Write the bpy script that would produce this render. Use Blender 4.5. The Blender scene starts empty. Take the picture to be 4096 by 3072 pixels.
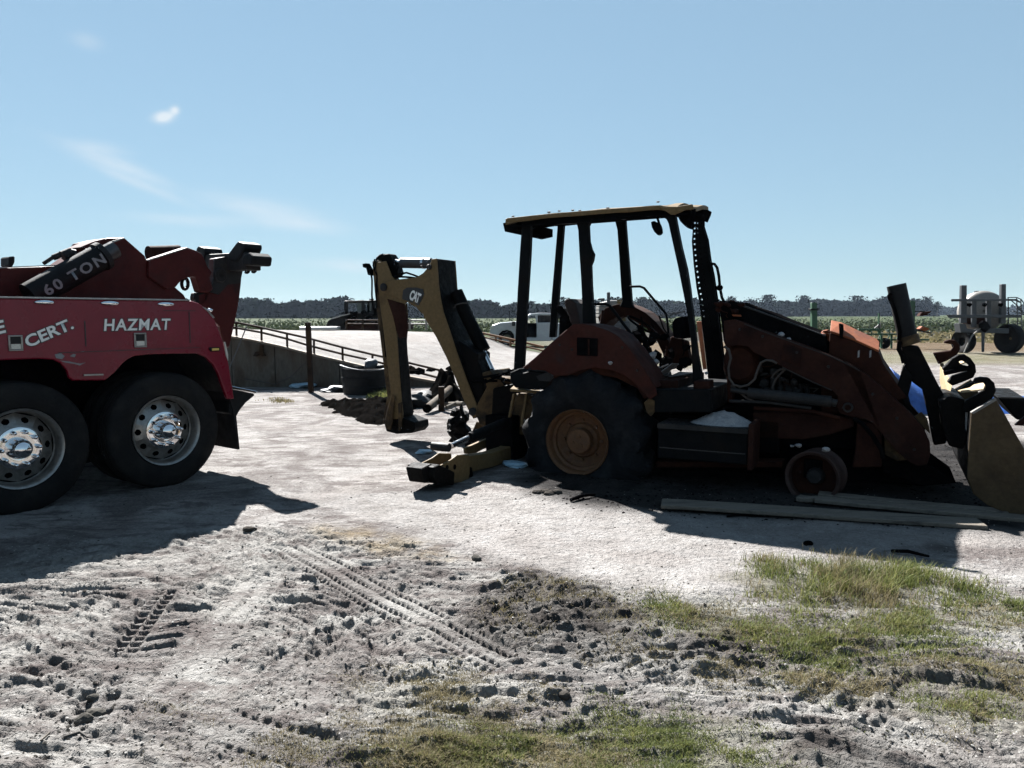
import bpy, bmesh, math, random
import numpy as np
from mathutils import Vector, Matrix

SC = bpy.context.scene
COL = SC.collection
random.seed(7)
RNG = np.random.default_rng(11)
rad = math.radians

# ------------------------------------------------------------------ camera
CAM_H = 1.65
FPX = 3037.0            # focal length in photo pixels (photo is 4096 wide)
PITCH = math.atan(280.5 / FPX)
cam_d = bpy.data.cameras.new("camera")
cam_d.sensor_width = 36.0
cam_d.lens = 36.0 * FPX / 4096.0
cam_d.clip_start = 0.05
cam_d.clip_end = 9000
cam = bpy.data.objects.new("camera", cam_d)
COL.objects.link(cam)
cam.location = (0, 0, CAM_H)
cam.rotation_euler = (math.pi / 2 - PITCH, 0, 0)
SC.camera = cam

# ------------------------------------------------------------------ sun and sky
SUN_EL = rad(42)
SUN_AZ = rad(-25)       # from +Y (view direction), negative = to the left
SUN_STRENGTH = 5.0
SKY_STRENGTH = 0.05
EXPOSURE = 2.5
sun_dir = Vector((math.sin(SUN_AZ) * math.cos(SUN_EL), math.cos(SUN_AZ) * math.cos(SUN_EL), math.sin(SUN_EL)))
sd = bpy.data.lights.new("sun", 'SUN')
sd.energy = SUN_STRENGTH
sd.angle = rad(0.53)
sd.color = (1.0, 0.98, 0.955)
sun = bpy.data.objects.new("sun", sd)
COL.objects.link(sun)
sun.location = (-20, 40, 40)
sun.rotation_euler = sun_dir.to_track_quat('Z', 'Y').to_euler()

world = bpy.data.worlds.new("World")
SC.world = world
world.use_nodes = True
SC.view_settings.view_transform = 'Standard'
SC.view_settings.look = 'None'
SC.view_settings.gamma = 1.0
SC.view_settings.use_curve_mapping = False
SC.view_settings.exposure = EXPOSURE


class NT:
    """small helper round a node tree"""
    def __init__(s, tree):
        s.t = tree
        s.n = tree.nodes
        s.l = tree.links

    def node(s, typ, **kw):
        nd = s.n.new(typ)
        for k, v in kw.items():
            setattr(nd, k, v)
        return nd

    def put(s, sock, val):
        if hasattr(val, 'is_output') or isinstance(val, bpy.types.NodeSocket):
            s.l.new(val, sock)
        else:
            sock.default_value = val

    def math(s, op, a, b=0.0, c=0.0, clamp=False):
        nd = s.node('ShaderNodeMath', operation=op, use_clamp=clamp)
        s.put(nd.inputs[0], a)
        s.put(nd.inputs[1], b)
        s.put(nd.inputs[2], c)
        return nd.outputs[0]

    def mix(s, f, a, b, blend='MIX'):
        nd = s.node('ShaderNodeMix', data_type='RGBA', blend_type=blend)
        s.put(nd.inputs[0], f)
        s.put(nd.inputs[6], a if not isinstance(a, tuple) else (*a[:3], 1))
        s.put(nd.inputs[7], b if not isinstance(b, tuple) else (*b[:3], 1))
        return nd.outputs[2]

    def noise(s, vec, scale, detail=5.0, rough=0.55, dist=0.0):
        nd = s.node('ShaderNodeTexNoise')
        s.put(nd.inputs['Scale'], scale)
        s.put(nd.inputs['Detail'], detail)
        s.put(nd.inputs['Roughness'], rough)
        s.put(nd.inputs['Distortion'], dist)
        if vec is not None:
            s.l.new(vec, nd.inputs['Vector'])
        return nd.outputs['Fac']

    def ramp(s, f, stops, interp='LINEAR'):
        nd = s.node('ShaderNodeValToRGB')
        cr = nd.color_ramp
        cr.interpolation = interp
        while len(cr.elements) < len(stops):
            cr.elements.new(0.5)
        for e, (p, c) in zip(cr.elements, stops):
            e.position = p
            e.color = (*c[:3], 1) if isinstance(c, tuple) else (c, c, c, 1)
        s.put(nd.inputs[0], f)
        return nd.outputs[0]

    def scale(s, vec, xyz):
        nd = s.node('ShaderNodeMapping')
        s.l.new(vec, nd.inputs['Vector'])
        nd.inputs['Scale'].default_value = xyz
        return nd.outputs[0]


def ray(px, py):
    """direction through a photo pixel (4096 x 3072)"""
    dx = (px - 2048) / FPX
    dy = (1536 - py) / FPX
    c, s_ = math.cos(PITCH), math.sin(PITCH)
    return (dx, c + dy * s_, -s_ + dy * c)


def ground(px, py, z=0.0):
    d = ray(px, py)
    t = (z - CAM_H) / d[2]
    return (d[0] * t, d[1] * t)


def at_depth(px, py, Y):
    d = ray(px, py)
    t = Y / d[1]
    return Vector((d[0] * t, Y, CAM_H + d[2] * t))


# world: Nishita sky with a few thin clouds low on the left
wn = NT(world.node_tree)
for nd in list(wn.n):
    wn.n.remove(nd)
sky = wn.node('ShaderNodeTexSky', sky_type='NISHITA', sun_disc=False)
sky.sun_elevation = SUN_EL
sky.sun_rotation = SUN_AZ
sky.altitude = 0
sky.air_density = 1.0
sky.dust_density = 0.0
sky.ozone_density = 1.0
tc = wn.node('ShaderNodeTexCoord')
sep = wn.node('ShaderNodeSeparateXYZ')
wn.l.new(tc.outputs['Generated'], sep.inputs[0])
ymx = wn.math('MAXIMUM', sep.outputs[1], 0.05)
wa = wn.math('DIVIDE', sep.outputs[0], ymx)
wb = wn.math('DIVIDE', sep.outputs[2], ymx)


def cloud(cx, cy, lx, ly, ang, strength, nscale, thresh):
    """soft cloud at a direction: centre, half sizes in photo pixels, tilt"""
    r0 = ray(cx, cy)
    a0, b0 = r0[0] / r0[1], r0[2] / r0[1]
    ca, sa = math.cos(ang), math.sin(ang)
    da = wn.math('SUBTRACT', wa, a0)
    db = wn.math('SUBTRACT', wb, b0)
    p = wn.math('ADD', wn.math('MULTIPLY', da, ca * FPX / lx), wn.math('MULTIPLY', db, sa * FPX / lx))
    q = wn.math('ADD', wn.math('MULTIPLY', da, -sa * FPX / ly), wn.math('MULTIPLY', db, ca * FPX / ly))
    cmb = wn.node('ShaderNodeCombineXYZ')
    wn.put(cmb.inputs[0], wn.math('MULTIPLY', p, lx / 300.0))
    wn.put(cmb.inputs[1], wn.math('MULTIPLY', q, ly / 80.0))
    wn.put(cmb.inputs[2], cx * 0.01)
    ns = wn.noise(cmb.outputs[0], nscale * 1.3, 10.0, 0.68, 0.6)
    g = wn.math('EXPONENT', wn.math('MULTIPLY', wn.math('ADD', wn.math('POWER', wn.math('ABSOLUTE', p), 2.0), wn.math('POWER', wn.math('ABSOLUTE', q), 2.0)), -1.0))
    k = wn.math('SUBTRACT', wn.math('ADD', g, ns), thresh)
    k = wn.math('MULTIPLY', wn.math('MAXIMUM', k, 0.0), g)
    return wn.math('MULTIPLY', k, strength, clamp=True)


masks = [
    cloud(655, 468, 58, 30, rad(10), 1.6, 1.5, 0.70),
    cloud(700, 440, 26, 22, rad(0), 1.2, 1.5, 0.70),
    cloud(470, 660, 300, 42, rad(-21), 0.6, 1.6, 0.66),
    cloud(400, 590, 150, 34, rad(-10), 0.4, 1.5, 0.70),
    cloud(560, 740, 260, 26, rad(-22), 0.5, 1.8, 0.70),
    cloud(1060, 840, 330, 60, rad(-11), 0.55, 1.6, 0.66),
    cloud(1200, 900, 240, 36, rad(-6), 0.45, 1.8, 0.70),
    cloud(760, 880, 330, 32, rad(-4), 0.4, 1.5, 0.70),
    cloud(1420, 1065, 260, 36, rad(-4), 0.5, 1.4, 0.70),
    cloud(350, 165, 90, 40, rad(-15), 0.35, 1.4, 0.72),
]
m = masks[0]
for k in masks[1:]:
    m = wn.math('ADD', m, k, clamp=True)
# the phone flattens the sky: one gamma and one tint over the whole dome
gam = wn.node('ShaderNodeGamma')
wn.l.new(sky.outputs[0], gam.inputs[0])
gam.inputs[1].default_value = 0.35
flat = wn.mix(1.0, gam.outputs[0], (0.867, 1.163, 1.360), 'MULTIPLY')
CLOUD_COL = (2.69, 3.02, 3.27)
skyc = wn.mix(m, flat, CLOUD_COL)
bg = wn.node('ShaderNodeBackground')
wn.l.new(skyc, bg.inputs[0])
bg.inputs[1].default_value = SKY_STRENGTH
wo = wn.node('ShaderNodeOutputWorld')
wn.l.new(bg.outputs[0], wo.inputs[0])

# ------------------------------------------------------------------ helpers: pixels of the photo -> metres
CROPS = {  # zoomed views used while measuring: left, top, scale
    'S': (0, 0, 1.0), 'A': (0, 900, 2.0109), 'B': (0, 1400, 1.659), 'C': (850, 1150, 1.9235),
    'D': (1400, 950, 1.5078), 'E': (1950, 750, 1.9514), 'F': (2000, 1200, 1.843), 'G': (2500, 1100, 1.746),
    'H': (3200, 1050, 1.4431), 'K': (3200, 1050, 2.4688), 'L': (1250, 1150, 2.6024),
    'N': (0, 2000, 1.548), 'O': (1300, 2000, 1.548), 'R': (2600, 1900, 1.4158),
}


def P(tag, *xy):
    """list of photo pixels from flat coordinates in a zoomed view"""
    x0, y0, s = CROPS[tag]
    return [(x0 + xy[i] / s, y0 + xy[i + 1] / s) for i in range(0, len(xy), 2)]


class Frame:
    """a machine's own axes on the ground: u along it, v across it (away from the camera), z up"""
    def __init__(s, O, U):
        L = math.hypot(*U)
        s.O = O
        s.U = (U[0] / L, U[1] / L)
        s.V = (-s.U[1], s.U[0])
        if s.V[1] < 0:
            s.V = (-s.V[0], -s.V[1])

    def w(s, u, v, z):
        return Vector((s.O[0] + s.U[0] * u + s.V[0] * v, s.O[1] + s.U[1] * u + s.V[1] * v, z))

    def hit(s, px, py, v=0.0):
        d = ray(px, py)
        k = d[0] * s.V[0] + d[1] * s.V[1]
        t = (v + s.O[0] * s.V[0] + s.O[1] * s.V[1]) / k
        x, y = d[0] * t, d[1] * t
        return ((x - s.O[0]) * s.U[0] + (y - s.O[1]) * s.U[1], CAM_H + d[2] * t)

    def lat(s, px, py, u):
        d = ray(px, py)
        k = d[0] * s.U[0] + d[1] * s.U[1]
        t = (u + s.O[0] * s.U[0] + s.O[1] * s.U[1]) / k
        x, y = d[0] * t, d[1] * t
        return ((x - s.O[0]) * s.V[0] + (y - s.O[1]) * s.V[1], CAM_H + d[2] * t)

    def pt(s, p, v):
        u, z = s.hit(p[0], p[1], v)
        return s.w(u, v, z)


class MB:
    """collects faces of one mesh"""
    def __init__(s):
        s.v = []
        s.f = []

    def add(s, vs, fs):
        o = len(s.v)
        s.v.extend([tuple(a) for a in vs])
        s.f.extend([tuple(i + o for i in f) for f in fs])
        return s

    def prism(s, bottom, top):
        """two matching rings of points joined into a solid"""
        n = len(bottom)
        fs = [tuple(range(n))[::-1], tuple(range(n, 2 * n))]
        fs += [(i, (i + 1) % n, n + (i + 1) % n, n + i) for i in range(n)]
        return s.add(list(bottom) + list(top), fs)

    def ext(s, fr, pix, vref, v0, v1):
        """outline measured in the plane v = vref, given thickness v0..v1"""
        uz = [fr.hit(px, py, vref) for px, py in pix]
        return s.prism([fr.w(u, v0, z) for u, z in uz], [fr.w(u, v1, z) for u, z in uz])

    def uzext(s, fr, uz, v0, v1):
        return s.prism([fr.w(u, v0, z) for u, z in uz], [fr.w(u, v1, z) for u, z in uz])

    def latext(s, fr, pix, uref, u0, u1):
        vz = [fr.lat(px, py, uref) for px, py in pix]
        return s.prism([fr.w(u0, v, z) for v, z in vz], [fr.w(u1, v, z) for v, z in vz])

    def box(s, fr, u0, u1, v0, v1, z0, z1):
        return s.prism([fr.w(u0, v0, z0), fr.w(u1, v0, z0), fr.w(u1, v1, z0), fr.w(u0, v1, z0)],
                       [fr.w(u0, v0, z1), fr.w(u1, v0, z1), fr.w(u1, v1, z1), fr.w(u0, v1, z1)])

    def tube(s, pts, r, n=10, caps=True):
        pts = [Vector(p) for p in pts]
        rs = r if isinstance(r, (list, tuple)) else [r] * len(pts)
        t0 = (pts[1] - pts[0]).normalized()
        a = Vector((0, 0, 1)) if abs(t0.z) < 0.9 else Vector((1, 0, 0))
        e1 = t0.cross(a).normalized()
        vs = []
        for i, p in enumerate(pts):
            if i == 0:
                t = t0
            elif i == len(pts) - 1:
                t = (pts[i] - pts[i - 1]).normalized()
            else:
                t = (pts[i + 1] - pts[i - 1]).normalized()
            e1 = (e1 - t * e1.dot(t))
            e1 = e1.normalized() if e1.length > 1e-6 else t.orthogonal().normalized()
            e2 = t.cross(e1)
            for k in range(n):
                q = 2 * math.pi * k / n
                vs.append(p + (e1 * math.cos(q) + e2 * math.sin(q)) * rs[i])
        fs = []
        for i in range(len(pts) - 1):
            for k in range(n):
                k2 = (k + 1) % n
                fs.append((i * n + k, i * n + k2, (i + 1) * n + k2, (i + 1) * n + k))
        if caps:
            fs.append(tuple(range(n))[::-1])
            fs.append(tuple((len(pts) - 1) * n + k for k in range(n)))
        return s.add(vs, fs)

    def lathe(s, c, ax, prof, n=48, fn=None, closed=False):
        """profile of (radius, distance along ax) turned round c; fn(r, a, angle) may bend it"""
        c, ax = Vector(c), Vector(ax).normalized()
        e1 = Vector((0, 0, 1)) - ax * ax.z
        e1 = e1.normalized() if e1.length > 1e-4 else Vector((1, 0, 0))
        e2 = ax.cross(e1)
        vs, fs = [], []
        m = len(prof)
        for k in range(n):
            q = 2 * math.pi * k / n
            for (r, a) in prof:
                if fn:
                    r, a = fn(r, a, q)
                vs.append(c + (e1 * math.cos(q) + e2 * math.sin(q)) * r + ax * a)
        for k in range(n):
            k2 = (k + 1) % n
            for i in range(m - 1 + (1 if closed else 0)):
                i2 = (i + 1) % m
                fs.append((k * m + i, k * m + i2, k2 * m + i2, k2 * m + i))
        return s.add(vs, fs)

    def blob(s, c, r, n=2, seed=0, amp=0.25):
        bm = bmesh.new()
        bmesh.ops.create_icosphere(bm, subdivisions=n, radius=1.0)
        rr = random.Random(seed)
        ks = [(Vector((rr.uniform(-1, 1), rr.uniform(-1, 1), rr.uniform(-1, 1))) * 3, rr.uniform(0, 6)) for _ in range(5)]
        vs = []
        for v in bm.verts:
            d = 1 + amp * sum(math.sin(k.dot(v.co) + p) for k, p in ks) / 3
            vs.append(Vector(c) + Vector((v.co.x * r[0], v.co.y * r[1], v.co.z * r[2])) * d)
        fs = [tuple(v.index for v in f.verts) for f in bm.faces]
        bm.free()
        return s.add(vs, fs)

    def build(s, name, mat, parent=None, bevel=0.0, smooth=False, tri=False, **props):
        me = bpy.data.meshes.new(name)
        me.from_pydata(s.v, [], s.f)
        bm = bmesh.new()
        bm.from_mesh(me)
        bmesh.ops.recalc_face_normals(bm, faces=bm.faces)
        bm.to_mesh(me)
        bm.free()
        if smooth:
            me.shade_smooth()
            me.set_sharp_from_angle(angle=rad(38))
        me.materials.append(mat)
        o = bpy.data.objects.new(name, me)
        COL.objects.link(o)
        if bevel:
            b = o.modifiers.new("bevel", 'BEVEL')
            b.width = bevel
            b.segments = 1 if bevel < 0.012 else 2
            b.limit_method = 'ANGLE'
            b.angle_limit = rad(40)
        if parent is not None:
            attach(o, parent)
        for k, v in props.items():
            o[k] = v
        return o


def attach(o, parent):
    o.parent = parent
    m = Matrix.Translation(parent_loc(parent))
    o.matrix_parent_inverse = m.inverted()


def parent_loc(p):
    v = Vector((0, 0, 0))
    if p.type == 'EMPTY':
        v = Vector(p.location)
    return v


def thing(name, label, cat, loc, group=None):
    e = bpy.data.objects.new(name, None)
    e.empty_display_size = 0.2
    e.location = loc
    COL.objects.link(e)
    e['label'] = label
    e['category'] = cat
    if group:
        e['group'] = group
    return e


def tag(o, label=None, cat=None, group=None, kind=None):
    if label:
        o['label'] = label
    if cat:
        o['category'] = cat
    if group:
        o['group'] = group
    if kind:
        o['kind'] = kind
    return o


def mesh_np(name, verts, faces, mat, parent=None, smooth=False, attrs=None):
    """mesh from numpy arrays; faces (n, k)"""
    me = bpy.data.meshes.new(name)
    nv, (nf, k) = len(verts), faces.shape
    me.vertices.add(nv)
    me.vertices.foreach_set("co", np.ascontiguousarray(verts, dtype=np.float32).ravel())
    me.loops.add(nf * k)
    me.loops.foreach_set("vertex_index", np.ascontiguousarray(faces, dtype=np.int32).ravel())
    me.polygons.add(nf)
    me.polygons.foreach_set("loop_start", np.arange(0, nf * k, k, dtype=np.int32))
    me.polygons.foreach_set("loop_total", np.full(nf, k, dtype=np.int32))
    me.polygons.foreach_set("use_smooth", np.full(nf, smooth, dtype=bool))
    me.update(calc_edges=True)
    for an, ar in (attrs or {}).items():
        at = me.attributes.new(an, 'FLOAT', 'POINT')
        at.data.foreach_set("value", np.ascontiguousarray(ar, dtype=np.float32))
    me.materials.append(mat)
    o = bpy.data.objects.new(name, me)
    COL.objects.link(o)
    if parent is not None:
        attach(o, parent)
    return o


# ------------------------------------------------------------------ numpy noise
_LAT = np.random.default_rng(3).random((256, 256)).astype(np.float32)


def vnoise(x, y, seed=0):
    x = np.asarray(x, dtype=np.float64) + seed * 17.31
    y = np.asarray(y, dtype=np.float64) + seed * 9.77
    xi, yi = np.floor(x).astype(np.int64), np.floor(y).astype(np.int64)
    fx, fy = x - xi, y - yi
    fx, fy = fx * fx * (3 - 2 * fx), fy * fy * (3 - 2 * fy)
    a, b = _LAT[xi & 255, yi & 255], _LAT[(xi + 1) & 255, yi & 255]
    c, d = _LAT[xi & 255, (yi + 1) & 255], _LAT[(xi + 1) & 255, (yi + 1) & 255]
    return (a * (1 - fx) + b * fx) * (1 - fy) + (c * (1 - fx) + d * fx) * fy


def fbm(x, y, seed=0, octv=4, gain=0.5):
    s, a, t = 0, 1.0, 0
    for i in range(octv):
        s = s + a * vnoise(x * 2 ** i, y * 2 ** i, seed + i * 3)
        t += a
        a *= gain
    return s / t


def sstep(a, b, x):
    t = np.clip((x - a) / (b - a), 0, 1)
    return t * t * (3 - 2 * t)


def poly_sd(poly, x, y):
    """signed distance to a polygon on the ground, positive inside"""
    d = np.full(x.shape, 1e9)
    ins = np.zeros(x.shape, dtype=bool)
    n = len(poly)
    for i in range(n):
        ax, ay = poly[i]
        bx, by = poly[(i + 1) % n]
        ex, ey = bx - ax, by - ay
        t = np.clip(((x - ax) * ex + (y - ay) * ey) / (ex * ex + ey * ey + 1e-12), 0, 1)
        d = np.minimum(d, np.hypot(x - ax - t * ex, y - ay - t * ey))
        cond = ((ay > y) != (by > y))
        xs = ax + (y - ay) * ex / (ey if abs(ey) > 1e-12 else 1e-12)
        ins ^= cond & (x < xs)
    return np.where(ins, d, -d)


def gpoly(*groups):
    return [ground(px, py) for g in groups for (px, py) in g]


# ------------------------------------------------------------------ materials
MATS = {}
# factor on each surface's swatch colours, tuned to the rendered tone
DULL = ('black_paint', 'dark_steel', 'tyre_rubber', 'soot_black', 'charred_frame', 'greasy_black', 'burnt_tyre', 'burnt_rust', 'rust_red', 'dark_mud', 'weathered_plank', 'faded_yellow', 'sooty_yellow', 'rusty_rail', 'scorched_fender', 'stained_concrete', 'boom_red')
SHADE = {'red_paint': 0.62, 'boom_red': 0.42, 'black_paint': 0.28, 'dark_steel': 0.3, 'tyre_rubber': 0.3, 'burnt_rust': 0.31, 'rust_red': 0.3, 'scorched_fender': 0.37, 'bright_rust': 0.6, 'soot_black': 0.22, 'charred_frame': 0.19, 'faded_yellow': 0.5, 'sooty_yellow': 0.45, 'greasy_black': 0.12, 'scorched_rim': 0.58, 'burnt_tyre': 0.28, 'steel_barrel': 0.432, 'grey_hose': 0.22, 'white_ash': 0.5, 'weathered_plank': 0.55, 'stained_concrete': 0.446, 'rusty_rail': 0.3, 'orange_rail': 0.54, 'white_body_paint': 0.54, 'green_paint': 0.504, 'galvanised': 0.27, 'tank_plastic': 0.27, 'blue_tarp': 0.576, 'dark_mud': 0.08, 'dry_clod': 0.4, 'charred_seat': 0.4, 'white_lettering': 0.85, 'faded_lettering': 0.5, 'aluminium': 0.54, 'chrome': 1.0, 'coping': 0.6, 'pale_blue_plastic': 0.7, 'worn_cream': 0.75, 'pale_pebble': 0.8, 'dark_crumb': 0.5, 'orange_reflector': 0.8, 'bark': 0.6, 'pale_glass': 0.6, 'dark_glass': 0.6, 'light_lens': 0.7, 'scaled_rim': 0.5, 'worn_bucket': 1.0}


def mat(name, cols, scale=5.0, rough=(0.6, 0.85), metal=0.0, bump=0.25, bscale=60.0, stretch=(1, 1, 1), spec=0.4,
        coat=0.0, detail=7.0, dist=0.4, pos=(0.3, 0.7), fine=0.25):
    """procedural surface: two or three colours mixed by noise, uneven gloss, fine relief"""
    if name in MATS:
        return MATS[name]
    m_ = bpy.data.materials.new(name)
    m_.use_nodes = True
    t = NT(m_.node_tree)
    bs = t.n['Principled BSDF']
    tcn = t.node('ShaderNodeTexCoord')
    vec = t.scale(tcn.outputs['Object'], stretch)
    n1 = t.noise(vec, scale, detail, 0.6, dist)
    cols = [tuple(q * SHADE.get(name, 1.0) for q in c_) for c_ in cols]
    k = len(cols)
    stops = [(pos[0] + (pos[1] - pos[0]) * i / max(1, k - 1), cols[i]) for i in range(k)]
    c = t.ramp(n1, stops)
    if fine:
        n2 = t.noise(vec, scale * 9, 5, 0.65)
        f = t.ramp(n2, [(0.25, 1 - fine), (0.75, 1 + fine)])
        c = t.mix(1.0, c, f, 'MULTIPLY')
    t.l.new(c, bs.inputs['Base Color'])
    n3 = t.noise(vec, scale * 2.3, 4, 0.6)
    r = t.ramp(n3, [(0.3, rough[0]), (0.7, rough[1])])
    t.l.new(r, bs.inputs['Roughness'])
    bs.inputs['Metallic'].default_value = metal
    bs.inputs['Specular IOR Level'].default_value = spec * (0.0 if name in ('soot_black', 'dark_mud', 'dry_clod', 'dark_crumb') else 0.12 if name in ('charred_frame', 'greasy_black') else 0.3 if name in DULL else 1.0)
    bs.inputs['Coat Weight'].default_value = coat
    bs.inputs['Coat Roughness'].default_value = 0.12
    if bump:
        nb = t.noise(vec, bscale, 5, 0.6)
        b = t.node('ShaderNodeBump')
        b.inputs['Strength'].default_value = bump
        b.inputs['Distance'].default_value = 0.01
        t.l.new(nb, b.inputs['Height'])
        t.l.new(b.outputs[0], bs.inputs['Normal'])
    MATS[name] = m_
    return m_


SOOT = (0.012, 0.012, 0.013)
RUST = (0.085, 0.024, 0.012)
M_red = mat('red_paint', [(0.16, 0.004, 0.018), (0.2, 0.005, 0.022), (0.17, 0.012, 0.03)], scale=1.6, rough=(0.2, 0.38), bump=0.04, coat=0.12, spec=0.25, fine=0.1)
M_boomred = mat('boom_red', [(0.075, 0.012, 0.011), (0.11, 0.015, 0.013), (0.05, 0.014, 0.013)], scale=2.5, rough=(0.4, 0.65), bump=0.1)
M_black = mat('black_paint', [(0.012, 0.013, 0.015), (0.02, 0.021, 0.024), (0.035, 0.034, 0.033)], scale=4, rough=(0.45, 0.75), bump=0.15)
M_darksteel = mat('dark_steel', [(0.03, 0.031, 0.034), (0.05, 0.05, 0.052), (0.075, 0.065, 0.058)], scale=4, rough=(0.45, 0.7), bump=0.2)
M_tyre = mat('tyre_rubber', [(0.018, 0.019, 0.021), (0.026, 0.026, 0.027), (0.045, 0.042, 0.039)], scale=6, rough=(0.6, 0.85), bump=0.25, spec=0.3)
M_alu = mat('aluminium', [(0.32, 0.31, 0.29), (0.42, 0.41, 0.39), (0.24, 0.23, 0.21)], scale=9, rough=(0.28, 0.5), metal=0.85, bump=0.05, fine=0.15)
M_chrome = mat('chrome', [(0.62, 0.62, 0.63), (0.7, 0.7, 0.71)], scale=6, rough=(0.03, 0.12), metal=1.0, bump=0.02, fine=0.05)
M_white = mat('white_lettering', [(0.62, 0.63, 0.6), (0.7, 0.7, 0.67)], scale=14, rough=(0.4, 0.6), bump=0, fine=0.1)
M_ink = mat('black_outline', [(0.01, 0.011, 0.012), (0.015, 0.015, 0.016)], scale=9, rough=(0.4, 0.6), bump=0)
M_greylet = mat('faded_lettering', [(0.2, 0.21, 0.22), (0.3, 0.31, 0.32)], scale=20, rough=(0.5, 0.7), bump=0, fine=0.2)
M_rust = mat('burnt_rust', [(0.014, 0.011, 0.012), (0.05, 0.018, 0.013), (0.085, 0.03, 0.018), (0.03, 0.017, 0.015)], scale=3.2, rough=(0.75, 0.95), bump=0.35, spec=0.2, pos=(0.22, 0.78))
M_rustred = mat('rust_red', [(0.018, 0.011, 0.011), (0.05, 0.019, 0.015), (0.075, 0.03, 0.021), (0.045, 0.027, 0.024)], scale=3, pos=(0.28, 0.74), rough=(0.7, 0.92), bump=0.3, spec=0.2)
M_fender = mat('scorched_fender', [(0.03, 0.013, 0.012), (0.085, 0.024, 0.017), (0.075, 0.027, 0.021), (0.04, 0.045, 0.053)], scale=2.6, rough=(0.65, 0.9), bump=0.2, spec=0.25, pos=(0.3, 0.74))
M_rustbright = mat('bright_rust', [(0.22, 0.055, 0.018), (0.3, 0.085, 0.028), (0.2, 0.06, 0.03)], scale=5, rough=(0.7, 0.9), bump=0.2, spec=0.2)
M_soot = mat('soot_black', [(0.006, 0.0065, 0.008), (0.014, 0.014, 0.016), (0.028, 0.025, 0.024)], scale=5, rough=(0.6, 0.9), bump=0.4, spec=0.3)
M_sootblue = mat('charred_frame', [(0.009, 0.0125, 0.016), (0.018, 0.021, 0.024), (0.04, 0.026, 0.02)], scale=4.5, rough=(0.5, 0.8), bump=0.25, spec=0.4, pos=(0.35, 0.8))
M_yellow = mat('faded_yellow', [(0.16, 0.1, 0.042), (0.21, 0.14, 0.065), (0.19, 0.125, 0.055), (0.08, 0.048, 0.028)], scale=3.5, rough=(0.5, 0.75), bump=0.15, pos=(0.25, 0.8))
M_yellowsoot = mat('sooty_yellow', [(0.016, 0.013, 0.011), (0.06, 0.038, 0.02), (0.16, 0.1, 0.045), (0.06, 0.025, 0.015)], scale=4.5, rough=(0.6, 0.9), bump=0.3, pos=(0.3, 0.72))
M_greasy = mat('greasy_black', [(0.012, 0.011, 0.012), (0.022, 0.02, 0.02), (0.06, 0.04, 0.03)], scale=7, rough=(0.4, 0.8), bump=0.5, pos=(0.35, 0.8))
M_rim = mat('scorched_rim', [(0.085, 0.034, 0.012), (0.14, 0.058, 0.017), (0.105, 0.036, 0.013)], scale=7, rough=(0.6, 0.85), bump=0.25)
M_burnttyre = mat('burnt_tyre', [(0.008, 0.01, 0.014), (0.014, 0.017, 0.022), (0.045, 0.048, 0.054), (0.4, 0.4, 0.41)], scale=4.2, rough=(0.6, 0.9), bump=0.6, bscale=35, pos=(0.38, 0.86))  # palest tone paints highlight streaks into the rubber, in an ash white
M_rod = mat('chromed_rod', [(0.45, 0.45, 0.46), (0.55, 0.55, 0.55)], scale=9, rough=(0.12, 0.3), metal=1.0, bump=0.03, fine=0.1)
M_cyl = mat('steel_barrel', [(0.05, 0.052, 0.058), (0.09, 0.09, 0.095), (0.06, 0.05, 0.045)], scale=6, rough=(0.3, 0.5), bump=0.1, metal=0.3)
M_hose = mat('grey_hose', [(0.08, 0.06, 0.05), (0.14, 0.11, 0.09)], scale=20, rough=(0.6, 0.8), bump=0.2)
M_ash = mat('white_ash', [(0.32, 0.32, 0.33), (0.45, 0.44, 0.44), (0.24, 0.25, 0.27)], scale=9, rough=(0.9, 1), bump=0.6, bscale=50, spec=0.1)
M_wood = mat('weathered_plank', [(0.14, 0.12, 0.1), (0.21, 0.185, 0.155), (0.1, 0.088, 0.078)], scale=5, rough=(0.75, 0.92), bump=0.35, stretch=(0.5, 4, 4), spec=0.2)
M_concrete = mat('stained_concrete', [(0.1, 0.09, 0.075), (0.17, 0.15, 0.125), (0.13, 0.1, 0.075), (0.07, 0.06, 0.05)], scale=1.7, rough=(0.8, 0.95), bump=0.35, stretch=(1.3, 1.3, 0.5), spec=0.2)
M_railrust = mat('rusty_rail', [(0.035, 0.022, 0.016), (0.075, 0.04, 0.022), (0.12, 0.07, 0.035)], scale=3, rough=(0.7, 0.9), bump=0.2)
M_railorange = mat('orange_rail', [(0.2, 0.085, 0.03), (0.27, 0.13, 0.055)], scale=3, rough=(0.7, 0.9), bump=0.2)
M_truckwhite = mat('white_body_paint', [(0.55, 0.56, 0.58), (0.62, 0.63, 0.64)], scale=1.5, rough=(0.2, 0.35), bump=0.03, coat=0.4, fine=0.05)
M_glass = mat('dark_glass', [(0.012, 0.014, 0.018), (0.018, 0.02, 0.024)], scale=2, rough=(0.04, 0.1), bump=0, spec=0.6)
M_green = mat('green_paint', [(0.012, 0.07, 0.03), (0.018, 0.1, 0.042), (0.03, 0.075, 0.035)], scale=3, rough=(0.45, 0.65), bump=0.1)
M_galv = mat('galvanised', [(0.1, 0.115, 0.135), (0.15, 0.165, 0.185), (0.09, 0.095, 0.105)], scale=6, rough=(0.45, 0.65), bump=0.1, metal=0.2)
M_tank = mat('tank_plastic', [(0.4, 0.37, 0.33), (0.46, 0.43, 0.39), (0.32, 0.29, 0.26)], scale=2.5, rough=(0.4, 0.6), bump=0.1)
M_tarp = mat('blue_tarp', [(0.012, 0.06, 0.26), (0.018, 0.09, 0.36), (0.03, 0.12, 0.42)], scale=8, rough=(0.35, 0.55), bump=0.5, bscale=25)
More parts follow.
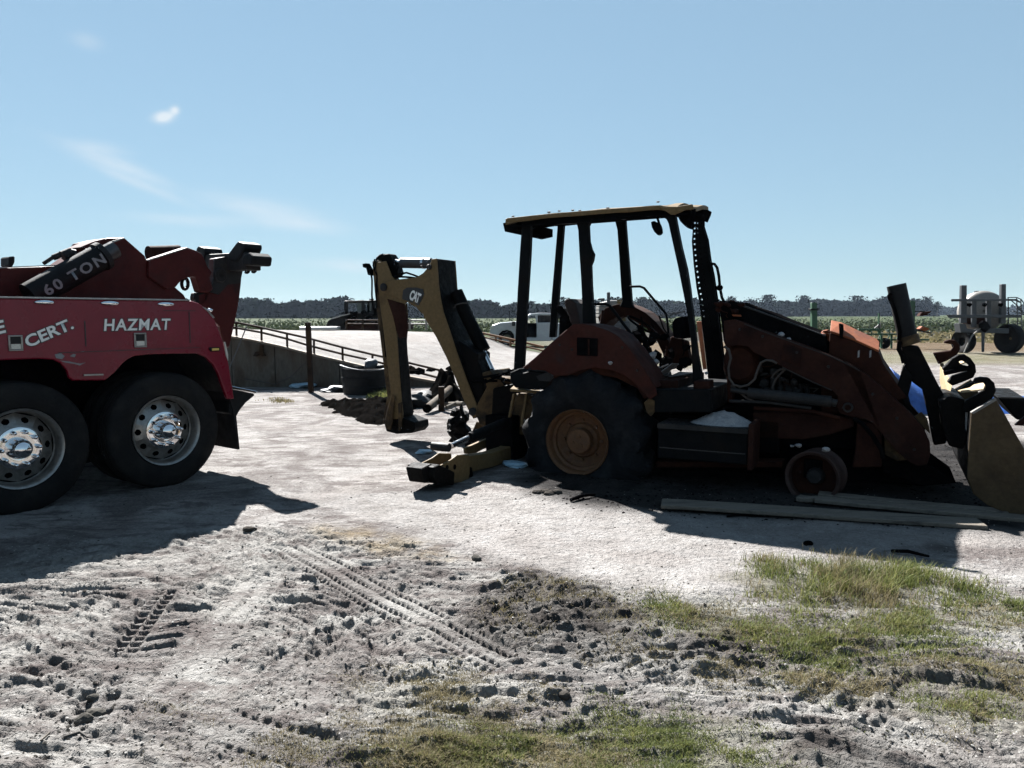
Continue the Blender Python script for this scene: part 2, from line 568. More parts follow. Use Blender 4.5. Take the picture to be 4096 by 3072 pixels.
M_mud = mat('dark_mud', [(0.02, 0.018, 0.017), (0.036, 0.033, 0.031), (0.06, 0.055, 0.051)], scale=7, rough=(0.8, 0.98), bump=0.8, bscale=45, spec=0.2)
M_clod = mat('dry_clod', [(0.1, 0.095, 0.085), (0.17, 0.16, 0.145)], scale=12, rough=(0.9, 1), bump=0.5, spec=0.15)
M_seat = mat('charred_seat', [(0.02, 0.013, 0.011), (0.05, 0.024, 0.018)], scale=6, rough=(0.8, 0.95), bump=0.5)
M_frontrim = mat('scaled_rim', [(0.02, 0.009, 0.007), (0.045, 0.019, 0.014), (0.055, 0.03, 0.024)], scale=8, rough=(0.6, 0.85), bump=0.3, spec=0.3)
M_bucket = mat('worn_bucket', [(0.022, 0.014, 0.008), (0.048, 0.033, 0.017), (0.07, 0.047, 0.023)], scale=3.0, rough=(0.6, 0.85), bump=0.3, spec=0.15, pos=(0.2, 0.85))
M_lens = mat('light_lens', [(0.5, 0.48, 0.42), (0.6, 0.58, 0.52)], scale=12, rough=(0.1, 0.2), bump=0.05)
M_amber = mat('amber_lens', [(0.4, 0.26, 0.05), (0.5, 0.35, 0.1)], scale=12, rough=(0.15, 0.3), bump=0.05)
M_wrap = mat('pale_blue_plastic', [(0.2, 0.34, 0.45), (0.34, 0.48, 0.56)], scale=20, rough=(0.3, 0.5), bump=0.3)
M_orange = mat('orange_reflector', [(0.36, 0.08, 0.02), (0.45, 0.12, 0.03)], scale=9, rough=(0.4, 0.6), bump=0.1)
M_bark = mat('bark', [(0.05, 0.042, 0.036), (0.09, 0.08, 0.07)], scale=4, rough=(0.9, 1), bump=0.4)


def leaf_mat(name, cols, scale, trans=0.3, spec=0.2):
    m_ = bpy.data.materials.new(name)
    m_.use_nodes = True
    t = NT(m_.node_tree)
    bs = t.n['Principled BSDF']
    g = t.node('ShaderNodeNewGeometry')
    tcn = t.node('ShaderNodeTexCoord')
    n1 = t.noise(tcn.outputs['Object'], scale, 4, 0.6)
    f = t.math('ADD', t.math('MULTIPLY', n1, 0.65), t.math('MULTIPLY', g.outputs['Random Per Island'], 0.35))
    c = t.ramp(f, [(0.25 + 0.5 * i / (len(cols) - 1), cols[i]) for i in range(len(cols))])
    t.l.new(c, bs.inputs['Base Color'])
    bs.inputs['Roughness'].default_value = 0.8
    bs.inputs['Specular IOR Level'].default_value = spec
    if trans:
        tr = t.node('ShaderNodeBsdfTranslucent')
        t.l.new(c, tr.inputs[0])
        mx = t.node('ShaderNodeMixShader')
        mx.inputs[0].default_value = trans
        t.l.new(bs.outputs[0], mx.inputs[1])
        t.l.new(tr.outputs[0], mx.inputs[2])
        t.l.new(mx.outputs[0], t.n['Material Output'].inputs[0])
    return m_


M_grassgreen = leaf_mat('green_grass', [(0.0377, 0.0548, 0.0185), (0.0915, 0.1056, 0.0314), (0.1614, 0.1531, 0.0554)], 2.5, 0.35)
M_grassdry = leaf_mat('dry_grass', [(0.0592, 0.0507, 0.0277), (0.1184, 0.1003, 0.0507), (0.1937, 0.1584, 0.0876)], 3.0, 0.3)
M_foliage = leaf_mat('far_foliage', [(0.0043, 0.0076, 0.0058), (0.0075, 0.0113, 0.0075), (0.0118, 0.0151, 0.0104)], 0.12, 0.03, 0.0)
M_foliagegrey = leaf_mat('grey_foliage', [(0.0086, 0.0101, 0.0110), (0.0129, 0.0146, 0.0145), (0.0161, 0.0197, 0.0168)], 0.1, 0.03, 0.0)
M_crop = leaf_mat('crop_rows', [(0.0115, 0.0191, 0.0092), (0.0231, 0.0312, 0.0139), (0.0385, 0.0416, 0.0231)], 0.08, 0.25)

# ------------------------------------------------------------------ the ground: one sheet, fine near the camera
SAND_SMOOTH = gpoly(P('O', -300, -40, 0, 60, 300, 150, 700, 235, 1000, 385, 1230, 440, 1560, 480, 1800, 560, 2050, 600, 2300, 640), P('R', 700, 640, 1000, 560, 1500, 420, 2400, 400, 2400, 100), P('O', 1500, -60))
SOIL_A = gpoly(P('O', 850, 790, 1000, 600, 1200, 450, 1460, 450, 1700, 560, 1960, 630, 2167, 720, 2167, 1000, 1900, 1010, 1600, 1000, 1300, 960, 1080, 970, 930, 860))
SOIL_B = gpoly(P('R', -40, 880, 330, 880, 620, 920, 720, 1010, 640, 1090, 300, 1130, -20, 1150))
SOIL_C = gpoly(P('N', 1050, 1330, 1500, 1400, 2150, 1480, 2250, 1560, 2400, 1690, 1700, 1700, 1450, 1560))
SOIL_D = gpoly(P('O', -100, 1540, 300, 1530, 600, 1600, 620, 1680, -100, 1690))
SOIL_E = gpoly(P('R', 1450, 1000, 1900, 1050, 2150, 1110, 2150, 1180, 1800, 1150, 1500, 1080))
SOIL_F = gpoly(P('R', 560, 1440, 1000, 1380, 1300, 1420, 1250, 1560, 1600, 1640, 800, 1659))
GR_TALL = gpoly(P('R', 520, 610, 640, 500, 900, 520, 1100, 490, 1400, 520, 1700, 590, 1740, 640, 1600, 650, 1500, 760, 1250, 800, 1000, 740, 800, 790, 690, 700))
GR_MID = gpoly(P('R', 60, 740, 330, 710, 520, 800, 760, 870, 980, 850, 1200, 780, 1500, 760, 1720, 680, 2118, 700, 2300, 800, 2118, 920, 1750, 920, 1600, 1010, 1300, 1000, 900, 1060, 700, 980, 400, 930, 200, 880, 0, 860))
GR_BOT = gpoly(P('O', 480, 1500, 620, 1430, 900, 1450, 1500, 1470, 2167, 1410, 2167, 1800, 300, 1800, 380, 1560))
GR_BOT2 = gpoly(P('R', -60, 1400, 450, 1430, 640, 1520, 760, 1680, 700, 1850, -60, 1850))
GR_SCAT = gpoly(P('R', 800, 1010, 1500, 1000, 2200, 1090, 2200, 1500, 1300, 1380, 700, 1250, 300, 1120))
GR_SCAT2 = gpoly(P('O', 100, 1080, 700, 1060, 1500, 1350, 900, 1420, 200, 1350))
SALLOW = gpoly(P('O', -60, 170, 250, 170, 560, 230, 980, 380, 760, 400, 400, 360, 0, 260))
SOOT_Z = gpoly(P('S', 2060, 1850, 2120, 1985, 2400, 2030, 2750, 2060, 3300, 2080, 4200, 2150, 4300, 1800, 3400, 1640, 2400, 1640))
YARD_ROUGH = gpoly(P('S', -300, 2250, 900, 2110, 1250, 2120, 1600, 2160, 2000, 2260, 2600, 2330, 3000, 2330, 4400, 2330, 4600, 3300, -600, 3300))


def track(x, y, p0, p1, rows, pitch, width, lug, depth, seed):
    """pressed tyre print: rows of lug holes between two ground points"""
    ax, ay = ground(*p0)
    bx, by = ground(*p1)
    L = math.hypot(bx - ax, by - ay)
    ux, uy = (bx - ax) / L, (by - ay) / L
    s = (x - ax) * ux + (y - ay) * uy
    t = -(x - ax) * uy + (y - ay) * ux
    t = t + 0.02 * (vnoise(s * 3, s * 0 + 2, seed) - 0.5)
    h = np.zeros_like(x)
    ends = sstep(0, 0.15, s) * (1 - sstep(L - 0.15, L, s))
    for i, r in enumerate(rows):
        ph = s / pitch + 0.5 * (i % 2) + 0.25 * vnoise(s * 9, t * 4, seed + i)
        fr = np.abs(ph - np.floor(ph) - 0.5) * 2          # 0 at lug centre
        hole = 1 - sstep(lug - 0.18, lug + 0.12, fr)
        band = 1 - sstep(width * 0.6, width, np.abs(t - r))
        wear = sstep(0.3, 0.62, vnoise(s * 4.2, t * 3 + 5, seed + 7 + i))
        h -= depth * (0.4 + 0.6 * hole) * band * ends * (0.4 + 0.6 * wear)
        h += 0.08 * depth * (1 - hole) * band * ends
    edge = max(abs(r) for r in rows) + width
    flat = (1 - sstep(edge * 0.9, edge * 1.15, np.abs(t))) * ends
    return h, flat


def ground_fields(x, y):
    d = np.hypot(x, y)
    wx = x + 0.06 * (fbm(x * 3, y * 3, 40, 3) - 0.5)
    wy = y + 0.06 * (fbm(x * 3, y * 3, 44, 3) - 0.5)
    # wobbly borders
    wob = 0.22 * (fbm(x * 2.2, y * 2.2, 50, 4) - 0.5)
    smooth = sstep(-0.06, 0.10, poly_sd(SAND_SMOOTH, x, y) + wob * 0.8)
    soil = np.zeros_like(x)
    for k, p in enumerate((SOIL_A, SOIL_B, SOIL_C, SOIL_D, SOIL_E, SOIL_F)):
        soil = np.maximum(soil, sstep(-0.2, 0.25, poly_sd(p, x, y) + wob * 2.2) * (1.0, 0.85, 0.95, 0.9, 0.6, 0.8)[k])
    rough = sstep(-0.3, 0.3, poly_sd(YARD_ROUGH, x, y) + wob) * (1 - smooth)
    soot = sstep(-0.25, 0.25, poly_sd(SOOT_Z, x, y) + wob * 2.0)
    sallow = sstep(-0.1, 0.15, poly_sd(SALLOW, x, y) + wob * 1.2)
    grass = np.zeros_like(x)
    for k, p in enumerate((GR_TALL, GR_MID, GR_BOT, GR_BOT2, GR_SCAT, GR_SCAT2)):
        g = sstep(-0.15, 0.15, poly_sd(p, x, y) + wob * 1.5) * (1, 0.9, 1, 1, 0.5, 0.35)[k]
        grass = np.maximum(grass, g)
    gn = fbm(x * 5, y * 5, 60, 4)
    grass = grass * sstep(0.25, 0.55, gn + 0.12 * grass)
    # height
    h = 0.02 * (fbm(x * 0.5, y * 0.5, 1, 3) - 0.5)
    nearf = 1 - sstep(7.5, 12, d)
    plate = np.zeros_like(x)
    ang = 0.5 * (fbm(x * 0.7, y * 0.7, 90, 2) - 0.5) - 0.12
    rx, ry = wx * np.cos(ang) + wy * np.sin(ang), -wx * np.sin(ang) + wy * np.cos(ang)
    busy = 0.10 * (fbm(x * 1.6, y * 1.6, 33, 4) - 0.5)
    for L, A, sd_ in ((0.24, 0.0012, 5), (0.12, 0.0036, 8), (0.075, 0.0066, 12), (0.05, 0.0066, 16)):
        n = fbm(rx / L * 0.27, ry / L, sd_, 3) + busy
        plate += A * sstep(0.57, 0.60, n) - 0.8 * A * (1 - sstep(0.39, 0.43, n))
    crk = np.abs(fbm(rx * 5, ry * 9, 19, 3) - 0.5)
    plate -= 0.007 * (1 - sstep(0.0, 0.03, crk)) * sstep(0.45, 0.6, fbm(x * 1.3, y * 1.3, 20, 2))
    plate += 0.008 * fbm(x * 3.3, y * 3.3, 23, 2)
    dirn = fbm(wx * 5 + wy * 2, wy * 14 - wx * 5, 22, 3)
    ridge = 0.045 * np.maximum(0, 1 - np.abs(dirn - 0.5) * 9)
    clods = 0.03 * sstep(0.55, 0.75, fbm(wx * 16, wy * 20, 27, 3))
    pm = 0.6 + 0.6 * sstep(0.3, 0.65, fbm(x * 1.1, y * 1.1, 33, 3))
    h += rough * pm * plate * nearf * 1.7
    h += soil * (ridge * 0.55 * sstep(0.4, 0.6, fbm(x * 1.7, y * 1.7, 71, 2)) + clods * 0.6 + 0.09 * fbm(x * 2, y * 2, 70, 2)) * nearf
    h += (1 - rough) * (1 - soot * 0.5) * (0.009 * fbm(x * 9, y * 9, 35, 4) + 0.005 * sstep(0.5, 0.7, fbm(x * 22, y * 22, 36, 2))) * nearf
    h += 0.026 * smooth * sstep(-0.4, 0.3, poly_sd(YARD_ROUGH, x, y))
    tr = [track(x, y, *P('O', -260, 280), *P('O', 720, 815), (-0.125, -0.06, 0.035, 0.11), 0.05, 0.02, 0.5, 0.055, 3),
          track(x, y, *P('O', 640, 760), *P('O', 1180, 1070), (-0.1, -0.035, 0.06), 0.05, 0.02, 0.5, 0.06, 9),
          track(x, y, *P('N', 1060, 520), *P('N', 740, 1010), (-0.035, 0.03), 0.075, 0.034, 0.6, 0.065, 14),
          track(x, y, *P('N', 1640, 480), *P('N', 980, 1260), (-0.12, 0.0, 0.11), 0.07, 0.02, 0.5, 0.013, 61),
          track(x, y, *P('N', 1180, 1340), *P('N', 2100, 1640), (-0.1, 0.0, 0.1), 0.06, 0.018, 0.5, 0.022, 65),
          track(x, y, *P('N', -120, 930), *P('N', 1000, 1500), (-0.12, 0.02, 0.12), 0.08, 0.02, 0.5, 0.018, 71),
          track(x, y, *P('N', 1250, 620), *P('N', 640, 1660), (0.0, 0.09), 0.3, 0.02, 0.7, 0.014, 75),
          track(x, y, *P('O', 260, 700), *P('O', -500, 1200), (-0.08, 0.05), 0.3, 0.02, 0.7, 0.014, 79),
          track(x, y, *P('N', 700, 1060), *P('N', 540, 1400), (-0.05, 0.05), 0.13, 0.035, 0.45, 0.045, 21),
          track(x, y, *P('N', 90, 1010), *P('N', 620, 1080), (-0.16, -0.06, 0.05, 0.15), 0.12, 0.04, 0.45, 0.022, 31),
          track(x, y, *P('O', -250, 900), *P('O', 480, 700), (-0.14, 0.0, 0.14), 0.3, 0.05, 0.7, 0.018, 37),
          track(x, y, *P('R', -60, 1010), *P('R', 700, 1040), (-0.2, -0.09, 0.04, 0.17), 0.12, 0.045, 0.5, 0.034, 44),
          track(x, y, *P('R', 900, 1400), *P('R', 1250, 1060), (-0.2, -0.07, 0.06, 0.18), 0.13, 0.05, 0.5, 0.026, 51),
          track(x, y, *P('R', 1500, 1500), *P('R', 1500, 1080), (-0.25, -0.1, 0.05, 0.2), 0.11, 0.05, 0.5, 0.02, 57)]
    tr_flat = np.zeros_like(x)
    for k, (hh, ff) in enumerate(tr):
        if k < 5:
            h = h * (1 - 0.9 * ff) + 0.012 * ff
            tr_flat = np.maximum(tr_flat, ff)
        h = h + hh
    h *= 1 - sstep(14, 22, d)
    # far zones
    wobf = 6 * (fbm(x * 0.05, y * 0.05, 80, 3) - 0.5)
    far = y + wobf
    right = sstep(0, 6, x + 0.0 * y)
    field = np.maximum(sstep(66, 74, far) * right, sstep(30, 34, far) * (1 - right))
    roughdark = sstep(44, 49, far) * (1 - sstep(66, 74, far)) * right
    tan = sstep(29, 35, far) * (1 - sstep(44, 49, far)) * right
    verge = sstep(23, 26, far) * (1 - sstep(29, 35, far)) * right * 0.7
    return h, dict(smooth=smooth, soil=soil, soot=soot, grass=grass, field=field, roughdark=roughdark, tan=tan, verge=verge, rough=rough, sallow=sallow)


def build_ground():
    th = np.concatenate([np.linspace(-math.pi, rad(-60), 40, endpoint=False), np.linspace(rad(-60), rad(-43), 60, endpoint=False),
                         np.linspace(rad(-43), rad(43), 860, endpoint=False), np.linspace(rad(43), rad(60), 60, endpoint=False),
                         np.linspace(rad(60), math.pi, 40, endpoint=False)])
    r = [0.3, 0.8, 1.2, 1.5]
    while r[-1] < 7.0:
        r.append(r[-1] * (1.0026 if r[-1] > 2.2 else 1.012))
    while r[-1] < 22:
        r.append(r[-1] * 1.006)
    while r[-1] < 1010:
        r.append(r[-1] * 1.02)
    r = np.array(r)
    T, Rr = np.meshgrid(th, r, indexing='xy')      # rows r, cols th
    X, Y = np.sin(T) * Rr, np.cos(T) * Rr
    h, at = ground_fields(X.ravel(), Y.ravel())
    nr, nc = X.shape
    V = np.stack([X.ravel(), Y.ravel(), h], axis=1)
    i, j = np.meshgrid(np.arange(nr - 1), np.arange(nc), indexing='ij')
    j2 = (j + 1) % nc
    F = np.stack([i * nc + j, i * nc + j2, (i + 1) * nc + j2, (i + 1) * nc + j], axis=-1).reshape(-1, 4)[:, ::-1]
    # close the centre under the camera
    V = np.vstack([V, [[0, 0, 0]]])
    c = len(V) - 1
    jj = np.arange(0, nc, 2)
    Fc = np.stack([np.full(len(jj), c), jj, (jj + 1) % nc, (jj + 2) % nc], axis=-1)[:, ::-1]
    F = np.vstack([F, Fc])
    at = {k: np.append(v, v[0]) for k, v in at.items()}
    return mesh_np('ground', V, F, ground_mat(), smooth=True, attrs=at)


def ground_mat(name='yard_ground', flatsand=False):
    m_ = bpy.data.materials.new(name)
    m_.use_nodes = True
    t = NT(m_.node_tree)
    bs = t.n['Principled BSDF']
    g = t.node('ShaderNodeNewGeometry')
    pos = g.outputs['Position']

    def att(n):
        a = t.node('ShaderNodeAttribute', attribute_name=n)
        return a.outputs['Fac']
    big = t.noise(pos, 0.55, 5, 0.6, 0.5)
    mid = t.noise(pos, 3.2, 6, 0.65, 0.4)
    fin = t.noise(pos, 38, 5, 0.7)
    grain = t.noise(pos, 170, 3, 0.7)
    sand = t.ramp(big, [(0.3, (0.1706, 0.1599, 0.1516)), (0.5, (0.2120, 0.2032, 0.1958)), (0.72, (0.1827, 0.1644, 0.1535))])
    sand = t.mix(t.ramp(mid, [(0.42, 0.0), (0.66, 0.55)]), sand, (0.1172, 0.1070, 0.0988))
    sand = t.mix(t.ramp(mid, [(0.25, 0.6), (0.42, 0.0)]), sand, (0.2378, 0.2327, 0.2240))
    sand = t.mix(1.0, sand, t.ramp(fin, [(0.3, 0.72), (0.5, 1.0), (0.7, 1.16)]), 'MULTIPLY')
    sand = t.mix(1.0, sand, t.ramp(grain, [(0.3, 0.78), (0.6, 1.08), (0.72, 1.35)]), 'MULTIPLY')
    c = sand
    if not flatsand:
        # worn, drier crust in the churned part
        crust = t.mix(t.ramp(fin, [(0.35, 0.0), (0.65, 1.0)]), (0.1319, 0.1294, 0.1186), (0.1894, 0.1851, 0.1750))
        c = t.mix(t.math('MULTIPLY', att('rough'), 0.6), c, crust)
        # damp, brownish stains soaked into the yard
        st_n = t.noise(pos, 0.9, 6, 0.7, 0.8)
        st_f = t.ramp(st_n, [(0.45, 0.0), (0.57, 0.8)])
        st_f = t.math('MULTIPLY', st_f, t.ramp(fin, [(0.3, 1.0), (0.75, 0.4)]))
        st_f = t.math('MULTIPLY', st_f, t.math('SUBTRACT', 1.0, t.math('MULTIPLY', att('smooth'), 0.7)))
        c = t.mix(st_f, c, (0.056, 0.047, 0.045))
        mot = t.noise(t.scale(pos, (0.8, 2.0, 1.0)), 2.6, 6, 0.7, 0.5)
        mf = t.math('MULTIPLY', t.ramp(mot, [(0.49, 0.0), (0.61, 0.8)]), t.math('SUBTRACT', 1.0, t.math('MULTIPLY', att('smooth'), 0.75)))
        c = t.mix(mf, c, (0.066, 0.056, 0.053))
        c = t.mix(t.math('MULTIPLY', att('sallow'), t.ramp(mid, [(0.38, 0.05), (0.62, 0.5)])), c, (0.15, 0.115, 0.065))
        soilc = t.mix(t.ramp(mid, [(0.35, 0.0), (0.65, 1.0)]), (0.0147, 0.0122, 0.0108), (0.0348, 0.0306, 0.0271))
        soilc = t.mix(1.0, soilc, t.ramp(fin, [(0.3, 0.6), (0.7, 1.3)]), 'MULTIPLY')
        sf = t.math('MULTIPLY', att('soil'), t.ramp(mid, [(0.3, 1.0), (0.7, 0.5)]))
        c = t.mix(sf, c, soilc)
        grc = t.mix(t.ramp(fin, [(0.35, 0.0), (0.65, 1.0)]), (0.0402, 0.0354, 0.0208), (0.0670, 0.0680, 0.0347))
        c = t.mix(t.math('MULTIPLY', att('grass'), 0.55), c, grc)
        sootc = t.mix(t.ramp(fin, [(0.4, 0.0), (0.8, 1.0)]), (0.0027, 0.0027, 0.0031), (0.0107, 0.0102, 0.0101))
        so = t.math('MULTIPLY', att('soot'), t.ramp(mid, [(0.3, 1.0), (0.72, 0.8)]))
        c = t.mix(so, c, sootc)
        fn = t.noise(pos, 0.09, 6, 0.65)
        ff = t.noise(pos, 1.1, 5, 0.7)
        fld = t.ramp(fn, [(0.3, (0.0214, 0.0292, 0.0146)), (0.5, (0.0301, 0.0394, 0.0187)), (0.7, (0.0415, 0.0462, 0.0264))])
        fld = t.mix(1.0, fld, t.ramp(ff, [(0.3, 0.6), (0.7, 1.35)]), 'MULTIPLY')
        c = t.mix(att('field'), c, fld)
        rd = t.ramp(t.noise(pos, 0.8, 6, 0.75), [(0.4, (0.0147, 0.0143, 0.0118)), (0.56, (0.0335, 0.0313, 0.0264)), (0.68, (0.0911, 0.0884, 0.0860))])
        c = t.mix(att('roughdark'), c, rd)
        tn = t.ramp(t.noise(pos, 0.5, 6, 0.7), [(0.35, (0.0583, 0.0422, 0.0277)), (0.65, (0.0831, 0.0632, 0.0430))])
        c = t.mix(att('tan'), c, tn)
        vg = t.ramp(ff, [(0.35, (0.0583, 0.0592, 0.0236)), (0.65, (0.0831, 0.0714, 0.0430))])
        c = t.mix(att('verge'), c, vg)
    t.l.new(c, bs.inputs['Base Color'])
    bs.inputs['Roughness'].default_value = 0.95
    bs.inputs['Specular IOR Level'].default_value = 0.03
    b = t.node('ShaderNodeBump')
    b.inputs['Strength'].default_value = 1.0
    b.inputs['Distance'].default_value = 0.022
    flake = t.ramp(t.noise(pos, 26, 3, 0.6, 0.6), [(0.44, 0.0), (0.54, 1.0)])
    hh = t.math('ADD', t.math('ADD', t.math('MULTIPLY', fin, 0.6), t.math('MULTIPLY', grain, 0.3)), t.math('MULTIPLY', flake, 0.3))
    t.l.new(hh, b.inputs['Height'])
    t.l.new(b.outputs[0], bs.inputs['Normal'])
    return m_


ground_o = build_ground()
ground_o['kind'] = 'structure'

# ------------------------------------------------------------------ lettering
def word(txt, fr, v, bl, br, cap, m, parent, name='lettering', outline=None, shear=0.0, depth=0.003, rot=None, font_off=0.012, space=1.0):
    """flat painted word: baseline from pixel bl to br in the plane v, capital height in pixels"""
    def mesh_of(off):
        cu = bpy.data.curves.new('word', 'FONT')
        cu.body = txt
        cu.offset = off
        cu.extrude = 0.0
        cu.shear = shear
        cu.space_character = space
        cu.resolution_u = 3
        ob = bpy.data.objects.new('word', cu)
        COL.objects.link(ob)
        dg = bpy.context.evaluated_depsgraph_get()
        me = bpy.data.meshes.new_from_object(ob.evaluated_get(dg))
        bpy.data.objects.remove(ob)
        return me
    base = mesh_of(font_off)
    xs = [q.co.x for q in base.vertices]
    ys = [q.co.y for q in base.vertices]
    x0, x1, y0, y1 = min(xs), max(xs), min(ys), max(ys)
    u0, z0 = fr.hit(*bl, v)
    u1, z1 = fr.hit(*br, v)
    _, zt = fr.hit(bl[0], bl[1] - cap, v)
    L = math.hypot(u1 - u0, z1 - z0)
    ca, sa = (u1 - u0) / L, (z1 - z0) / L
    sx, sy = L / (x1 - x0), (zt - z0) / (y1 - y0)
    out = []
    for k, off in enumerate([font_off] + ([outline] if outline else [])):
        me = base if k == 0 else mesh_of(off)
        vv = v - depth - (0.0 if k == 0 else -0.0015)
        for q in me.vertices:
            a, b = (q.co.x - x0) * sx, (q.co.y - y0) * sy
            q.co = fr.w(u0 + a * ca - b * sa, vv, z0 + a * sa + b * ca)
        me.name = name
        me.materials.clear()
        me.materials.append(m if k == 0 else M_ink)
        o = bpy.data.objects.new(name if k == 0 else 'letter_outline', me)
        COL.objects.link(o)
        if k == 0:
            attach(o, parent)
            out.append(o)
        else:
            attach(o, parent)
    return out[0]


def holed(c00, c10, c11, c01, hr, mb):
    """a quad cell with a round (eight sided) hole; corners are Vectors"""
    cs = [c00, (c00 + c10) / 2, c10, (c10 + c11) / 2, c11, (c11 + c01) / 2, c01, (c01 + c00) / 2]
    ctr = (c00 + c10 + c11 + c01) / 4
    inner = []
    for q in cs:
        d = q - ctr
        inner.append(ctr + d.normalized() * hr)
    mb.add(cs + inner, [(i, (i + 1) % 8, 8 + (i + 1) % 8, 8 + i) for i in range(8)])


# ------------------------------------------------------------------ tow truck (left)
_rg = ground(*P('B', 1130, 905)[0])
_fg = ground(*P('B', 172, 1085)[0])
TF = Frame(_rg, (_rg[0] - _fg[0], _rg[1] - _fg[1]))
TW = math.hypot(_rg[0] - _fg[0], _rg[1] - _fg[1])      # axle spacing
tow = thing('tow_truck', 'red heavy wrecker tow truck with HAZMAT lettering and chrome hubs', 'tow truck', TF.w(-0.6, 1.2, 0))
TR = TF.hit(*P('B', 1130, 140)[0], 0.0)[1] / 2         # tyre radius


def truck_wheel(u, v0, sgn, parent, dual=True):
    """sgn +1: outer face looks to -v (towards the camera side)"""
    ax = Vector((TF.V[0], TF.V[1], 0)) * sgn
    c = TF.w(u, v0, TR - 0.012)
    R = TR
    rr = R * 0.585
    w = MB()
    for k in range(10):
        q0, q1 = 2 * math.pi * k / 10, 2 * math.pi * (k + 1) / 10
        e1 = Vector((0, 0, 1))
        e2 = ax.cross(e1)

        def pp(q, r, a):
            return c + (e1 * math.cos(q) + e2 * math.sin(q)) * r + ax * a
        holed(pp(q0, rr * 0.62, 0.085), pp(q1, rr * 0.62, 0.085), pp(q1, rr * 0.9, 0.13), pp(q0, rr * 0.9, 0.13), 0.03, w)
    w.lathe(c, ax, [(rr * 0.9, 0.13), (rr * 0.93, 0.12), (rr * 0.95, 0.03), (rr * 1.0, 0.012), (rr * 1.03, 0.006), (rr * 1.035, 0.02), (rr * 0.99, 0.05), (rr * 0.97, 0.2)], 60)
    w.lathe(c, ax, [(rr * 0.62, 0.085), (rr * 0.56, 0.07), (rr * 0.3, 0.062)], 60)
    wh = w.build('wheel', M_alu, parent, smooth=True)
    back = MB().lathe(c, ax, [(0.01, 0.17), (rr * 0.95, 0.17), (rr * 0.95, 0.2)], 32).build('brake_drum', M_soot, wh)
    W = 0.26
    t = MB()

    def tyre_at(a0, name):
        t = MB()
        prof = [(rr * 1.0, a0 + 0.045), (rr * 1.06, a0 + 0.012), (R * 0.72, a0 - 0.004), (R * 0.82, a0), (R * 0.86, a0 + 0.004), (R * 0.93, a0 + 0.014), (R * 0.975, a0 + 0.026), (R * 0.995, a0 + 0.045)]
        for g in range(4):
            p = a0 + 0.06 + g * 0.044
            prof += [(R, p), (R, p + 0.026), (R - 0.012, p + 0.028), (R - 0.012, p + 0.04)]
        prof += [(R, a0 + W - 0.03), (R * 0.97, a0 + W - 0.01), (R * 0.8, a0 + W), (rr, a0 + W - 0.03)]
        return t.lathe(c, ax, prof, 72, closed=True).build(name, M_tyre, wh, smooth=True)
    tyre_at(0.0, 'tyre')
    if dual:
        tyre_at(0.33, 'tyre')
    hub = MB().lathe(c, ax, [(0.004, -0.075), (0.035, -0.07), (0.062, -0.05), (0.078, -0.015), (0.085, 0.03), (0.09, 0.062)], 40)
    hub.lathe(c, ax, [(0.09, 0.062), (rr * 0.46, 0.055), (rr * 0.54, 0.062), (rr * 0.56, 0.078)], 40)
    hub.build('hub_cap', M_chrome, wh, smooth=True)
    e1 = Vector((0, 0, 1))
    e2 = ax.cross(e1)
    me = None
    for k in range(10):
        q = 2 * math.pi * (k + 0.5) / 10
        p = c + (e1 * math.cos(q) + e2 * math.sin(q)) * (rr * 0.43)
        if me is None:
            o0 = MB().lathe(c, ax, [(0.002, -0.012), (0.012, -0.008), (0.017, 0.015), (0.02, 0.06)], 10).build('lug_nut', M_chrome, wh, smooth=True)
            me = o0.data
            o0.location = p - c
        else:
            o = o0.copy()
            COL.objects.link(o)
            o.location = p - c
    return wh


def _wheel_attach_fix():
    pass


for u in (0.0, -TW):
    truck_wheel(u, 0.0, 1, tow)
    truck_wheel(u, 2.42, -1, tow)

# body side: outline from the photo, carried on past the frame to the left
U_front = -TW - 2.6
top_uz = [TF.hit(*p, -0.03) for p in P('A', 1540, 610, 1600, 630, 1650, 665, 1720, 745, 1768, 860, 1800, 950, 1838, 1100, 1868, 1290, 1885, 1400)]
z_top = TF.hit(*P('A', 800, 598)[0], -0.03)[1]
arch = [TF.hit(*p, -0.03) for p in P('A', 1830, 1400, 1790, 1290, 1755, 1190, 1715, 1120, 1655, 1062, 1590, 1034, 1400, 1036, 1200, 1042, 1080, 1055, 1030, 1080, 990, 1112, 930, 1180, 870, 1232, 840, 1250, 590, 1252, 560, 1230, 540, 1170, 490, 1112, 430, 1085, 330, 1078, 200, 1080)]
za = arch[-1][1]
zb = TF.hit(*P('A', 600, 1252)[0], -0.03)[1]
arch += [(-TW - 0.25, za), (-TW - 0.42, za - 0.06), (-TW - 0.55, za - 0.2), (-TW - 0.62, zb - 0.0), (-TW - 0.7, zb - 0.02), (U_front, zb - 0.02)]
side = [(U_front, z_top)] + top_uz + arch
b = MB().uzext(TF, side, -0.03, 0.02).build('side_body', M_red, tow, bevel=0.012)
b2 = MB().uzext(TF, side, 2.41, 2.46).build('side_body', M_red, tow, bevel=0.012)
u_re = top_uz[3][0]
deck = MB().box(TF, U_front, u_re - 0.05, 0.5, 1.93, z_top - 0.25, z_top - 0.04)
deck.box(TF, U_front, top_uz[-2][0] - 0.06, 0.7, 1.72, 0.55, za + 0.055)
deck.box(TF, U_front, top_uz[-2][0] - 0.1, 0.02, 0.7, za + 0.02, za + 0.05)
deck.box(TF, U_front, top_uz[-2][0] - 0.1, 1.72, 2.4, za + 0.02, za + 0.05)
deck.box(TF, -TW - 0.03, -TW + 0.05, 0.5, 1.95, TR - 0.1, TR + 0.1)
deck.box(TF, -0.05, 0.05, 0.5, 1.95, TR - 0.1, TR + 0.1)
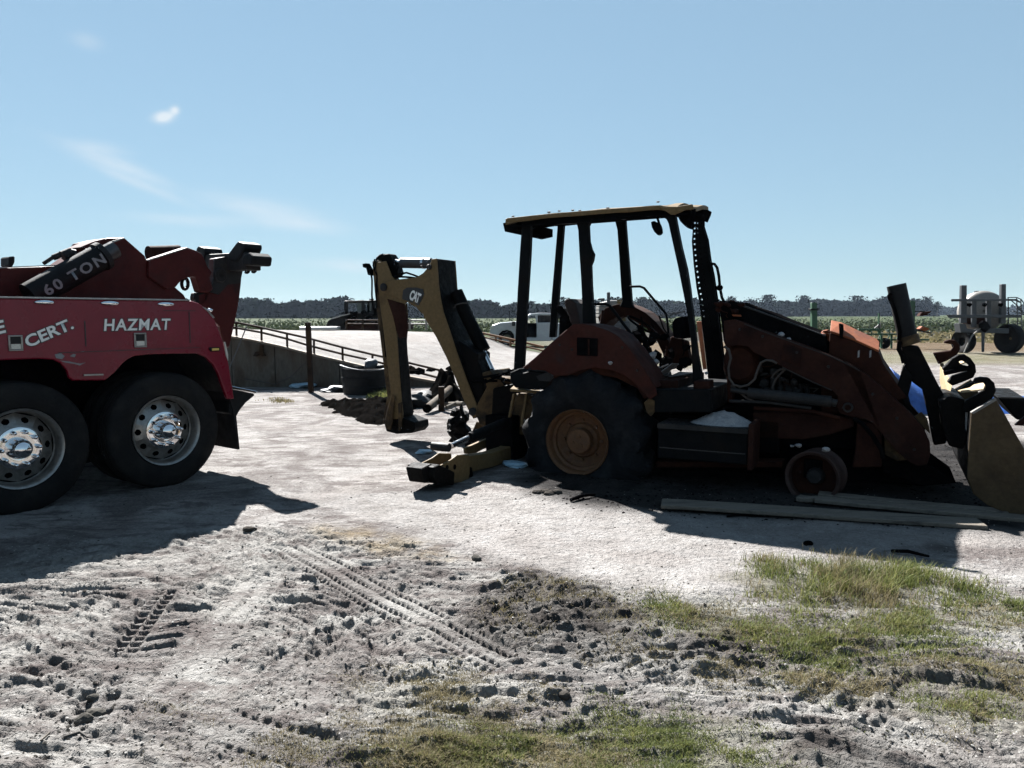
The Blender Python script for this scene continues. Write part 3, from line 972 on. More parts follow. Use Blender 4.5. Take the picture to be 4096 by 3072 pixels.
deck.build('chassis', M_soot, tow)
MB().box(TF, U_front, top_uz[0][0] - 0.02, -0.042, 0.06, z_top - 0.004, z_top + 0.012).build('top_rail', M_alu, tow, bevel=0.004)
# door seams and lower crease
sm = MB()
for p in ((680, 770), (1520, 700)):
    a = TF.hit(*P('A', *p)[0], -0.03)
    sm.box(TF, a[0] - 0.005, a[0] + 0.005, -0.0335, -0.031, za + 0.09, a[1])
a0, a1 = TF.hit(*P('A', 690, 1020)[0], -0.03), TF.hit(*P('A', 1600, 690)[0], -0.03)
sm.box(TF, -TW + 0.3, a1[0], -0.0335, -0.031, a0[1] - 0.003, a0[1] + 0.003)
sm.box(TF, TF.hit(*P('A', 1310, 690)[0], -0.03)[0], a1[0] - 0.04, -0.0335, -0.031, a1[1] - 0.003, a1[1] + 0.003)
sm.build('door_seam', M_ink, tow)
# scuffed paint patches
sc = MB()
for poly in ((440, 1040, 490, 1030, 520, 1055, 500, 1080, 450, 1070), (560, 1055, 590, 1035, 610, 1040, 600, 1065), (480, 1090, 560, 1098, 640, 1115, 690, 1105, 640, 1130, 600, 1118, 520, 1105), (635, 1020, 680, 1012, 670, 1022)):
    sc.ext(TF, P('A', *poly), -0.03, -0.0325, -0.031)
sc.build('paint_scuff', M_greylet, tow)
# lettering
word('HAZMAT', TF, -0.03, P('A', 835, 852)[0], P('A', 1375, 842)[0], 48, M_white, tow, outline=0.07, shear=0.12, font_off=0.022, space=1.12)
word('CERT.', TF, -0.03, P('A', 228, 990)[0], P('A', 598, 832)[0], 48, M_white, tow, outline=0.075, shear=0.05, font_off=0.026)
word('E', TF, -0.03, P('A', -38, 885)[0], P('A', 58, 862)[0], 52, M_white, tow, outline=0.075, shear=0.08, font_off=0.026)
# paddle latches
for (x0, y0, x1, y1) in ((68, 885, 178, 1015), (1078, 866, 1172, 986)):
    f = MB()
    A_, B_ = TF.hit(*P('A', x0, y1)[0], -0.03), TF.hit(*P('A', x1, y0)[0], -0.03)
    w_, h_ = B_[0] - A_[0], B_[1] - A_[1]
    for (p0, p1, q0, q1) in ((0, 1, 0, 0.1), (0, 1, 0.9, 1), (0, 0.14, 0.1, 0.9), (0.86, 1, 0.1, 0.9)):
        f.box(TF, A_[0] + w_ * p0, A_[0] + w_ * p1, -0.045, -0.031, A_[1] + h_ * q0, A_[1] + h_ * q1)
    la = f.build('latch', M_alu, tow, bevel=0.003)
    MB().box(TF, A_[0] + w_ * 0.15, A_[0] + w_ * 0.85, -0.036, -0.032, A_[1] + h_ * 0.46, A_[1] + h_ * 0.89).build('paddle', M_darksteel, la)
    MB().box(TF, A_[0] + w_ * 0.17, A_[0] + w_ * 0.83, -0.041, -0.032, A_[1] + h_ * 0.12, A_[1] + h_ * 0.44).build('latch_plate', M_lens, la)
# marker lights along the top
for (x, y, rx) in ((355, 622, 85), (882, 629, 78), (1332, 637, 70)):
    u, z = TF.hit(*P('A', x, y)[0], -0.03)
    u2, _ = TF.hit(*P('A', x + rx, y)[0], -0.03)
    l_ = MB()
    bm = bmesh.new()
    bmesh.ops.create_uvsphere(bm, u_segments=20, v_segments=10, radius=1)
    ru = u2 - u
    l_.add([TF.w(u + q.co.x * ru, -0.032 + q.co.y * 0.03, z + q.co.z * ru * 0.27) for q in bm.verts], [tuple(q.index for q in f.verts) for f in bm.faces])
    bm.free()
    l_.build('marker_light', M_chrome, tow, smooth=True)
# small side marker and lower trim
f = MB().ext(TF, P('A', 1680, 985, 1760, 983, 1768, 1000, 1760, 1015, 1690, 1018, 1678, 1002), -0.03, -0.045, -0.031).build('side_marker', M_black, tow, bevel=0.003)
MB().ext(TF, P('A', 1705, 992, 1760, 990, 1760, 1008, 1705, 1010), -0.045, -0.049, -0.046).build('marker_lens', M_amber, f)
MB().ext(TF, P('A', 670, 1200, 825, 1196, 828, 1208, 668, 1214), -0.03, -0.045, -0.031).build('reflector_strip', M_alu, tow)
MB().ext(TF, P('A', 1625, 660, 1650, 665, 1725, 745, 1712, 750, 1660, 690), -0.03, -0.04, -0.031).build('corner_trim', M_alu, tow)
MB().ext(TF, P('A', 1795, 940, 1805, 940, 1828, 1040, 1830, 1090, 1815, 1050), -0.03, -0.045, -0.031).build('tail_light', M_lens, tow)
MB().blob(TF.w(*(lambda q: (q[0], -0.02, q[1]))(TF.hit(*P('A', 1685, 685)[0], -0.02))), (0.03, 0.03, 0.02), 2, 3, 0.1).build('corner_light', M_chrome, tow, smooth=True)
# rear tailboard with bright lip, mud flap
MB().ext(TF, P('B', 1530, 250, 1560, 262, 1690, 290, 1700, 300, 1640, 350, 1600, 400, 1575, 445, 1530, 420), 0.0, 0.02, 2.4).build('tailboard', M_black, tow, bevel=0.006)
MB().ext(TF, P('B', 1545, 240, 1620, 255, 1716, 275, 1700, 288, 1620, 272, 1548, 262), 0.0, 0.01, 2.42).build('tailboard_lip', M_chrome, tow, bevel=0.004)
uf, zf = TF.hit(*P('B', 1585, 660)[0], 0.0)
fl = MB().uzext(TF, [(uf - 0.3, zf + 1.0), (uf - 0.05, zf + 0.62), (uf - 0.02, zf + 0.4), (uf + 0.01, zf), (uf - 0.012, zf), (uf - 0.05, zf + 0.4), (uf - 0.1, zf + 0.6), (uf - 0.33, zf + 1.0)], 0.0, 0.62)
fl.build('mud_flap', M_black, tow)
MB().uzext(TF, [(uf - 0.3, zf + 1.0), (uf - 0.05, zf + 0.62), (uf - 0.02, zf + 0.4), (uf + 0.01, zf), (uf - 0.012, zf), (uf - 0.05, zf + 0.4), (uf - 0.1, zf + 0.6), (uf - 0.33, zf + 1.0)], 1.8, 2.42).build('mud_flap', M_black, tow)

# boom
vb = 0.98
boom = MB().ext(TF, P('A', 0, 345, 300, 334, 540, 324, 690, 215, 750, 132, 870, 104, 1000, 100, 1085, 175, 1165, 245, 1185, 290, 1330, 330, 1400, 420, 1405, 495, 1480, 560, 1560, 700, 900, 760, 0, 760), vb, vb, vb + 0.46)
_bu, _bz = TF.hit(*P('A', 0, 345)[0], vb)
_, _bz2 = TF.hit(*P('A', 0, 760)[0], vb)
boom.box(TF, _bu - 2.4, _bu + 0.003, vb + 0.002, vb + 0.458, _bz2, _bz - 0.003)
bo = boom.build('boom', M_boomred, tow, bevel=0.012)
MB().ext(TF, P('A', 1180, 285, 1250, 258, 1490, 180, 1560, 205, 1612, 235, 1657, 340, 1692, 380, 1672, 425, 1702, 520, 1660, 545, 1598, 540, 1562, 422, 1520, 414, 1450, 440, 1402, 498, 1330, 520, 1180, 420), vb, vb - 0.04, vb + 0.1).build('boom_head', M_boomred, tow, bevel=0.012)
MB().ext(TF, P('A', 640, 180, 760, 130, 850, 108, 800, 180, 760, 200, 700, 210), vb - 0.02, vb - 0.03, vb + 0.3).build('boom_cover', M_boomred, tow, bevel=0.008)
u0, z0 = TF.hit(*P('A', 1195, 232)[0], vb + 0.3)
u1, z1 = TF.hit(*P('A', 1440, 222)[0], vb + 0.3)
MB().tube([TF.w(u0, vb + 0.3, z0), TF.w(u1, vb + 0.3, z1)], 0.085, 20).build('winch_drum', M_rustred, tow, smooth=True)
# pale edge strips that catch the sun on the boom
for poly in ((0, 338, 300, 327, 545, 317, 545, 326, 300, 336, 0, 347), (1182, 280, 1330, 234, 1490, 184, 1490, 192, 1330, 243, 1184, 289), (870, 150, 900, 128, 985, 104, 1000, 106, 940, 130, 880, 153)):
    MB().ext(TF, P('A', *poly), vb - 0.05, vb - 0.06, vb - 0.041).build('edge_strip', M_alu, bo)
# hydraulic ram with its lettering
pa, pb = P('A', 235, 575)[0], P('A', 800, 262)[0]
vr = vb - 0.22
A3, B3 = TF.pt(pa, vr), TF.pt(pb, vr)
C3 = TF.pt(P('A', 925, 195)[0], vr)
ram = MB().tube([A3, B3], 0.125, 28).build('boom_ram', M_black, tow, smooth=True)
MB().tube([B3, B3 + (B3 - A3).normalized() * 0.05], 0.14, 28).build('ram_collar', M_darksteel, ram, smooth=True)
MB().tube([B3, C3], 0.085, 24).build('ram_rod', M_cyl, ram, smooth=True)
word('60 TON', TF, vr - 0.128, P('A', 385, 575)[0], P('A', 862, 300)[0], 45, M_greylet, tow, name='ram_lettering', font_off=0.03, space=1.25)
st = MB()
for (a, b, r) in (((350, 310), (460, 238), 0.018), ((500, 250), (560, 225), 0.05), ((560, 225), (600, 235), 0.045), ((430, 262), (480, 240), 0.03), ((690, 215), (800, 205), 0.03)):
    st.tube([TF.pt(P('A', *a)[0], vr + 0.1), TF.pt(P('A', *b)[0], vr + 0.1)], r, 10)
st.build('hose_fittings', M_darksteel, tow, smooth=True)
MB().ext(TF, P('A', 72, 255, 122, 250, 120, 300, 100, 340, 72, 330), vb - 0.1, vb - 0.1, vb + 0.1).build('boom_lug', M_black, tow, bevel=0.01)
# upright stinger with cross bar at the tail
vs_ = 1.0
MB().ext(TF, P('A', 1725, 270, 1840, 250, 1950, 370, 1940, 480, 1925, 600, 1900, 740, 1845, 990, 1800, 960, 1770, 820, 1690, 740, 1600, 660, 1590, 560, 1680, 530, 1720, 420), vs_, vs_, vs_ + 0.12).build('stinger', M_boomred, tow, bevel=0.012)
MB().ext(TF, P('A', 1725, 270, 1845, 250, 1950, 370, 1930, 470, 1830, 480, 1760, 560, 1690, 540, 1720, 420), vs_ - 0.02, vs_ - 0.025, vs_ - 0.003).build('stinger_plate', M_darksteel, tow)
c_ = TF.pt(P('A', 1770, 405)[0], vs_ - 0.03)
MB().lathe(c_, (TF.V[0], TF.V[1], 0), [(0.02, -0.02), (0.07, -0.02), (0.08, -0.01), (0.085, 0.0)], 24).lathe(c_, (TF.V[0], TF.V[1], 0), [(0.035, -0.03), (0.05, -0.03), (0.05, -0.018)], 20).build('pulley', M_darksteel, tow, smooth=True)
ux, zx = TF.hit(*P('A', 2060, 285)[0], 0.55)
_, zl = TF.lat(*P('A', 1690, 300)[0], ux)
vl, _ = TF.lat(*P('A', 1640, 300)[0], ux)
zr = zx
hb = 0.11


def zbar(v):
    return zr + (zl - zr) * (v - 0.55) / (vl - 0.55)


cb = MB()
cb.prism([TF.w(ux - 0.1, 0.6, zbar(0.6) - hb), TF.w(ux + 0.1, 0.6, zbar(0.6) - hb), TF.w(ux + 0.1, vl, zbar(vl) - hb), TF.w(ux - 0.1, vl, zbar(vl) - hb)],
         [TF.w(ux - 0.1, 0.6, zbar(0.6) + hb * 0.8), TF.w(ux + 0.1, 0.6, zbar(0.6) + hb * 0.8), TF.w(ux + 0.1, vl, zbar(vl) + hb * 0.8), TF.w(ux - 0.1, vl, zbar(vl) + hb * 0.8)])
bar = cb.build('crossbar', M_darksteel, tow, bevel=0.015)
MB().latext(TF, P('A', 2045, 235, 2085, 228, 2115, 260, 2105, 330, 2030, 330, 2020, 290), ux, ux - 0.13, ux + 0.13).build('crossbar_end', M_black, tow, bevel=0.02)
for poly in ((1655, 190, 1670, 175, 1715, 190, 1722, 220, 1700, 340, 1640, 340, 1635, 270), (1975, 150, 1990, 138, 2035, 155, 2038, 190, 2010, 250, 1975, 300, 1910, 290, 1910, 235)):
    MB().latext(TF, P('A', *poly), ux, ux - 0.12, ux + 0.12).build('fork_holder', M_black, tow, bevel=0.015)
hk = MB()
for c0 in ((1985, 370), (2040, 365)):
    q = [P('A', c0[0] + 16 * math.cos(a), c0[1] + 14 * math.sin(a))[0] for a in [math.pi * (1.2 + k * 0.2) * -1 for k in range(9)]]
    hk.tube([TF.pt(x, 0.7) for x in q], 0.016, 8)
hk.build('tow_hook', M_black, tow, smooth=True)
# chain ring hanging under the boom head
rg = [TF.pt(P('A', 1487 + 26 * math.cos(a), 472 + 44 * math.sin(a))[0], vb + 0.2) for a in [2 * math.pi * k / 16 for k in range(17)]]
MB().tube(rg, 0.02, 8, caps=False).build('chain_ring', M_black, tow, smooth=True)
MB().ext(TF, P('A', 1580, 545, 1690, 535, 1680, 600, 1640, 640, 1590, 630, 1570, 590), vb, vb + 0.02, vb + 0.12).build('boom_hinge', M_black, tow, bevel=0.01)
# thin rod seen behind the tail
ROD = at_depth(*P('A', 1985, 815)[0], 15.5), at_depth(*P('A', 1840, 1165)[0], 15.5)

# ------------------------------------------------------------------ burnt backhoe loader (right)
_rg = ground(2304, 1905)
_fg = ground(3246, 2000)
BF = Frame(_rg, (_fg[0] - _rg[0], _fg[1] - _rg[1]))
bh = thing('backhoe_loader', 'burnt out backhoe loader with rusted fender, open cab and CAT emblem on its boom', 'backhoe', BF.w(1.0, 1.0, 0))
WB = math.hypot(_fg[0] - _rg[0], _fg[1] - _rg[1])
BV = Vector((BF.V[0], BF.V[1], 0))
BU = Vector((BF.U[0], BF.U[1], 0))


def bx(name, mat_, pix, vref, v0, v1, bevel=0.008, parent=None, **kw):
    return MB().ext(BF, pix, vref, v0, v1).build(name, mat_, parent or bh, bevel=bevel, **kw)


def tube_px(name, mat_, pix, v, r, parent=None, n=10):
    vs = v if isinstance(v, (list, tuple)) else [v] * len(pix)
    return MB().tube([BF.pt(p, q) for p, q in zip(pix, vs)], r, n).build(name, mat_, parent or bh, smooth=True)


# rear wheels
RZ = 0.335
RU = BF.hit(*P('F', 560, 1080)[0], 0.06)[0]


def rear_wheel(v0, sgn):
    ax = BV * sgn
    c = BF.w(RU, v0, RZ)
    rr = 0.325
    w = MB()
    w.lathe(c, ax, [(rr + 0.012, 0.0), (rr + 0.02, 0.012), (rr, 0.03), (rr - 0.015, 0.06), (rr - 0.02, 0.11), (rr - 0.045, 0.125), (rr - 0.05, 0.16), (rr - 0.09, 0.19), (0.19, 0.2), (0.17, 0.17), (0.02, 0.17)], 56)
    wh = w.build('wheel', M_rim, bh, smooth=True)
    MB().lathe(c, ax, [(0.002, 0.055), (0.118, 0.058), (0.13, 0.068), (0.133, 0.17)], 36).build('hub', M_rim, wh, smooth=True)
    e1, e2 = Vector((0, 0, 1)), ax.cross(Vector((0, 0, 1)))
    for k in range(3):
        q = 2 * math.pi * k / 3 + 0.3
        p = c + (e1 * math.cos(q) + e2 * math.sin(q)) * 0.055
        MB().lathe(p, ax, [(0.002, 0.044), (0.014, 0.046), (0.016, 0.06)], 8).build('hub_bolt', M_rim, wh)
    for k in range(8):
        q = 2 * math.pi * k / 8
        p = c + (e1 * math.cos(q) + e2 * math.sin(q)) * 0.208
        MB().lathe(p, ax, [(0.002, 0.168), (0.018, 0.17), (0.02, 0.2)], 6).build('wheel_nut', M_rim, wh)
    # sagging burnt carcass
    W, R = 0.46, 0.66
    prof = [(rr, 0.035), (rr + 0.03, 0.005), (rr + 0.1, -0.03), (rr + 0.19, -0.035), (rr + 0.27, -0.01), (R - 0.03, 0.03), (R, 0.06)]
    for g in range(9):
        prof.append((R + 0.004, 0.06 + (g + 0.5) * (W - 0.12) / 9))
    prof += [(R, W - 0.06), (R - 0.05, W - 0.01), (rr + 0.15, W + 0.03), (rr + 0.02, W), (rr, W - 0.03)]
    n = 150
    mb = MB()

    def fn(r, a, q):
        if r > 0.55:
            s = a / W
            lug = math.sin(26 * q / 2 + (6.5 * s if s < 0.5 else 6.5 * (1 - s)) + 0.6)
            r += 0.045 * max(-0.2, min(0.8, lug * 2)) + 0.012 * math.sin(7 * q + 9 * a) + 0.012 * math.sin(15 * q - 13 * a)
        if r > rr + 0.04:
            r += 0.008 * math.sin(11 * q + 17 * r)
        a += 0.012 * math.sin(9 * q + 12 * r) * (1 if r > rr + 0.04 else 0)
        return r, a
    mb.lathe(c, ax, prof, n, fn=fn, closed=True)
    vs = []
    for (x, y, z) in mb.v:
        du = (x - c.x) * BU.x + (y - c.y) * BU.y
        dr = math.hypot(du, z - c.z)
        k = max(0.0, min(1.0, (dr - rr) / (R - rr)))
        shift = 0.07 * k
        z2 = z + 0.05 * k if z > c.z else z
        if z2 < 0.02:
            z2 = 0.02 * (z2 / 0.02 if z2 > 0 else -0.2) * 0.5
            shift += 0.06 * k * (1 if du > 0 else -1)
        vs.append((x + BU.x * shift, y + BU.y * shift, z2))
    mb.v = vs
    mb.build('tyre', M_burnttyre, wh, smooth=True)
    return wh


rear_wheel(0.06, 1)
rear_wheel(2.08, -1)

# front wheels: bare rims
FU, FZ0 = BF.hit(*P('G', 1303, 1395)[0], 0.12)
for v0, sgn in ((0.12, 1), (2.0, -1)):
    ax = ((BV + BU * 0.2 * sgn) * sgn).normalized()
    c = BF.w(FU, v0, 0.172)
    w = MB().lathe(c, ax, [(0.205, 0.05), (0.21, 0.015), (0.235, 0.0), (0.243, 0.006), (0.243, 0.02), (0.22, 0.04), (0.212, 0.09), (0.205, 0.22), (0.222, 0.25), (0.24, 0.262), (0.24, 0.275), (0.21, 0.272), (0.2, 0.26)], 56)
    wh = w.build('wheel', M_frontrim, bh, smooth=True)
    MB().lathe(c, ax, [(0.206, 0.09), (0.2, 0.13), (0.18, 0.15), (0.1, 0.155), (0.02, 0.15)], 48).build('wheel_disc', M_rust, wh, smooth=True)
    MB().lathe(c, ax, [(0.002, 0.07), (0.06, 0.075), (0.075, 0.1), (0.08, 0.155)], 24).build('hub', M_darksteel, wh, smooth=True)

# chassis and belly
ch = MB()
ch.box(BF, -0.95, WB + 0.35, 0.72, 1.45, 0.36, 0.72)
ch.box(BF, RU - 0.12, RU + 0.12, 0.4, 1.75, RZ - 0.13, RZ + 0.16)
ch.box(BF, FU - 0.08, FU + 0.08, 0.25, 1.9, 0.14, 0.32)
ch.box(BF, 0.55, WB - 0.35, 0.5, 1.7, 0.3, 0.62)
ch.box(BF, 0.45, WB + 0.9, 0.9, 1.6, 0.03, 0.34)  # low box added under the belly to block sunlight passing beneath
ch.build('chassis', M_soot, bh, bevel=0.01)

# fenders
fen = P('F', 165, 500, 250, 430, 400, 295, 540, 176, 612, 176, 690, 190, 790, 222, 870, 265, 960, 365, 1055, 500, 1145, 645, 1155, 700, 1105, 735, 1050, 680, 985, 610, 920, 560, 830, 520, 700, 500, 600, 515, 500, 555, 400, 560, 330, 520, 230, 515)
bx('fender', M_fender, fen, 0.06, 0.06, 0.09, 0.006)
bx('fender_top', M_fender, P('F', 165, 500, 250, 430, 400, 295, 540, 176, 612, 176, 690, 190, 790, 222, 870, 265, 960, 365, 1055, 500, 1145, 645, 1130, 652, 1042, 508, 948, 378, 860, 280, 785, 238, 690, 206, 610, 192, 545, 192, 408, 308, 258, 442, 178, 512), 0.06, 0.091, 0.56, 0)
# recessed strip under the fender
bx('fender_liner', M_rust, P('F', 330, 650, 390, 560, 480, 500, 600, 455, 700, 440, 830, 460, 930, 520, 1020, 610, 1100, 720, 1060, 730, 1010, 650, 860, 575, 700, 545, 560, 565, 470, 605, 390, 650), 0.12, 0.12, 0.56, 0.005)
bx('fender_hole', M_soot, P('F', 570, 276, 722, 284, 720, 414, 570, 408), 0.06, 0.045, 0.058, 0.002)
bx('hole_divider', M_rust, P('F', 652, 290, 664, 290, 664, 405, 652, 405), 0.06, 0.04, 0.044, 0)
fe2 = P('E', 860, 1010, 920, 940, 1000, 912, 1060, 905, 1140, 930, 1230, 975, 1310, 1045, 1390, 1140, 1440, 1270, 1450, 1420, 1380, 1420, 1370, 1300, 1320, 1195, 1240, 1100, 1160, 1050, 1080, 1010, 1010, 1010, 950, 1040, 890, 1100)
bx('far_fender', M_rust, fe2, 1.6, 1.6, 1.98, 0.006)
# charred rear sill the rear post bends into
bx('rear_sill', M_sootblue, P('F', 95, 530, 165, 500, 185, 535, 240, 520, 330, 525, 400, 560, 445, 595, 400, 652, 280, 660, 135, 642, 100, 600), 0.2, 0.12, 0.5, 0.01)
bx('sill_patch', M_darksteel, P('F', 270, 560, 360, 530, 400, 570, 370, 600, 290, 595), 0.12, 0.108, 0.118, 0)

# cab posts
VN, VF = 0.42, 1.58
NP = (VN, VN + 0.075)
FPv = (VF, VF + 0.075)
bx('cab_post', M_sootblue, P('E', 268, 262, 335, 288, 326, 520, 306, 830, 290, 1120, 276, 1400, 270, 1500, 330, 1545, 230, 1560, 205, 1530, 200, 1460, 214, 1200, 232, 830, 250, 520), VN, *NP)
bx('cab_post', M_sootblue, P('E', 546, 285, 592, 285, 572, 560, 552, 840, 525, 1170, 478, 1170, 500, 840, 524, 560), VF, *FPv)
bx('cab_post', M_sootblue, P('E', 690, 262, 800, 262, 784, 300, 790, 420, 806, 480, 826, 520, 818, 570, 803, 605, 808, 760, 822, 960, 836, 1080, 740, 1062, 738, 900, 728, 700, 716, 520, 706, 330), VN, *NP)
bx('cab_post', M_sootblue, P('E', 985, 225, 1082, 225, 1074, 260, 1086, 420, 1104, 640, 1116, 800, 1124, 905, 1145, 945, 1030, 930, 1050, 880, 1040, 760, 1028, 560, 1012, 330), VF, *FPv)
bx('cab_post', M_sootblue, P('E', 1370, 190, 1465, 215, 1478, 290, 1512, 460, 1556, 640, 1580, 790, 1640, 1300, 1690, 1570, 1610, 1570, 1600, 1400, 1590, 1200, 1560, 980, 1530, 820, 1490, 620, 1450, 440, 1415, 280), VN, VN - 0.02, VN + 0.08)
# roof rails
bx('roof_rail', M_sootblue, P('E', 268, 256, 700, 212, 1000, 190, 1350, 160, 1440, 180, 1450, 235, 1400, 250, 1350, 218, 1085, 232, 1060, 250, 985, 238, 800, 250, 785, 275, 690, 278, 340, 292, 270, 300), VN, VN - 0.01, VN + 0.07)
bx('roof_rail', M_sootblue, P('E', 560, 262, 1000, 222, 1400, 190, 1660, 165, 1665, 200, 1400, 222, 1080, 245, 560, 300), VF, VF - 0.01, VF + 0.07)
# roof sheet: warped by the heat
near = [BF.hit(*p, 0.3) for p in P('E', 140, 258, 250, 232, 480, 204, 700, 186, 930, 168, 1150, 152, 1340, 140, 1480, 150)]
rf = MB()
NR = 10
vs, fs = [], []
for i in range(29):
    t = i / 28 * (len(near) - 1)
    k = min(int(t), len(near) - 2)
    f_ = t - k
    u = near[k][0] * (1 - f_) + near[k + 1][0] * f_
    z = near[k][1] * (1 - f_) + near[k + 1][1] * f_
    for j in range(NR + 1):
        v = 0.3 + 1.42 * j / NR
        q = j / NR
        zz = z + 0.03 * math.sin(q * math.pi) * (0.6 + 0.3 * math.sin(i * 0.5)) + 0.004 * math.sin(i * 0.9 + q * 7) + (0.02 * math.sin(q * 9) if i > 25 else 0) + 0.16 * q
        vs.append(BF.w(u, v, zz))
n1 = len(vs)
for p in list(vs[:n1]):
    vs.append(p - Vector((0, 0, 0.045)))
for i in range(28):
    for j in range(NR):
        a, b, c, d = i * (NR + 1) + j, i * (NR + 1) + j + 1, (i + 1) * (NR + 1) + j + 1, (i + 1) * (NR + 1) + j
        fs += [(a, b, c, d), (n1 + a, n1 + d, n1 + c, n1 + b)]
for i in range(28):
    for j in (0, NR):
        a, d = i * (NR + 1) + j, (i + 1) * (NR + 1) + j
        fs.append((a, d, n1 + d, n1 + a))
for j in range(NR):
    for i in (0, 28):
        a, b = i * (NR + 1) + j, i * (NR + 1) + j + 1
        fs.append((a, b, n1 + b, n1 + a))
rf.add(vs, fs)
rf.build('roof', M_yellow, bh)
ln = MB()
ln.prism([BF.w(near[0][0] + 0.02, 0.33, near[0][1] - 0.075), BF.w(near[-1][0] - 0.02, 0.33, near[-1][1] - 0.075), BF.w(near[-1][0] - 0.02, 1.69, near[-1][1] + 0.08), BF.w(near[0][0] + 0.02, 1.69, near[0][1] + 0.08)],
         [BF.w(near[0][0] + 0.02, 0.33, near[0][1] - 0.055), BF.w(near[-1][0] - 0.02, 0.33, near[-1][1] - 0.055), BF.w(near[-1][0] - 0.02, 1.69, near[-1][1] + 0.1), BF.w(near[0][0] + 0.02, 1.69, near[0][1] + 0.1)])
ln.build('roof_lining', M_soot, bh)
bx('roof_gusset', M_yellow, P('E', 1340, 150, 1480, 150, 1600, 130, 1612, 170, 1545, 176, 1495, 198, 1462, 214, 1432, 212, 1400, 190, 1370, 172), 0.3, 0.285, 0.31, 0.004)
bx('roof_lip', M_yellow, P('E', 140, 250, 160, 238, 480, 205, 930, 168, 1340, 140, 1345, 172, 1000, 198, 700, 222, 400, 244, 250, 258, 150, 266), 0.3, 0.288, 0.3, 0.003)
for k, (x, y) in enumerate(((480, 192), (560, 183), (665, 178), (720, 180), (940, 160), (1330, 112), (200, 225))):
    MB().blob(BF.pt(P('E', x, y)[0], 0.34), (0.02, 0.02, 0.01), 1, k, 0.2).build('roof_bolt', M_ash, bh)
bx('roof_underside', M_soot, P('E', 150, 285, 262, 262, 262, 330, 200, 345, 165, 352), 0.6, 0.5, 1.5, 0.005)
bx('hanging_trim', M_soot, P('E', 340, 290, 400, 296, 415, 312, 430, 298, 525, 288, 525, 300, 425, 316, 400, 300, 345, 325), 0.5, 0.5, 0.52, 0)
bx('roof_front', M_soot, P('E', 1475, 200, 1500, 190, 1610, 160, 1600, 260, 1590, 325, 1560, 315, 1540, 300, 1505, 265, 1485, 225), 0.9, 0.9, 1.0, 0)
bx('roof_corner', M_soot, P('E', 1620, 165, 1735, 180, 1725, 215, 1700, 268, 1680, 250, 1620, 250), VF - 0.02, VF - 0.06, VF + 0.1, 0.006)

# perforated far front post
pl = [P('E', 1612, 160, 1682, 180), P('E', 1606, 300, 1682, 300), P('E', 1596, 424, 1714, 405), P('E', 1610, 600, 1735, 560), P('E', 1632, 780, 1762, 690), P('E', 1655, 900, 1790, 880), P('E', 1690, 1200, 1822, 1190), P('E', 1722, 1480, 1856, 1470), P('G', 612, 920, 720, 915)]
rows = []
for a, b in pl:
    rows.append((BF.pt(a, VF), BF.pt(b, VF)))
fine = []
for i in range(len(rows) - 1):
    n = max(1, int(round((rows[i + 1][0] - rows[i][0]).length / 0.062)))
    for k in range(n):
        f_ = k / n
        fine.append((rows[i][0].lerp(rows[i + 1][0], f_), rows[i][1].lerp(rows[i + 1][1], f_)))
fine.append(rows[-1])
pp = MB()
for i in range(len(fine) - 1):
    (a, b), (c, d) = fine[i], fine[i + 1]
    for k in range(3):
        q0, q1 = k / 3, (k + 1) / 3
        holed(a.lerp(b, q0), a.lerp(b, q1), c.lerp(d, q1), c.lerp(d, q0), 0.0105, pp)
po = pp.build('perforated_post', M_sootblue, bh)
so = po.modifiers.new('solid', 'SOLIDIFY')
so.thickness = 0.01
# web of the post behind the plate, leaving the left row of holes open to the sky in the upper half
wb = MB()
for i in range(len(fine) - 1):
    (a, b), (c, d) = fine[i], fine[i + 1]
    lo = 0.36 if i < 20 else 0.02
    off = BV * 0.05
    wb.prism([a.lerp(b, lo) + off, b + off, d + off, c.lerp(d, lo) + off], [a.lerp(b, lo) + off * 2, b + off * 2, d + off * 2, c.lerp(d, lo) + off * 2])
wb.build('post_web', M_soot, bh)
bx('orange_strip', M_orange, P('E', 1630, 1046, 1668, 1044, 1682, 1180, 1710, 1418, 1682, 1422, 1650, 1180), 1.0, 1.0, 1.02, 0.003)
MB().tube([BF.pt(p, VF + 0.02) for p in P('E', 1738, 595, 1772, 598, 1792, 625, 1806, 690, 1814, 780, 1830, 860, 1845, 890)], 0.016, 8).build('grab_handle', M_sootblue, bh, smooth=True)
MB().blob(BF.pt(P('E', 1812, 785)[0], VF), (0.04, 0.04, 0.035), 2, 5).build('handle_joint', M_soot, bh, smooth=True)
tube_px('grab_handle', M_sootblue, P('E', 1110, 774, 1190, 772, 1222, 785, 1290, 865, 1392, 985, 1402, 1030, 1412, 1140), 1.3, 0.014)
tube_px('grab_handle', M_sootblue, P('E', 820, 912, 920, 908, 955, 925, 1020, 1010, 1080, 1090, 1145, 1170, 1155, 1220, 1158, 1330), 0.75, 0.016)
# mirror
bx('mirror_glass', M_soot, P('E', 1274, 268, 1300, 260, 1350, 285, 1362, 320, 1366, 355, 1350, 372, 1330, 374, 1300, 345, 1282, 310), 0.55, 0.55, 0.58, 0.006)
tube_px('mirror_arm', M_soot, P('E', 1318, 215, 1330, 250, 1345, 295), 0.57, 0.012)
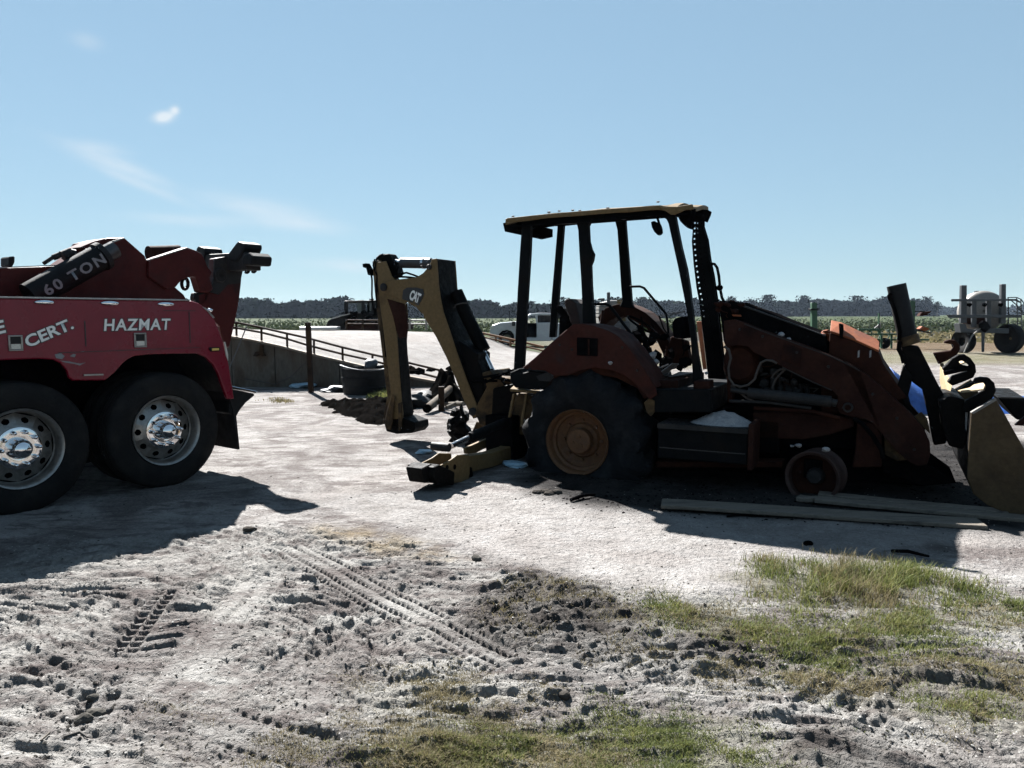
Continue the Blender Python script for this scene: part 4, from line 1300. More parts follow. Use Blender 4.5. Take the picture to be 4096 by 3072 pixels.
# seat
bx('seat_back', M_seat, P('E', 630, 890, 660, 868, 690, 872, 725, 905, 745, 980, 762, 1065, 685, 1065, 672, 1010), 0.95, 0.8, 1.2, 0.02)
bx('seat_base', M_seat, P('E', 690, 1065, 980, 1100, 1000, 1160, 690, 1140), 0.95, 0.8, 1.25, 0.02)
tube_px('steering_column', M_soot, P('E', 1260, 1330, 1240, 1200, 1180, 1080), 1.0, 0.03)
MB().lathe(BF.pt(P('E', 1210, 1075)[0], 1.0), (BU * 0.5 + Vector((0, 0, 0.8))), [(0.17, 0), (0.185, 0.012), (0.2, 0), (0.185, -0.012)], 28, closed=True).build('steering_wheel', M_soot, bh, smooth=True)
tube_px('exhaust_elbow', M_soot, P('E', 545, 945, 560, 945, 590, 985, 625, 1010, 640, 1015), 1.2, [0.04, 0.045, 0.045, 0.05, 0.055])
bx('control_tower', M_soot, P('E', 585, 1010, 650, 1000, 660, 1160, 580, 1170), 1.25, 1.15, 1.35, 0.01)
# charred clutter in the cab: levers, console, wires
cl = MB()
rr = random.Random(5)
for k in range(46):
    x, y = rr.uniform(900, 1560), rr.uniform(1120, 1400)
    p = BF.pt(P('E', x, y)[0], rr.uniform(0.7, 1.4))
    cl.blob(p, (rr.uniform(0.02, 0.075), rr.uniform(0.02, 0.07), rr.uniform(0.02, 0.085)), 1, k, 0.4)
cl.build('burnt_console', M_soot, bh, kind='stuff')
bx('dash_panel', M_rust, P('E', 1440, 1160, 1560, 1200, 1590, 1380, 1400, 1380, 1390, 1330), 1.2, 1.15, 1.3, 0.01)
bx('front_console', M_soot, P('E', 1455, 1060, 1480, 1020, 1540, 1005, 1560, 1100, 1550, 1180, 1470, 1170), 1.1, 1.0, 1.35, 0.01)
lv = MB()
for (x0, y0, x1, y1, r) in ((1060, 1300, 1090, 1100, 0.012), (1130, 1380, 1160, 1180, 0.014), (880, 1080, 900, 960, 0.012), (1300, 1380, 1270, 1250, 0.014), (1380, 1400, 1400, 1240, 0.012)):
    lv.tube([BF.pt(P('E', x0, y0)[0], 0.9), BF.pt(P('E', x1, y1)[0], 0.95)], r, 8)
lv.build('lever', M_rust, bh, smooth=True)
# floor and ash sheets
bx('cab_floor', M_sootblue, P('G', 130, 800, 600, 800, 600, 960, 190, 960), 0.12, 0.12, 1.5, 0.008)
bx('floor_edge', M_rustred, P('G', 220, 735, 370, 735, 370, 800, 220, 800), 0.3, 0.3, 1.5, 0.008)
bx('floor_edge', M_rustred, P('G', 480, 740, 590, 740, 590, 800, 480, 800), 0.2, 0.2, 0.4, 0.008)
vs_l = ((G0, G1) for G0, G1 in ())
for k, q in enumerate(((220, 700, 330, 620, 375, 625, 290, 690), (215, 660, 300, 625, 345, 640, 230, 690), (300, 715, 380, 680, 480, 685, 440, 725, 390, 745, 345, 740), (220, 720, 300, 700, 350, 735, 260, 742))):
    pts = P('G', *q)
    s_ = MB()
    v0 = 0.55 + 0.1 * k
    lo = [BF.pt(p, v0 + 0.012 * (i % 3) + (0.25 if i >= len(pts) // 2 else 0)) for i, p in enumerate(pts)]
    s_.prism(lo, [p + Vector((0, 0, 0.008)) for p in lo])
    o = s_.build('ash_flake', M_ash, None)
    tag(o, ('pale scorched sheet lying highest on the cab floor', 'thin pale sheet fragment at the back of the cab floor', 'largest pale melted sheet near the cab doorway', 'low pale sheet fragment beside the fender')[k], 'debris', 'pale burnt sheets on the cab floor')
# white powder heap on the step
def heap(name, c, ru, rv, h, mat_, seed, frame=BF, n=26, ns=9, rim=-0.004):
    vs, fs = [], []
    for i in range(n + 1):
        for j in range(n + 1):
            a, b = 2 * i / n - 1, 2 * j / n - 1
            d = math.hypot(a, b)
            z = h * max(0, 1 - d) ** 0.9 * (0.75 + 0.5 * float(fbm(np.array([a * 3 + seed]), np.array([b * 3]), seed, 3)[0]))
            z += 0.1 * h * (float(vnoise(np.array([a * ns]), np.array([b * ns]), seed)[0]) - 0.5) * (1 if d < 0.95 else 0)
            if d > 1:
                a, b, z = a / d, b / d, 0
            vs.append(frame.w(c[0] + a * ru, c[1] + b * rv, c[2] + z + rim))
    for i in range(n):
        for j in range(n):
            fs.append((i * (n + 1) + j, (i + 1) * (n + 1) + j, (i + 1) * (n + 1) + j + 1, i * (n + 1) + j + 1))
    return MB().add(vs, fs).build(name, mat_, None, smooth=True)


su0, sz0 = BF.hit(*P('G', 230, 1035)[0], 0.0)
su1, _ = BF.hit(*P('G', 862, 1035)[0], 0.0)
_, szb = BF.hit(*P('G', 500, 1300)[0], 0.0)
tag(heap('ash_heap', ((BF.hit(*P('G', 690, 990)[0], 0.25))[0], 0.25, sz0 + 0.001), 0.32, 0.2, 0.14, M_ash, 4), 'mound of white ash on the side step of the burnt backhoe', 'ash heap')
# side step box with a perforated tread
sb = MB().box(BF, su0, su1, 0.0, 0.52, szb, sz0 - 0.012).build('step_box', M_sootblue, bh, bevel=0.012)
MB().box(BF, su0 + 0.02, su1 - 0.02, -0.004, 0.0, szb + 0.1, szb + 0.108).build('box_seam', M_ink, sb)
tr = MB()
nx = 22
for i in range(nx):
    for j in range(4):
        a0, a1 = su0 + (su1 - su0) * i / nx, su0 + (su1 - su0) * (i + 1) / nx
        b0, b1 = -0.02 + 0.11 * j, -0.02 + 0.11 * (j + 1)
        holed(BF.w(a0, b0, sz0), BF.w(a1, b0, sz0), BF.w(a1, b1, sz0), BF.w(a0, b1, sz0), 0.013, tr)
to = tr.build('step_tread', M_darksteel, bh)
to.modifiers.new('solid', 'SOLIDIFY').thickness = 0.01
MB().box(BF, su0, su1, -0.022, -0.012, sz0 - 0.045, sz0 - 0.011).build('tread_edge', M_darksteel, bh)
MB().box(BF, su1 + 0.005, su1 + 0.05, -0.03, 0.4, szb - 0.04, sz0 + 0.05).build('step_bracket', M_rustred, bh, bevel=0.006)
bx('sill_beam', M_rust, P('G', 215, 1305, 1100, 1305, 1100, 1345, 215, 1345), 0.3, 0.3, 0.5, 0.006)
bx('stay_plate', M_yellowsoot, P('G', 130, 890, 170, 860, 205, 880, 205, 960, 180, 990, 150, 960), 0.1, 0.1, 0.12, 0.004)

# loader arms
arm_px = P('G', 690, 320, 760, 310, 835, 335, 960, 385, 1110, 440, 1250, 490, 1420, 556, 1535, 606, 1640, 662) + P('H', 265, 575, 380, 645, 480, 730, 565, 805, 640, 872, 712, 955, 750, 1040, 752, 1110, 735, 1165, 680, 1175, 630, 1150, 560, 1092, 515, 1040, 470, 985, 425, 930, 380, 905) + P('G', 1630, 1000, 1560, 985, 1500, 965, 1480, 905, 1490, 850, 1445, 802, 1300, 738, 1200, 690, 1100, 640, 1020, 600, 960, 568, 900, 540, 860, 500, 790, 490, 700, 500)
for v0 in (0.42, 1.42):
    bx('loader_arm', M_rustred, arm_px, 0.42, v0, v0 + 0.14, 0.012)
bx('loader_tower', M_rust, P('G', 680, 320, 740, 310, 740, 700, 730, 900, 700, 900), 0.45, 0.56, 0.75, 0.01)
pv = BF.pt(P('G', 1557, 925)[0], 0.4)
MB().lathe(pv, BV, [(0.028, -0.012), (0.042, -0.012), (0.045, 0.0), (0.045, 0.03)], 24).build('pivot_pin', M_darksteel, bh, smooth=True)
# lift cylinder
lc = tube_px('lift_cylinder', M_darksteel, P('G', 860, 822, 1440, 885), 0.36, 0.052, n=24)
tube_px('cylinder_neck', M_darksteel, P('G', 1438, 885, 1480, 897), 0.36, 0.035, parent=lc)
tube_px('cylinder_rod', M_darksteel, P('G', 740, 800, 860, 822), 0.36, 0.026, parent=lc)
bx('side_frame', M_rustred, P('G', 890, 960, 1200, 960, 1480, 990, 1590, 1000, 1600, 1060, 1420, 1120, 1250, 1150, 900, 1140), 0.5, 0.5, 0.6, 0.01)
tube_px('lower_pipe', M_darksteel, P('G', 730, 880, 900, 885, 1010, 890, 1300, 930), 0.38, 0.016)
tube_px('lower_pipe', M_rust, P('G', 900, 930, 1100, 940, 1300, 950, 1500, 1000), 0.4, 0.02)
tube_px('oil_hose', M_hose, P('G', 690, 500, 725, 520, 738, 580, 722, 650, 728, 720, 760, 768, 810, 780, 860, 768, 905, 730, 928, 660, 950, 612, 985, 595, 1030, 600, 1060, 618), 0.34, 0.012)
tube_px('oil_hose', M_hose, P('G', 1035, 830, 1030, 780, 1050, 730, 1085, 690, 1120, 660), 0.5, 0.01)
tube_px('oil_hose', M_hose, P('G', 1025, 720, 1040, 690, 1080, 660, 1150, 655), 0.5, 0.01)
tube_px('oil_hose', M_hose, P('G', 740, 770, 780, 800, 850, 860, 910, 885), 0.38, 0.012)
# engine bay
bx('engine_block', M_soot, P('G', 720, 470, 860, 500, 1000, 590, 1150, 660, 1300, 740, 1400, 790, 1400, 960, 760, 960), 0.75, 0.75, 1.4, 0.015)
MB().lathe(BF.pt(P('G', 800, 620)[0], 0.5), BV, [(0.002, 0.0), (0.12, 0.01), (0.155, 0.05), (0.165, 0.1), (0.165, 0.3)], 32, fn=lambda r, a, q: (r * (1.0 + 0.25 * abs(math.cos(q))), a)).build('air_cleaner', M_rust, bh, smooth=True)
MB().lathe(BF.pt(P('G', 860, 570)[0], 0.56), BV, [(0.002, 0.0), (0.09, 0.01), (0.1, 0.03), (0.1, 0.2)], 28).build('filter_can', M_rustred, bh, smooth=True)
eg = MB()
rr = random.Random(9)
for k in range(44):
    x, y = rr.uniform(930, 1380), rr.uniform(640, 820)
    if y < 560 + (x - 930) * 0.45 + 60:
        continue
    eg.blob(BF.pt(P('G', x, y)[0], rr.uniform(0.6, 0.74)), (rr.uniform(0.02, 0.06), rr.uniform(0.03, 0.06), rr.uniform(0.02, 0.06)), 1, k, 0.3)
for k in range(6):
    x = 1030 + k * 48
    eg.tube([BF.pt(P('G', x, 690 + k * 18)[0], 0.68), BF.pt(P('G', x + 4, 830)[0], 0.68)], 0.022, 10)
eg.build('engine_parts', M_darksteel, bh, kind='stuff')
# hood
bx('hood', M_soot, P('G', 650, 178, 780, 190, 860, 225, 1000, 270, 1120, 320, 1280, 380, 1400, 425, 1420, 540, 1480, 600, 1450, 800, 900, 640, 690, 480), 0.62, 0.62, 1.45, 0.02)
bx('hood_edge', M_darksteel, P('G', 800, 205, 860, 222, 1120, 316, 1400, 420, 1400, 428, 1120, 326, 860, 234, 800, 216), 0.62, 0.6, 0.64, 0)
ck = MB()
rr = random.Random(21)
for k in range(40):
    x = rr.uniform(650, 830)
    y = 195 + rr.uniform(0, 60) + max(0, (x - 760)) * 0.1
    ck.blob(BF.pt(P('G', x, y)[0], rr.uniform(0.58, 0.9)), (rr.uniform(0.015, 0.05), rr.uniform(0.02, 0.05), rr.uniform(0.01, 0.035)), 1, k, 0.4)
ck.build('melted_wiring', M_rust, bh, kind='stuff')
bx('hood_bracket', M_rustbright, P('G', 755, 276, 808, 278, 812, 290, 762, 288), 0.56, 0.5, 0.58, 0)
for k, (x, y) in enumerate(((1090, 415), (1140, 450))):
    MB().blob(BF.pt(P('G', x, y)[0], 0.52), (0.03, 0.03, 0.022), 2, k, 0.25).build('ash_lump', M_ash, bh)
# nose: radiator shroud with a rust-orange top
bx('radiator_shroud', M_rust, P('H', 172, 405, 300, 450, 455, 520, 480, 585, 555, 695, 620, 780, 560, 800, 380, 650, 265, 580, 165, 530), 0.6, 0.6, 1.5, 0.012)
q = P('H', 180, 344, 240, 360, 340, 405, 442, 452, 458, 470, 456, 520, 300, 448, 174, 406)
va = [0.98, 0.96, 0.95, 0.95, 0.9, 0.6, 0.6, 0.6]
lo = [BF.pt(p, v) for p, v in zip(q, va)]
MB().prism(lo, [p + Vector((0, 0, 0.02)) for p in lo]).build('shroud_top', M_rustbright, bh, bevel=0.004)
bx('shroud_strap', M_soot, P('H', 228, 352, 248, 358, 252, 440, 232, 432), 0.66, 0.55, 0.75, 0)
for x in (340, 408):
    bx('shroud_slot', M_ash, P('H', x - 6, 510, x + 5, 505, x + 3, 545, x - 8, 550), 0.6, 0.596, 0.599, 0)
cp = MB()
for k, (x, y) in enumerate(((120, 430), (150, 400), (110, 455), (160, 445), (150, 420))):
    cp.blob(BF.pt(P('H', x, y)[0], 0.85), (0.05, 0.05, 0.025), 2, k, 0.4)
cp.build('melted_bracket', M_rustbright, bh)
# front weight and axle panels
bx('front_weight', M_rust, P('H', 330, 920, 440, 930, 470, 1000, 472, 1185, 300, 1188, 318, 1080), 0.42, 0.45, 1.4, 0.01)
bx('front_plate', M_yellowsoot, P('H', 484, 985, 520, 1030, 630, 1140, 560, 1145, 490, 1110), 0.5, 0.5, 0.52, 0.004)
bx('frame_nose', M_soot, P('H', 480, 1000, 640, 1120, 760, 1160, 900, 1260, 700, 1280, 480, 1200), 0.8, 0.7, 1.5, 0.01)
tube_px('lower_hose', M_soot, P('H', 310, 900, 360, 930, 420, 1000, 470, 1080, 480, 1130), 0.38, 0.02)

# bucket linkage
cyl = tube_px('tilt_cylinder', M_black, P('H', 556, 130, 622, 440), 0.75, 0.082, n=28)
tube_px('cylinder_collar', M_yellowsoot, P('H', 618, 425, 634, 475), 0.75, 0.094, n=28, parent=cyl)
tube_px('cylinder_pipe', M_soot, P('H', 524, 178, 512, 192, 525, 225, 545, 270, 562, 330, 576, 400, 570, 450), 0.68, 0.016, parent=cyl)
bx('tilt_link', M_greasy, P('H', 580, 470, 685, 482, 730, 570, 790, 690, 850, 800, 872, 900, 840, 1040, 770, 1050, 742, 900, 705, 730, 650, 690, 612, 650), 0.75, 0.68, 0.86, 0.015)
bx('link_strut', M_greasy, P('H', 596, 590, 650, 660, 625, 760, 655, 880, 600, 820, 558, 730), 0.7, 0.62, 0.76, 0.012)
bx('link_plate', M_yellowsoot, P('H', 655, 890, 700, 860, 735, 900, 750, 985, 700, 940), 0.62, 0.58, 0.62, 0.006)
tube_px('link_hose', M_soot, P('H', 575, 455, 570, 500, 590, 540, 600, 580), 0.66, 0.02)
bx('coupler', M_greasy, P('H', 800, 800, 870, 770, 950, 790, 980, 870, 975, 1010, 940, 1080, 860, 1060, 820, 950), 0.4, 0.4, 1.5, 0.015)
bx('coupler_edge', M_ash, P('H', 955, 850, 985, 870, 988, 960, 975, 1010, 955, 960), 0.38, 0.37, 0.398, 0)
# hooks along the coupler
hA = P('H', 768, 522, 800, 588, 850, 566, 905, 535, 925, 500, 920, 470, 896, 448, 860, 445, 835, 455, 828, 466, 862, 470, 884, 472, 890, 488, 872, 508)
hB = P('H', 820, 612, 850, 585, 880, 552, 915, 532, 950, 530, 985, 552, 1012, 590, 1018, 630, 1000, 665, 940, 690, 880, 712, 850, 690, 880, 655, 960, 630, 985, 610, 970, 588, 935, 566, 915, 572, 935, 592, 975, 600, 900, 618, 840, 640)
hC = P('H', 905, 740, 960, 705, 1005, 688, 1012, 670, 1045, 662, 1090, 665, 1122, 695, 1132, 740, 1110, 788, 1040, 830, 990, 868, 940, 862, 955, 800, 1010, 770, 1062, 742, 1075, 712, 1060, 694, 1010, 700, 980, 722)
for nm, hp, v, m_ in (('hook', hA, 1.25, M_rustred), ('hook', hB, 0.8, M_greasy), ('hook', hC, 0.3, M_greasy)):
    bx(nm, m_, hp, v, v, v + 0.1, 0.006)
M_cream = mat('worn_cream', [(0.3, 0.21, 0.11), (0.36, 0.27, 0.15)], scale=6, rough=(0.5, 0.7), bump=0.1)
for hq, va in ((P('H', 808, 590, 826, 586, 850, 660, 880, 700, 862, 770, 845, 812, 825, 780, 806, 680), (1.3, 1.28, 1.1, 0.95, 0.95, 1.0, 1.15, 1.28)),
               (P('H', 912, 742, 960, 708, 1055, 690, 1072, 712, 1058, 738, 940, 752), (0.62, 0.8, 0.72, 0.5, 0.42, 0.45)),
               (P('H', 832, 614, 872, 575, 925, 548, 975, 572, 930, 590, 880, 605), (1.05, 1.2, 1.25, 1.0, 0.95, 0.95))):
    lo = [BF.pt(p, v) for p, v in zip(hq, va)]
    MB().prism(lo, [p + Vector((0.004, 0.004, 0.012)) for p in lo]).build('hook_web', M_cream, bh)
tube_px('coupler_pipe', M_soot, P('H', 830, 640, 990, 605), 0.78, 0.022)
# bucket
bside = P('H', 988, 868, 1060, 826, 1130, 786, 1165, 845, 1240, 980, 1300, 1085, 1400, 1260, 1420, 1420, 1235, 1468, 1080, 1400, 1000, 1335, 965, 1240, 975, 1050)
bside_uz = [BF.hit(*p, 0.1) for p in bside]
bk = MB().uzext(BF, bside_uz, 0.1, 0.13).build('bucket', M_bucket, bh, bevel=0.005)
MB().uzext(BF, bside_uz, 2.17, 2.2).build('bucket_side', M_bucket, bk, bevel=0.005)
shell = bside_uz[10:] + bside_uz[:1]
inn = [(u + 0.03, z + 0.03 if k < 3 else z) for k, (u, z) in enumerate(shell)]
MB().uzext(BF, shell + inn[::-1], 0.13, 2.17).build('bucket_shell', M_greasy, bk)
MB().ext(BF, P('H', 986, 866, 1128, 782, 1136, 794, 1000, 874), 0.1, 0.09, 0.16).build('bucket_rim', M_tank, bk)
bx('bucket_back', M_greasy, P('H', 1130, 770, 1293, 775, 1310, 900, 1240, 900, 1200, 850), 1.2, 1.1, 2.1, 0.01)
bx('bucket_edge', M_rustred, P('H', 1240, 940, 1320, 870, 1320, 945), 0.5, 0.5, 0.56, 0.004)

# ---- digging boom at the rear
VB = 0.86
bm_px = P('D', 190, 330, 175, 292, 214, 265, 300, 252, 400, 240, 440, 215, 468, 182, 488, 150, 492, 130, 522, 126, 528, 200, 534, 290, 545, 370, 562, 450, 600, 560, 642, 690, 700, 850, 760, 1000, 772, 1050, 745, 1095, 722, 1060, 690, 990, 640, 860, 580, 722, 520, 602, 470, 520, 436, 460, 398, 420, 330, 382, 240, 345)
boom2 = bx('boom', M_yellow, bm_px, VB, VB, VB + 0.02, 0.004)
boom_in = bx('boom_core', M_greasy, bm_px, VB, VB + 0.0205, VB + 0.44, 0.012)
bx('boom_side', M_yellow, bm_px, VB, VB + 0.4405, VB + 0.46, 0.004)
# emblem
eb = bx('emblem_plate', M_ink, P('D', 316, 372, 322, 318, 345, 302, 400, 302, 442, 312, 448, 340, 430, 382, 414, 410, 360, 386), VB, VB - 0.006, VB - 0.002, 0)
word('CAT', BF, VB - 0.0065, P('D', 354, 372)[0], P('D', 414, 400)[0], 42, M_white, eb, name='lettering', font_off=0.045, space=0.82)
bx('emblem_mark', M_yellow, P('D', 383, 394, 399, 399, 390, 371), VB, VB - 0.0105, VB - 0.0102, 0)
for k, (x, y, r) in enumerate(((205, 300, 0.05), (480, 178, 0.035), (742, 1050, 0.05))):
    MB().lathe(BF.pt(P('D', x, y)[0], VB), BV, [(0.002, -0.03), (r * 0.7, -0.03), (r, -0.02), (r, 0.0)], 20).build('pivot_pin', M_darksteel, boom2, smooth=True)
# boom cylinder on its front side
bc = tube_px('boom_cylinder', M_greasy, P('D', 640, 330, 712, 490, 808, 682), VB + 0.3, 0.085, n=24)
bx('boom_grease', M_greasy, P('D', 650, 620, 770, 700, 768, 740, 790, 800, 805, 900, 800, 985, 770, 1020, 710, 840), VB + 0.06, VB + 0.06, VB + 0.4, 0.02)
tube_px('boom_rod', M_rod, P('D', 800, 680, 880, 850), VB + 0.3, 0.034, parent=bc, n=16)
tube_px('boom_hose', M_hose, P('D', 625, 425, 640, 405, 680, 395, 705, 395), VB + 0.1, 0.008)
# stick
st_px = P('D', 160, 150, 215, 142, 250, 230, 300, 300, 335, 392, 318, 470, 278, 560, 285, 640, 292, 760, 302, 900, 318, 1060, 318, 1100, 290, 1145, 232, 1140, 214, 1105, 230, 1020, 246, 945, 236, 850, 222, 740, 208, 620, 196, 520, 182, 420, 172, 320)
sk = bx('stick', M_yellow, st_px, VB + 0.02, VB + 0.02, VB + 0.04, 0.004)
bx('stick_core', M_yellowsoot, P('D', 205, 150, 250, 142, 285, 230, 335, 300, 345, 392, 354, 470, 352, 560, 346, 620, 350, 700, 362, 800, 372, 950, 385, 1050, 380, 1100, 330, 1140, 290, 1130, 265, 1095, 280, 1010, 292, 945, 280, 850, 268, 740, 254, 620, 242, 520, 228, 420, 218, 320), VB + 0.3, VB + 0.0405, VB + 0.3, 0.012)
bx('stick_face', M_greasy, P('D', 340, 580, 352, 600, 356, 700, 368, 800, 378, 950, 388, 1050, 384, 1096, 350, 1100, 340, 900, 330, 700), VB + 0.31, VB + 0.06, VB + 0.28, 0.01)
bx('stick_plate', M_rustred, P('D', 226, 370, 330, 400, 345, 470, 352, 560, 340, 600, 300, 610, 280, 560, 262, 480), VB + 0.02, VB + 0.012, VB + 0.018, 0.002)
bx('stick_head', M_greasy, P('D', 148, 200, 160, 120, 185, 100, 240, 98, 262, 130, 292, 215, 270, 240, 200, 250, 160, 250), VB + 0.1, VB + 0.08, VB + 0.24, 0.01)
sc_ = tube_px('stick_cylinder', M_cyl, P('D', 312, 153, 488, 156), VB + 0.15, 0.066, n=28)
tube_px('cylinder_band', M_rod, P('D', 440, 155, 452, 155), VB + 0.15, 0.07, n=28, parent=sc_)
tube_px('stick_rod', M_rod, P('D', 205, 133, 312, 150), VB + 0.15, 0.03, n=16, parent=sc_)
for q, r in (((100, 168, 118, 182, 128, 215, 133, 260, 132, 350, 138, 420, 150, 445, 160, 420, 160, 350, 158, 280), 0.012), ((150, 130, 140, 170, 150, 200, 165, 230, 160, 280, 165, 330), 0.011), ((175, 245, 230, 228, 300, 236, 360, 240, 405, 246), 0.013), ((310, 220, 340, 212, 380, 225, 420, 240), 0.012), ((150, 195, 160, 130, 180, 110, 200, 100), 0.01), ((270, 240, 290, 180, 275, 150), 0.012), ((200, 330, 208, 440, 205, 560, 218, 720), 0.014)):
    tube_px('oil_hose', M_soot, P('D', *q), VB + 0.04, r)
bx('hose_bracket', M_soot, P('D', 86, 160, 108, 156, 128, 190, 132, 230, 118, 225, 108, 186, 88, 180), VB + 0.04, VB, VB + 0.08, 0.003)
# linkage at the tip
bx('tip_link', M_yellowsoot, P('D', 216, 1105, 236, 1020, 262, 950, 280, 960, 268, 1040, 262, 1120, 250, 1160, 222, 1150), VB, VB - 0.03, VB - 0.004, 0.006)
bx('tip_link', M_yellowsoot, P('D', 296, 1000, 318, 990, 318, 1150, 300, 1170), VB, VB - 0.03, VB - 0.004, 0.006)
bx('bucket_coupler', M_greasy, P('D', 218, 1090, 330, 1080, 408, 1110, 412, 1150, 390, 1175, 300, 1180, 240, 1165), VB + 0.1, VB + 0.02, VB + 0.36, 0.015)
# swing post
bx('swing_post', M_yellowsoot, P('D', 800, 815, 850, 800, 880, 840, 990, 850, 985, 960, 955, 1060, 900, 1110, 840, 1140, 790, 1130, 760, 1060, 775, 1000, 830, 900), VB, VB - 0.03, VB + 0.5, 0.015)
bx('swing_casting', M_greasy, P('D', 860, 910, 990, 880, 1020, 960, 1010, 1090, 900, 1120, 850, 1080), VB - 0.1, VB - 0.1, VB + 0.5, 0.02)
hp = MB()
rr = random.Random(33)
for k in range(16):
    x, y = rr.uniform(880, 1010), rr.uniform(815, 860)
    p0 = BF.pt(P('D', x, y)[0], rr.uniform(0.6, 1.2))
    hp.tube([p0, p0 + Vector((rr.uniform(-0.2, 0.2), rr.uniform(-0.2, 0.2), rr.uniform(-0.03, 0.06))), p0 + Vector((rr.uniform(-0.3, 0.3), rr.uniform(-0.3, 0.3), rr.uniform(-0.08, 0.02)))], 0.014, 7)
hp.build('hose_tangle', M_soot, bh, kind='stuff')
hc = P('D', 1000, 895, 1085, 908)
MB().prism([BF.pt(p, 0.35) for p in P('D', 965, 928, 1085, 940, 1150, 945)] + [BF.pt(p, 0.75) for p in P('D', 1140, 930, 1075, 905, 1000, 896)],
           [BF.pt(p, 0.35) + Vector((0, 0, 0.03)) for p in P('D', 965, 928, 1085, 940, 1150, 945)] + [BF.pt(p, 0.75) + Vector((0, 0, 0.03)) for p in P('D', 1140, 930, 1075, 905, 1000, 896)]).build('leg_mount', M_yellow, bh, bevel=0.004)
for (x0, x1, y0, y1) in ((972, 985, 940, 1085), (1045, 1060, 940, 1140)):
    bx('mount_rib', M_yellow, P('D', x0 + 14, y0, x1 + 14, y0, x1 - 16, y1, x0 - 16, y1), 0.4, 0.38, 0.42, 0.004)
bx('mount_back', M_yellowsoot, P('D', 985, 945, 1150, 945, 1120, 1040, 1100, 1200, 960, 1180), 0.6, 0.6, 0.8, 0.006)

# stabiliser leg swung out on the near side
LU = -1.02
fu0 = BF.lat(*P('D', 550, 1350)[0], LU)
lg = MB().latext(BF, P('D', 690, 1330, 720, 1318, 860, 1300, 960, 1268, 1010, 1228, 1030, 1330, 860, 1385, 690, 1424), LU + 0.07, LU - 0.07, LU + 0.07)
leg = lg.build('stabiliser_leg', M_yellow, bh, bevel=0.006)
ft = MB().latext(BF, P('D', 495, 1395, 600, 1340, 640, 1310, 712, 1312, 712, 1420, 705, 1475, 500, 1480, 485, 1440), LU + 0.1, LU - 0.11, LU - 0.09).build('foot_plate', M_yellow, leg, bevel=0.004)
MB().latext(BF, P('D', 495, 1395, 600, 1340, 640, 1310, 712, 1312, 712, 1420, 705, 1475, 500, 1480, 485, 1440), LU + 0.1, LU + 0.1, LU + 0.12).build('foot_plate', M_yellow, leg, bevel=0.004)
fa, fb = BF.lat(*P('D', 365, 1400)[0], LU - 0.1), BF.lat(*P('D', 500, 1480)[0], LU - 0.1)
MB().latext(BF, P('D', 365, 1370, 400, 1355, 495, 1400, 490, 1480, 380, 1468, 362, 1430), LU - 0.1, LU - 0.14, LU + 0.16).build('foot_pad', M_greasy, leg, bevel=0.015)
MB().latext(BF, P('D', 380, 1390, 440, 1360, 520, 1400, 690, 1380, 700, 1470, 400, 1475), LU, LU - 0.085, LU + 0.095).build('foot_inside', M_greasy, leg, bevel=0.01)
for (x, y) in ((586, 1388), (632, 1384)):
    v_, z_ = BF.lat(*P('D', x, y)[0], LU + 0.122)
    MB().lathe(BF.w(LU + 0.1225, v_, z_), BU, [(0.002, 0.001), (0.026, 0.001), (0.026, -0.003)], 14).build('plate_hole', M_soot, leg)
v_, z_ = BF.lat(*P('D', 545, 1262)[0], LU)
MB().tube([BF.w(LU - 0.09, v_, z_), BF.w(LU + 0.1, v_, z_)], 0.042, 20).build('leg_pin', M_darksteel, leg, smooth=True)
v2, z2 = BF.lat(*P('D', 610, 1258)[0], LU)
v3, z3 = BF.lat(*P('D', 980, 1095)[0], LU)
v4, z4 = BF.lat(*P('D', 720, 1205)[0], LU)
rod = MB().tube([BF.w(LU, v2, z2), BF.w(LU, v4, z4)], 0.028, 14).build('leg_rod', M_rod, leg, smooth=True)
MB().tube([BF.w(LU, v4, z4), BF.w(LU, v3, z3)], 0.05, 20).build('leg_cylinder', M_sootblue, leg, smooth=True)
MB().latext(BF, P('D', 700, 1270, 800, 1225, 900, 1190, 1000, 1150, 1000, 1175, 880, 1240, 760, 1300, 705, 1305), LU - 0.3, LU - 0.34, LU - 0.3).build('leg_plate', M_yellow, leg, bevel=0.004)
lump = MB()
rr = random.Random(40)
g_ = ground(*P('D', 660, 1235)[0])
for k in range(14):
    lump.blob((g_[0] + rr.uniform(-0.07, 0.07), g_[1] + rr.uniform(-0.06, 0.06), 0.05 + 0.4 * k / 14), (rr.uniform(0.1, 0.17) * (1.15 - k / 15), rr.uniform(0.08, 0.12), rr.uniform(0.06, 0.09)), 1, k, 0.4)
tag(lump.build('charred_lump', M_greasy, None), 'upright charred lump standing beyond the stabiliser leg', 'debris')
# far stabiliser seen under the boom: pad and lump
bx('far_leg', M_yellowsoot, P('D', 735, 1170, 760, 1110, 800, 1120, 790, 1150, 760, 1180), 1.6, 1.6, 1.8, 0.01)
tube_px('far_leg_bar', M_soot, P('D', 700, 1255, 820, 1200, 960, 1150), 0.7, 0.03)
tube_px('axle_pipe', M_soot, P('D', 840, 1225, 920, 1195, 1000, 1180), 0.5, 0.03)

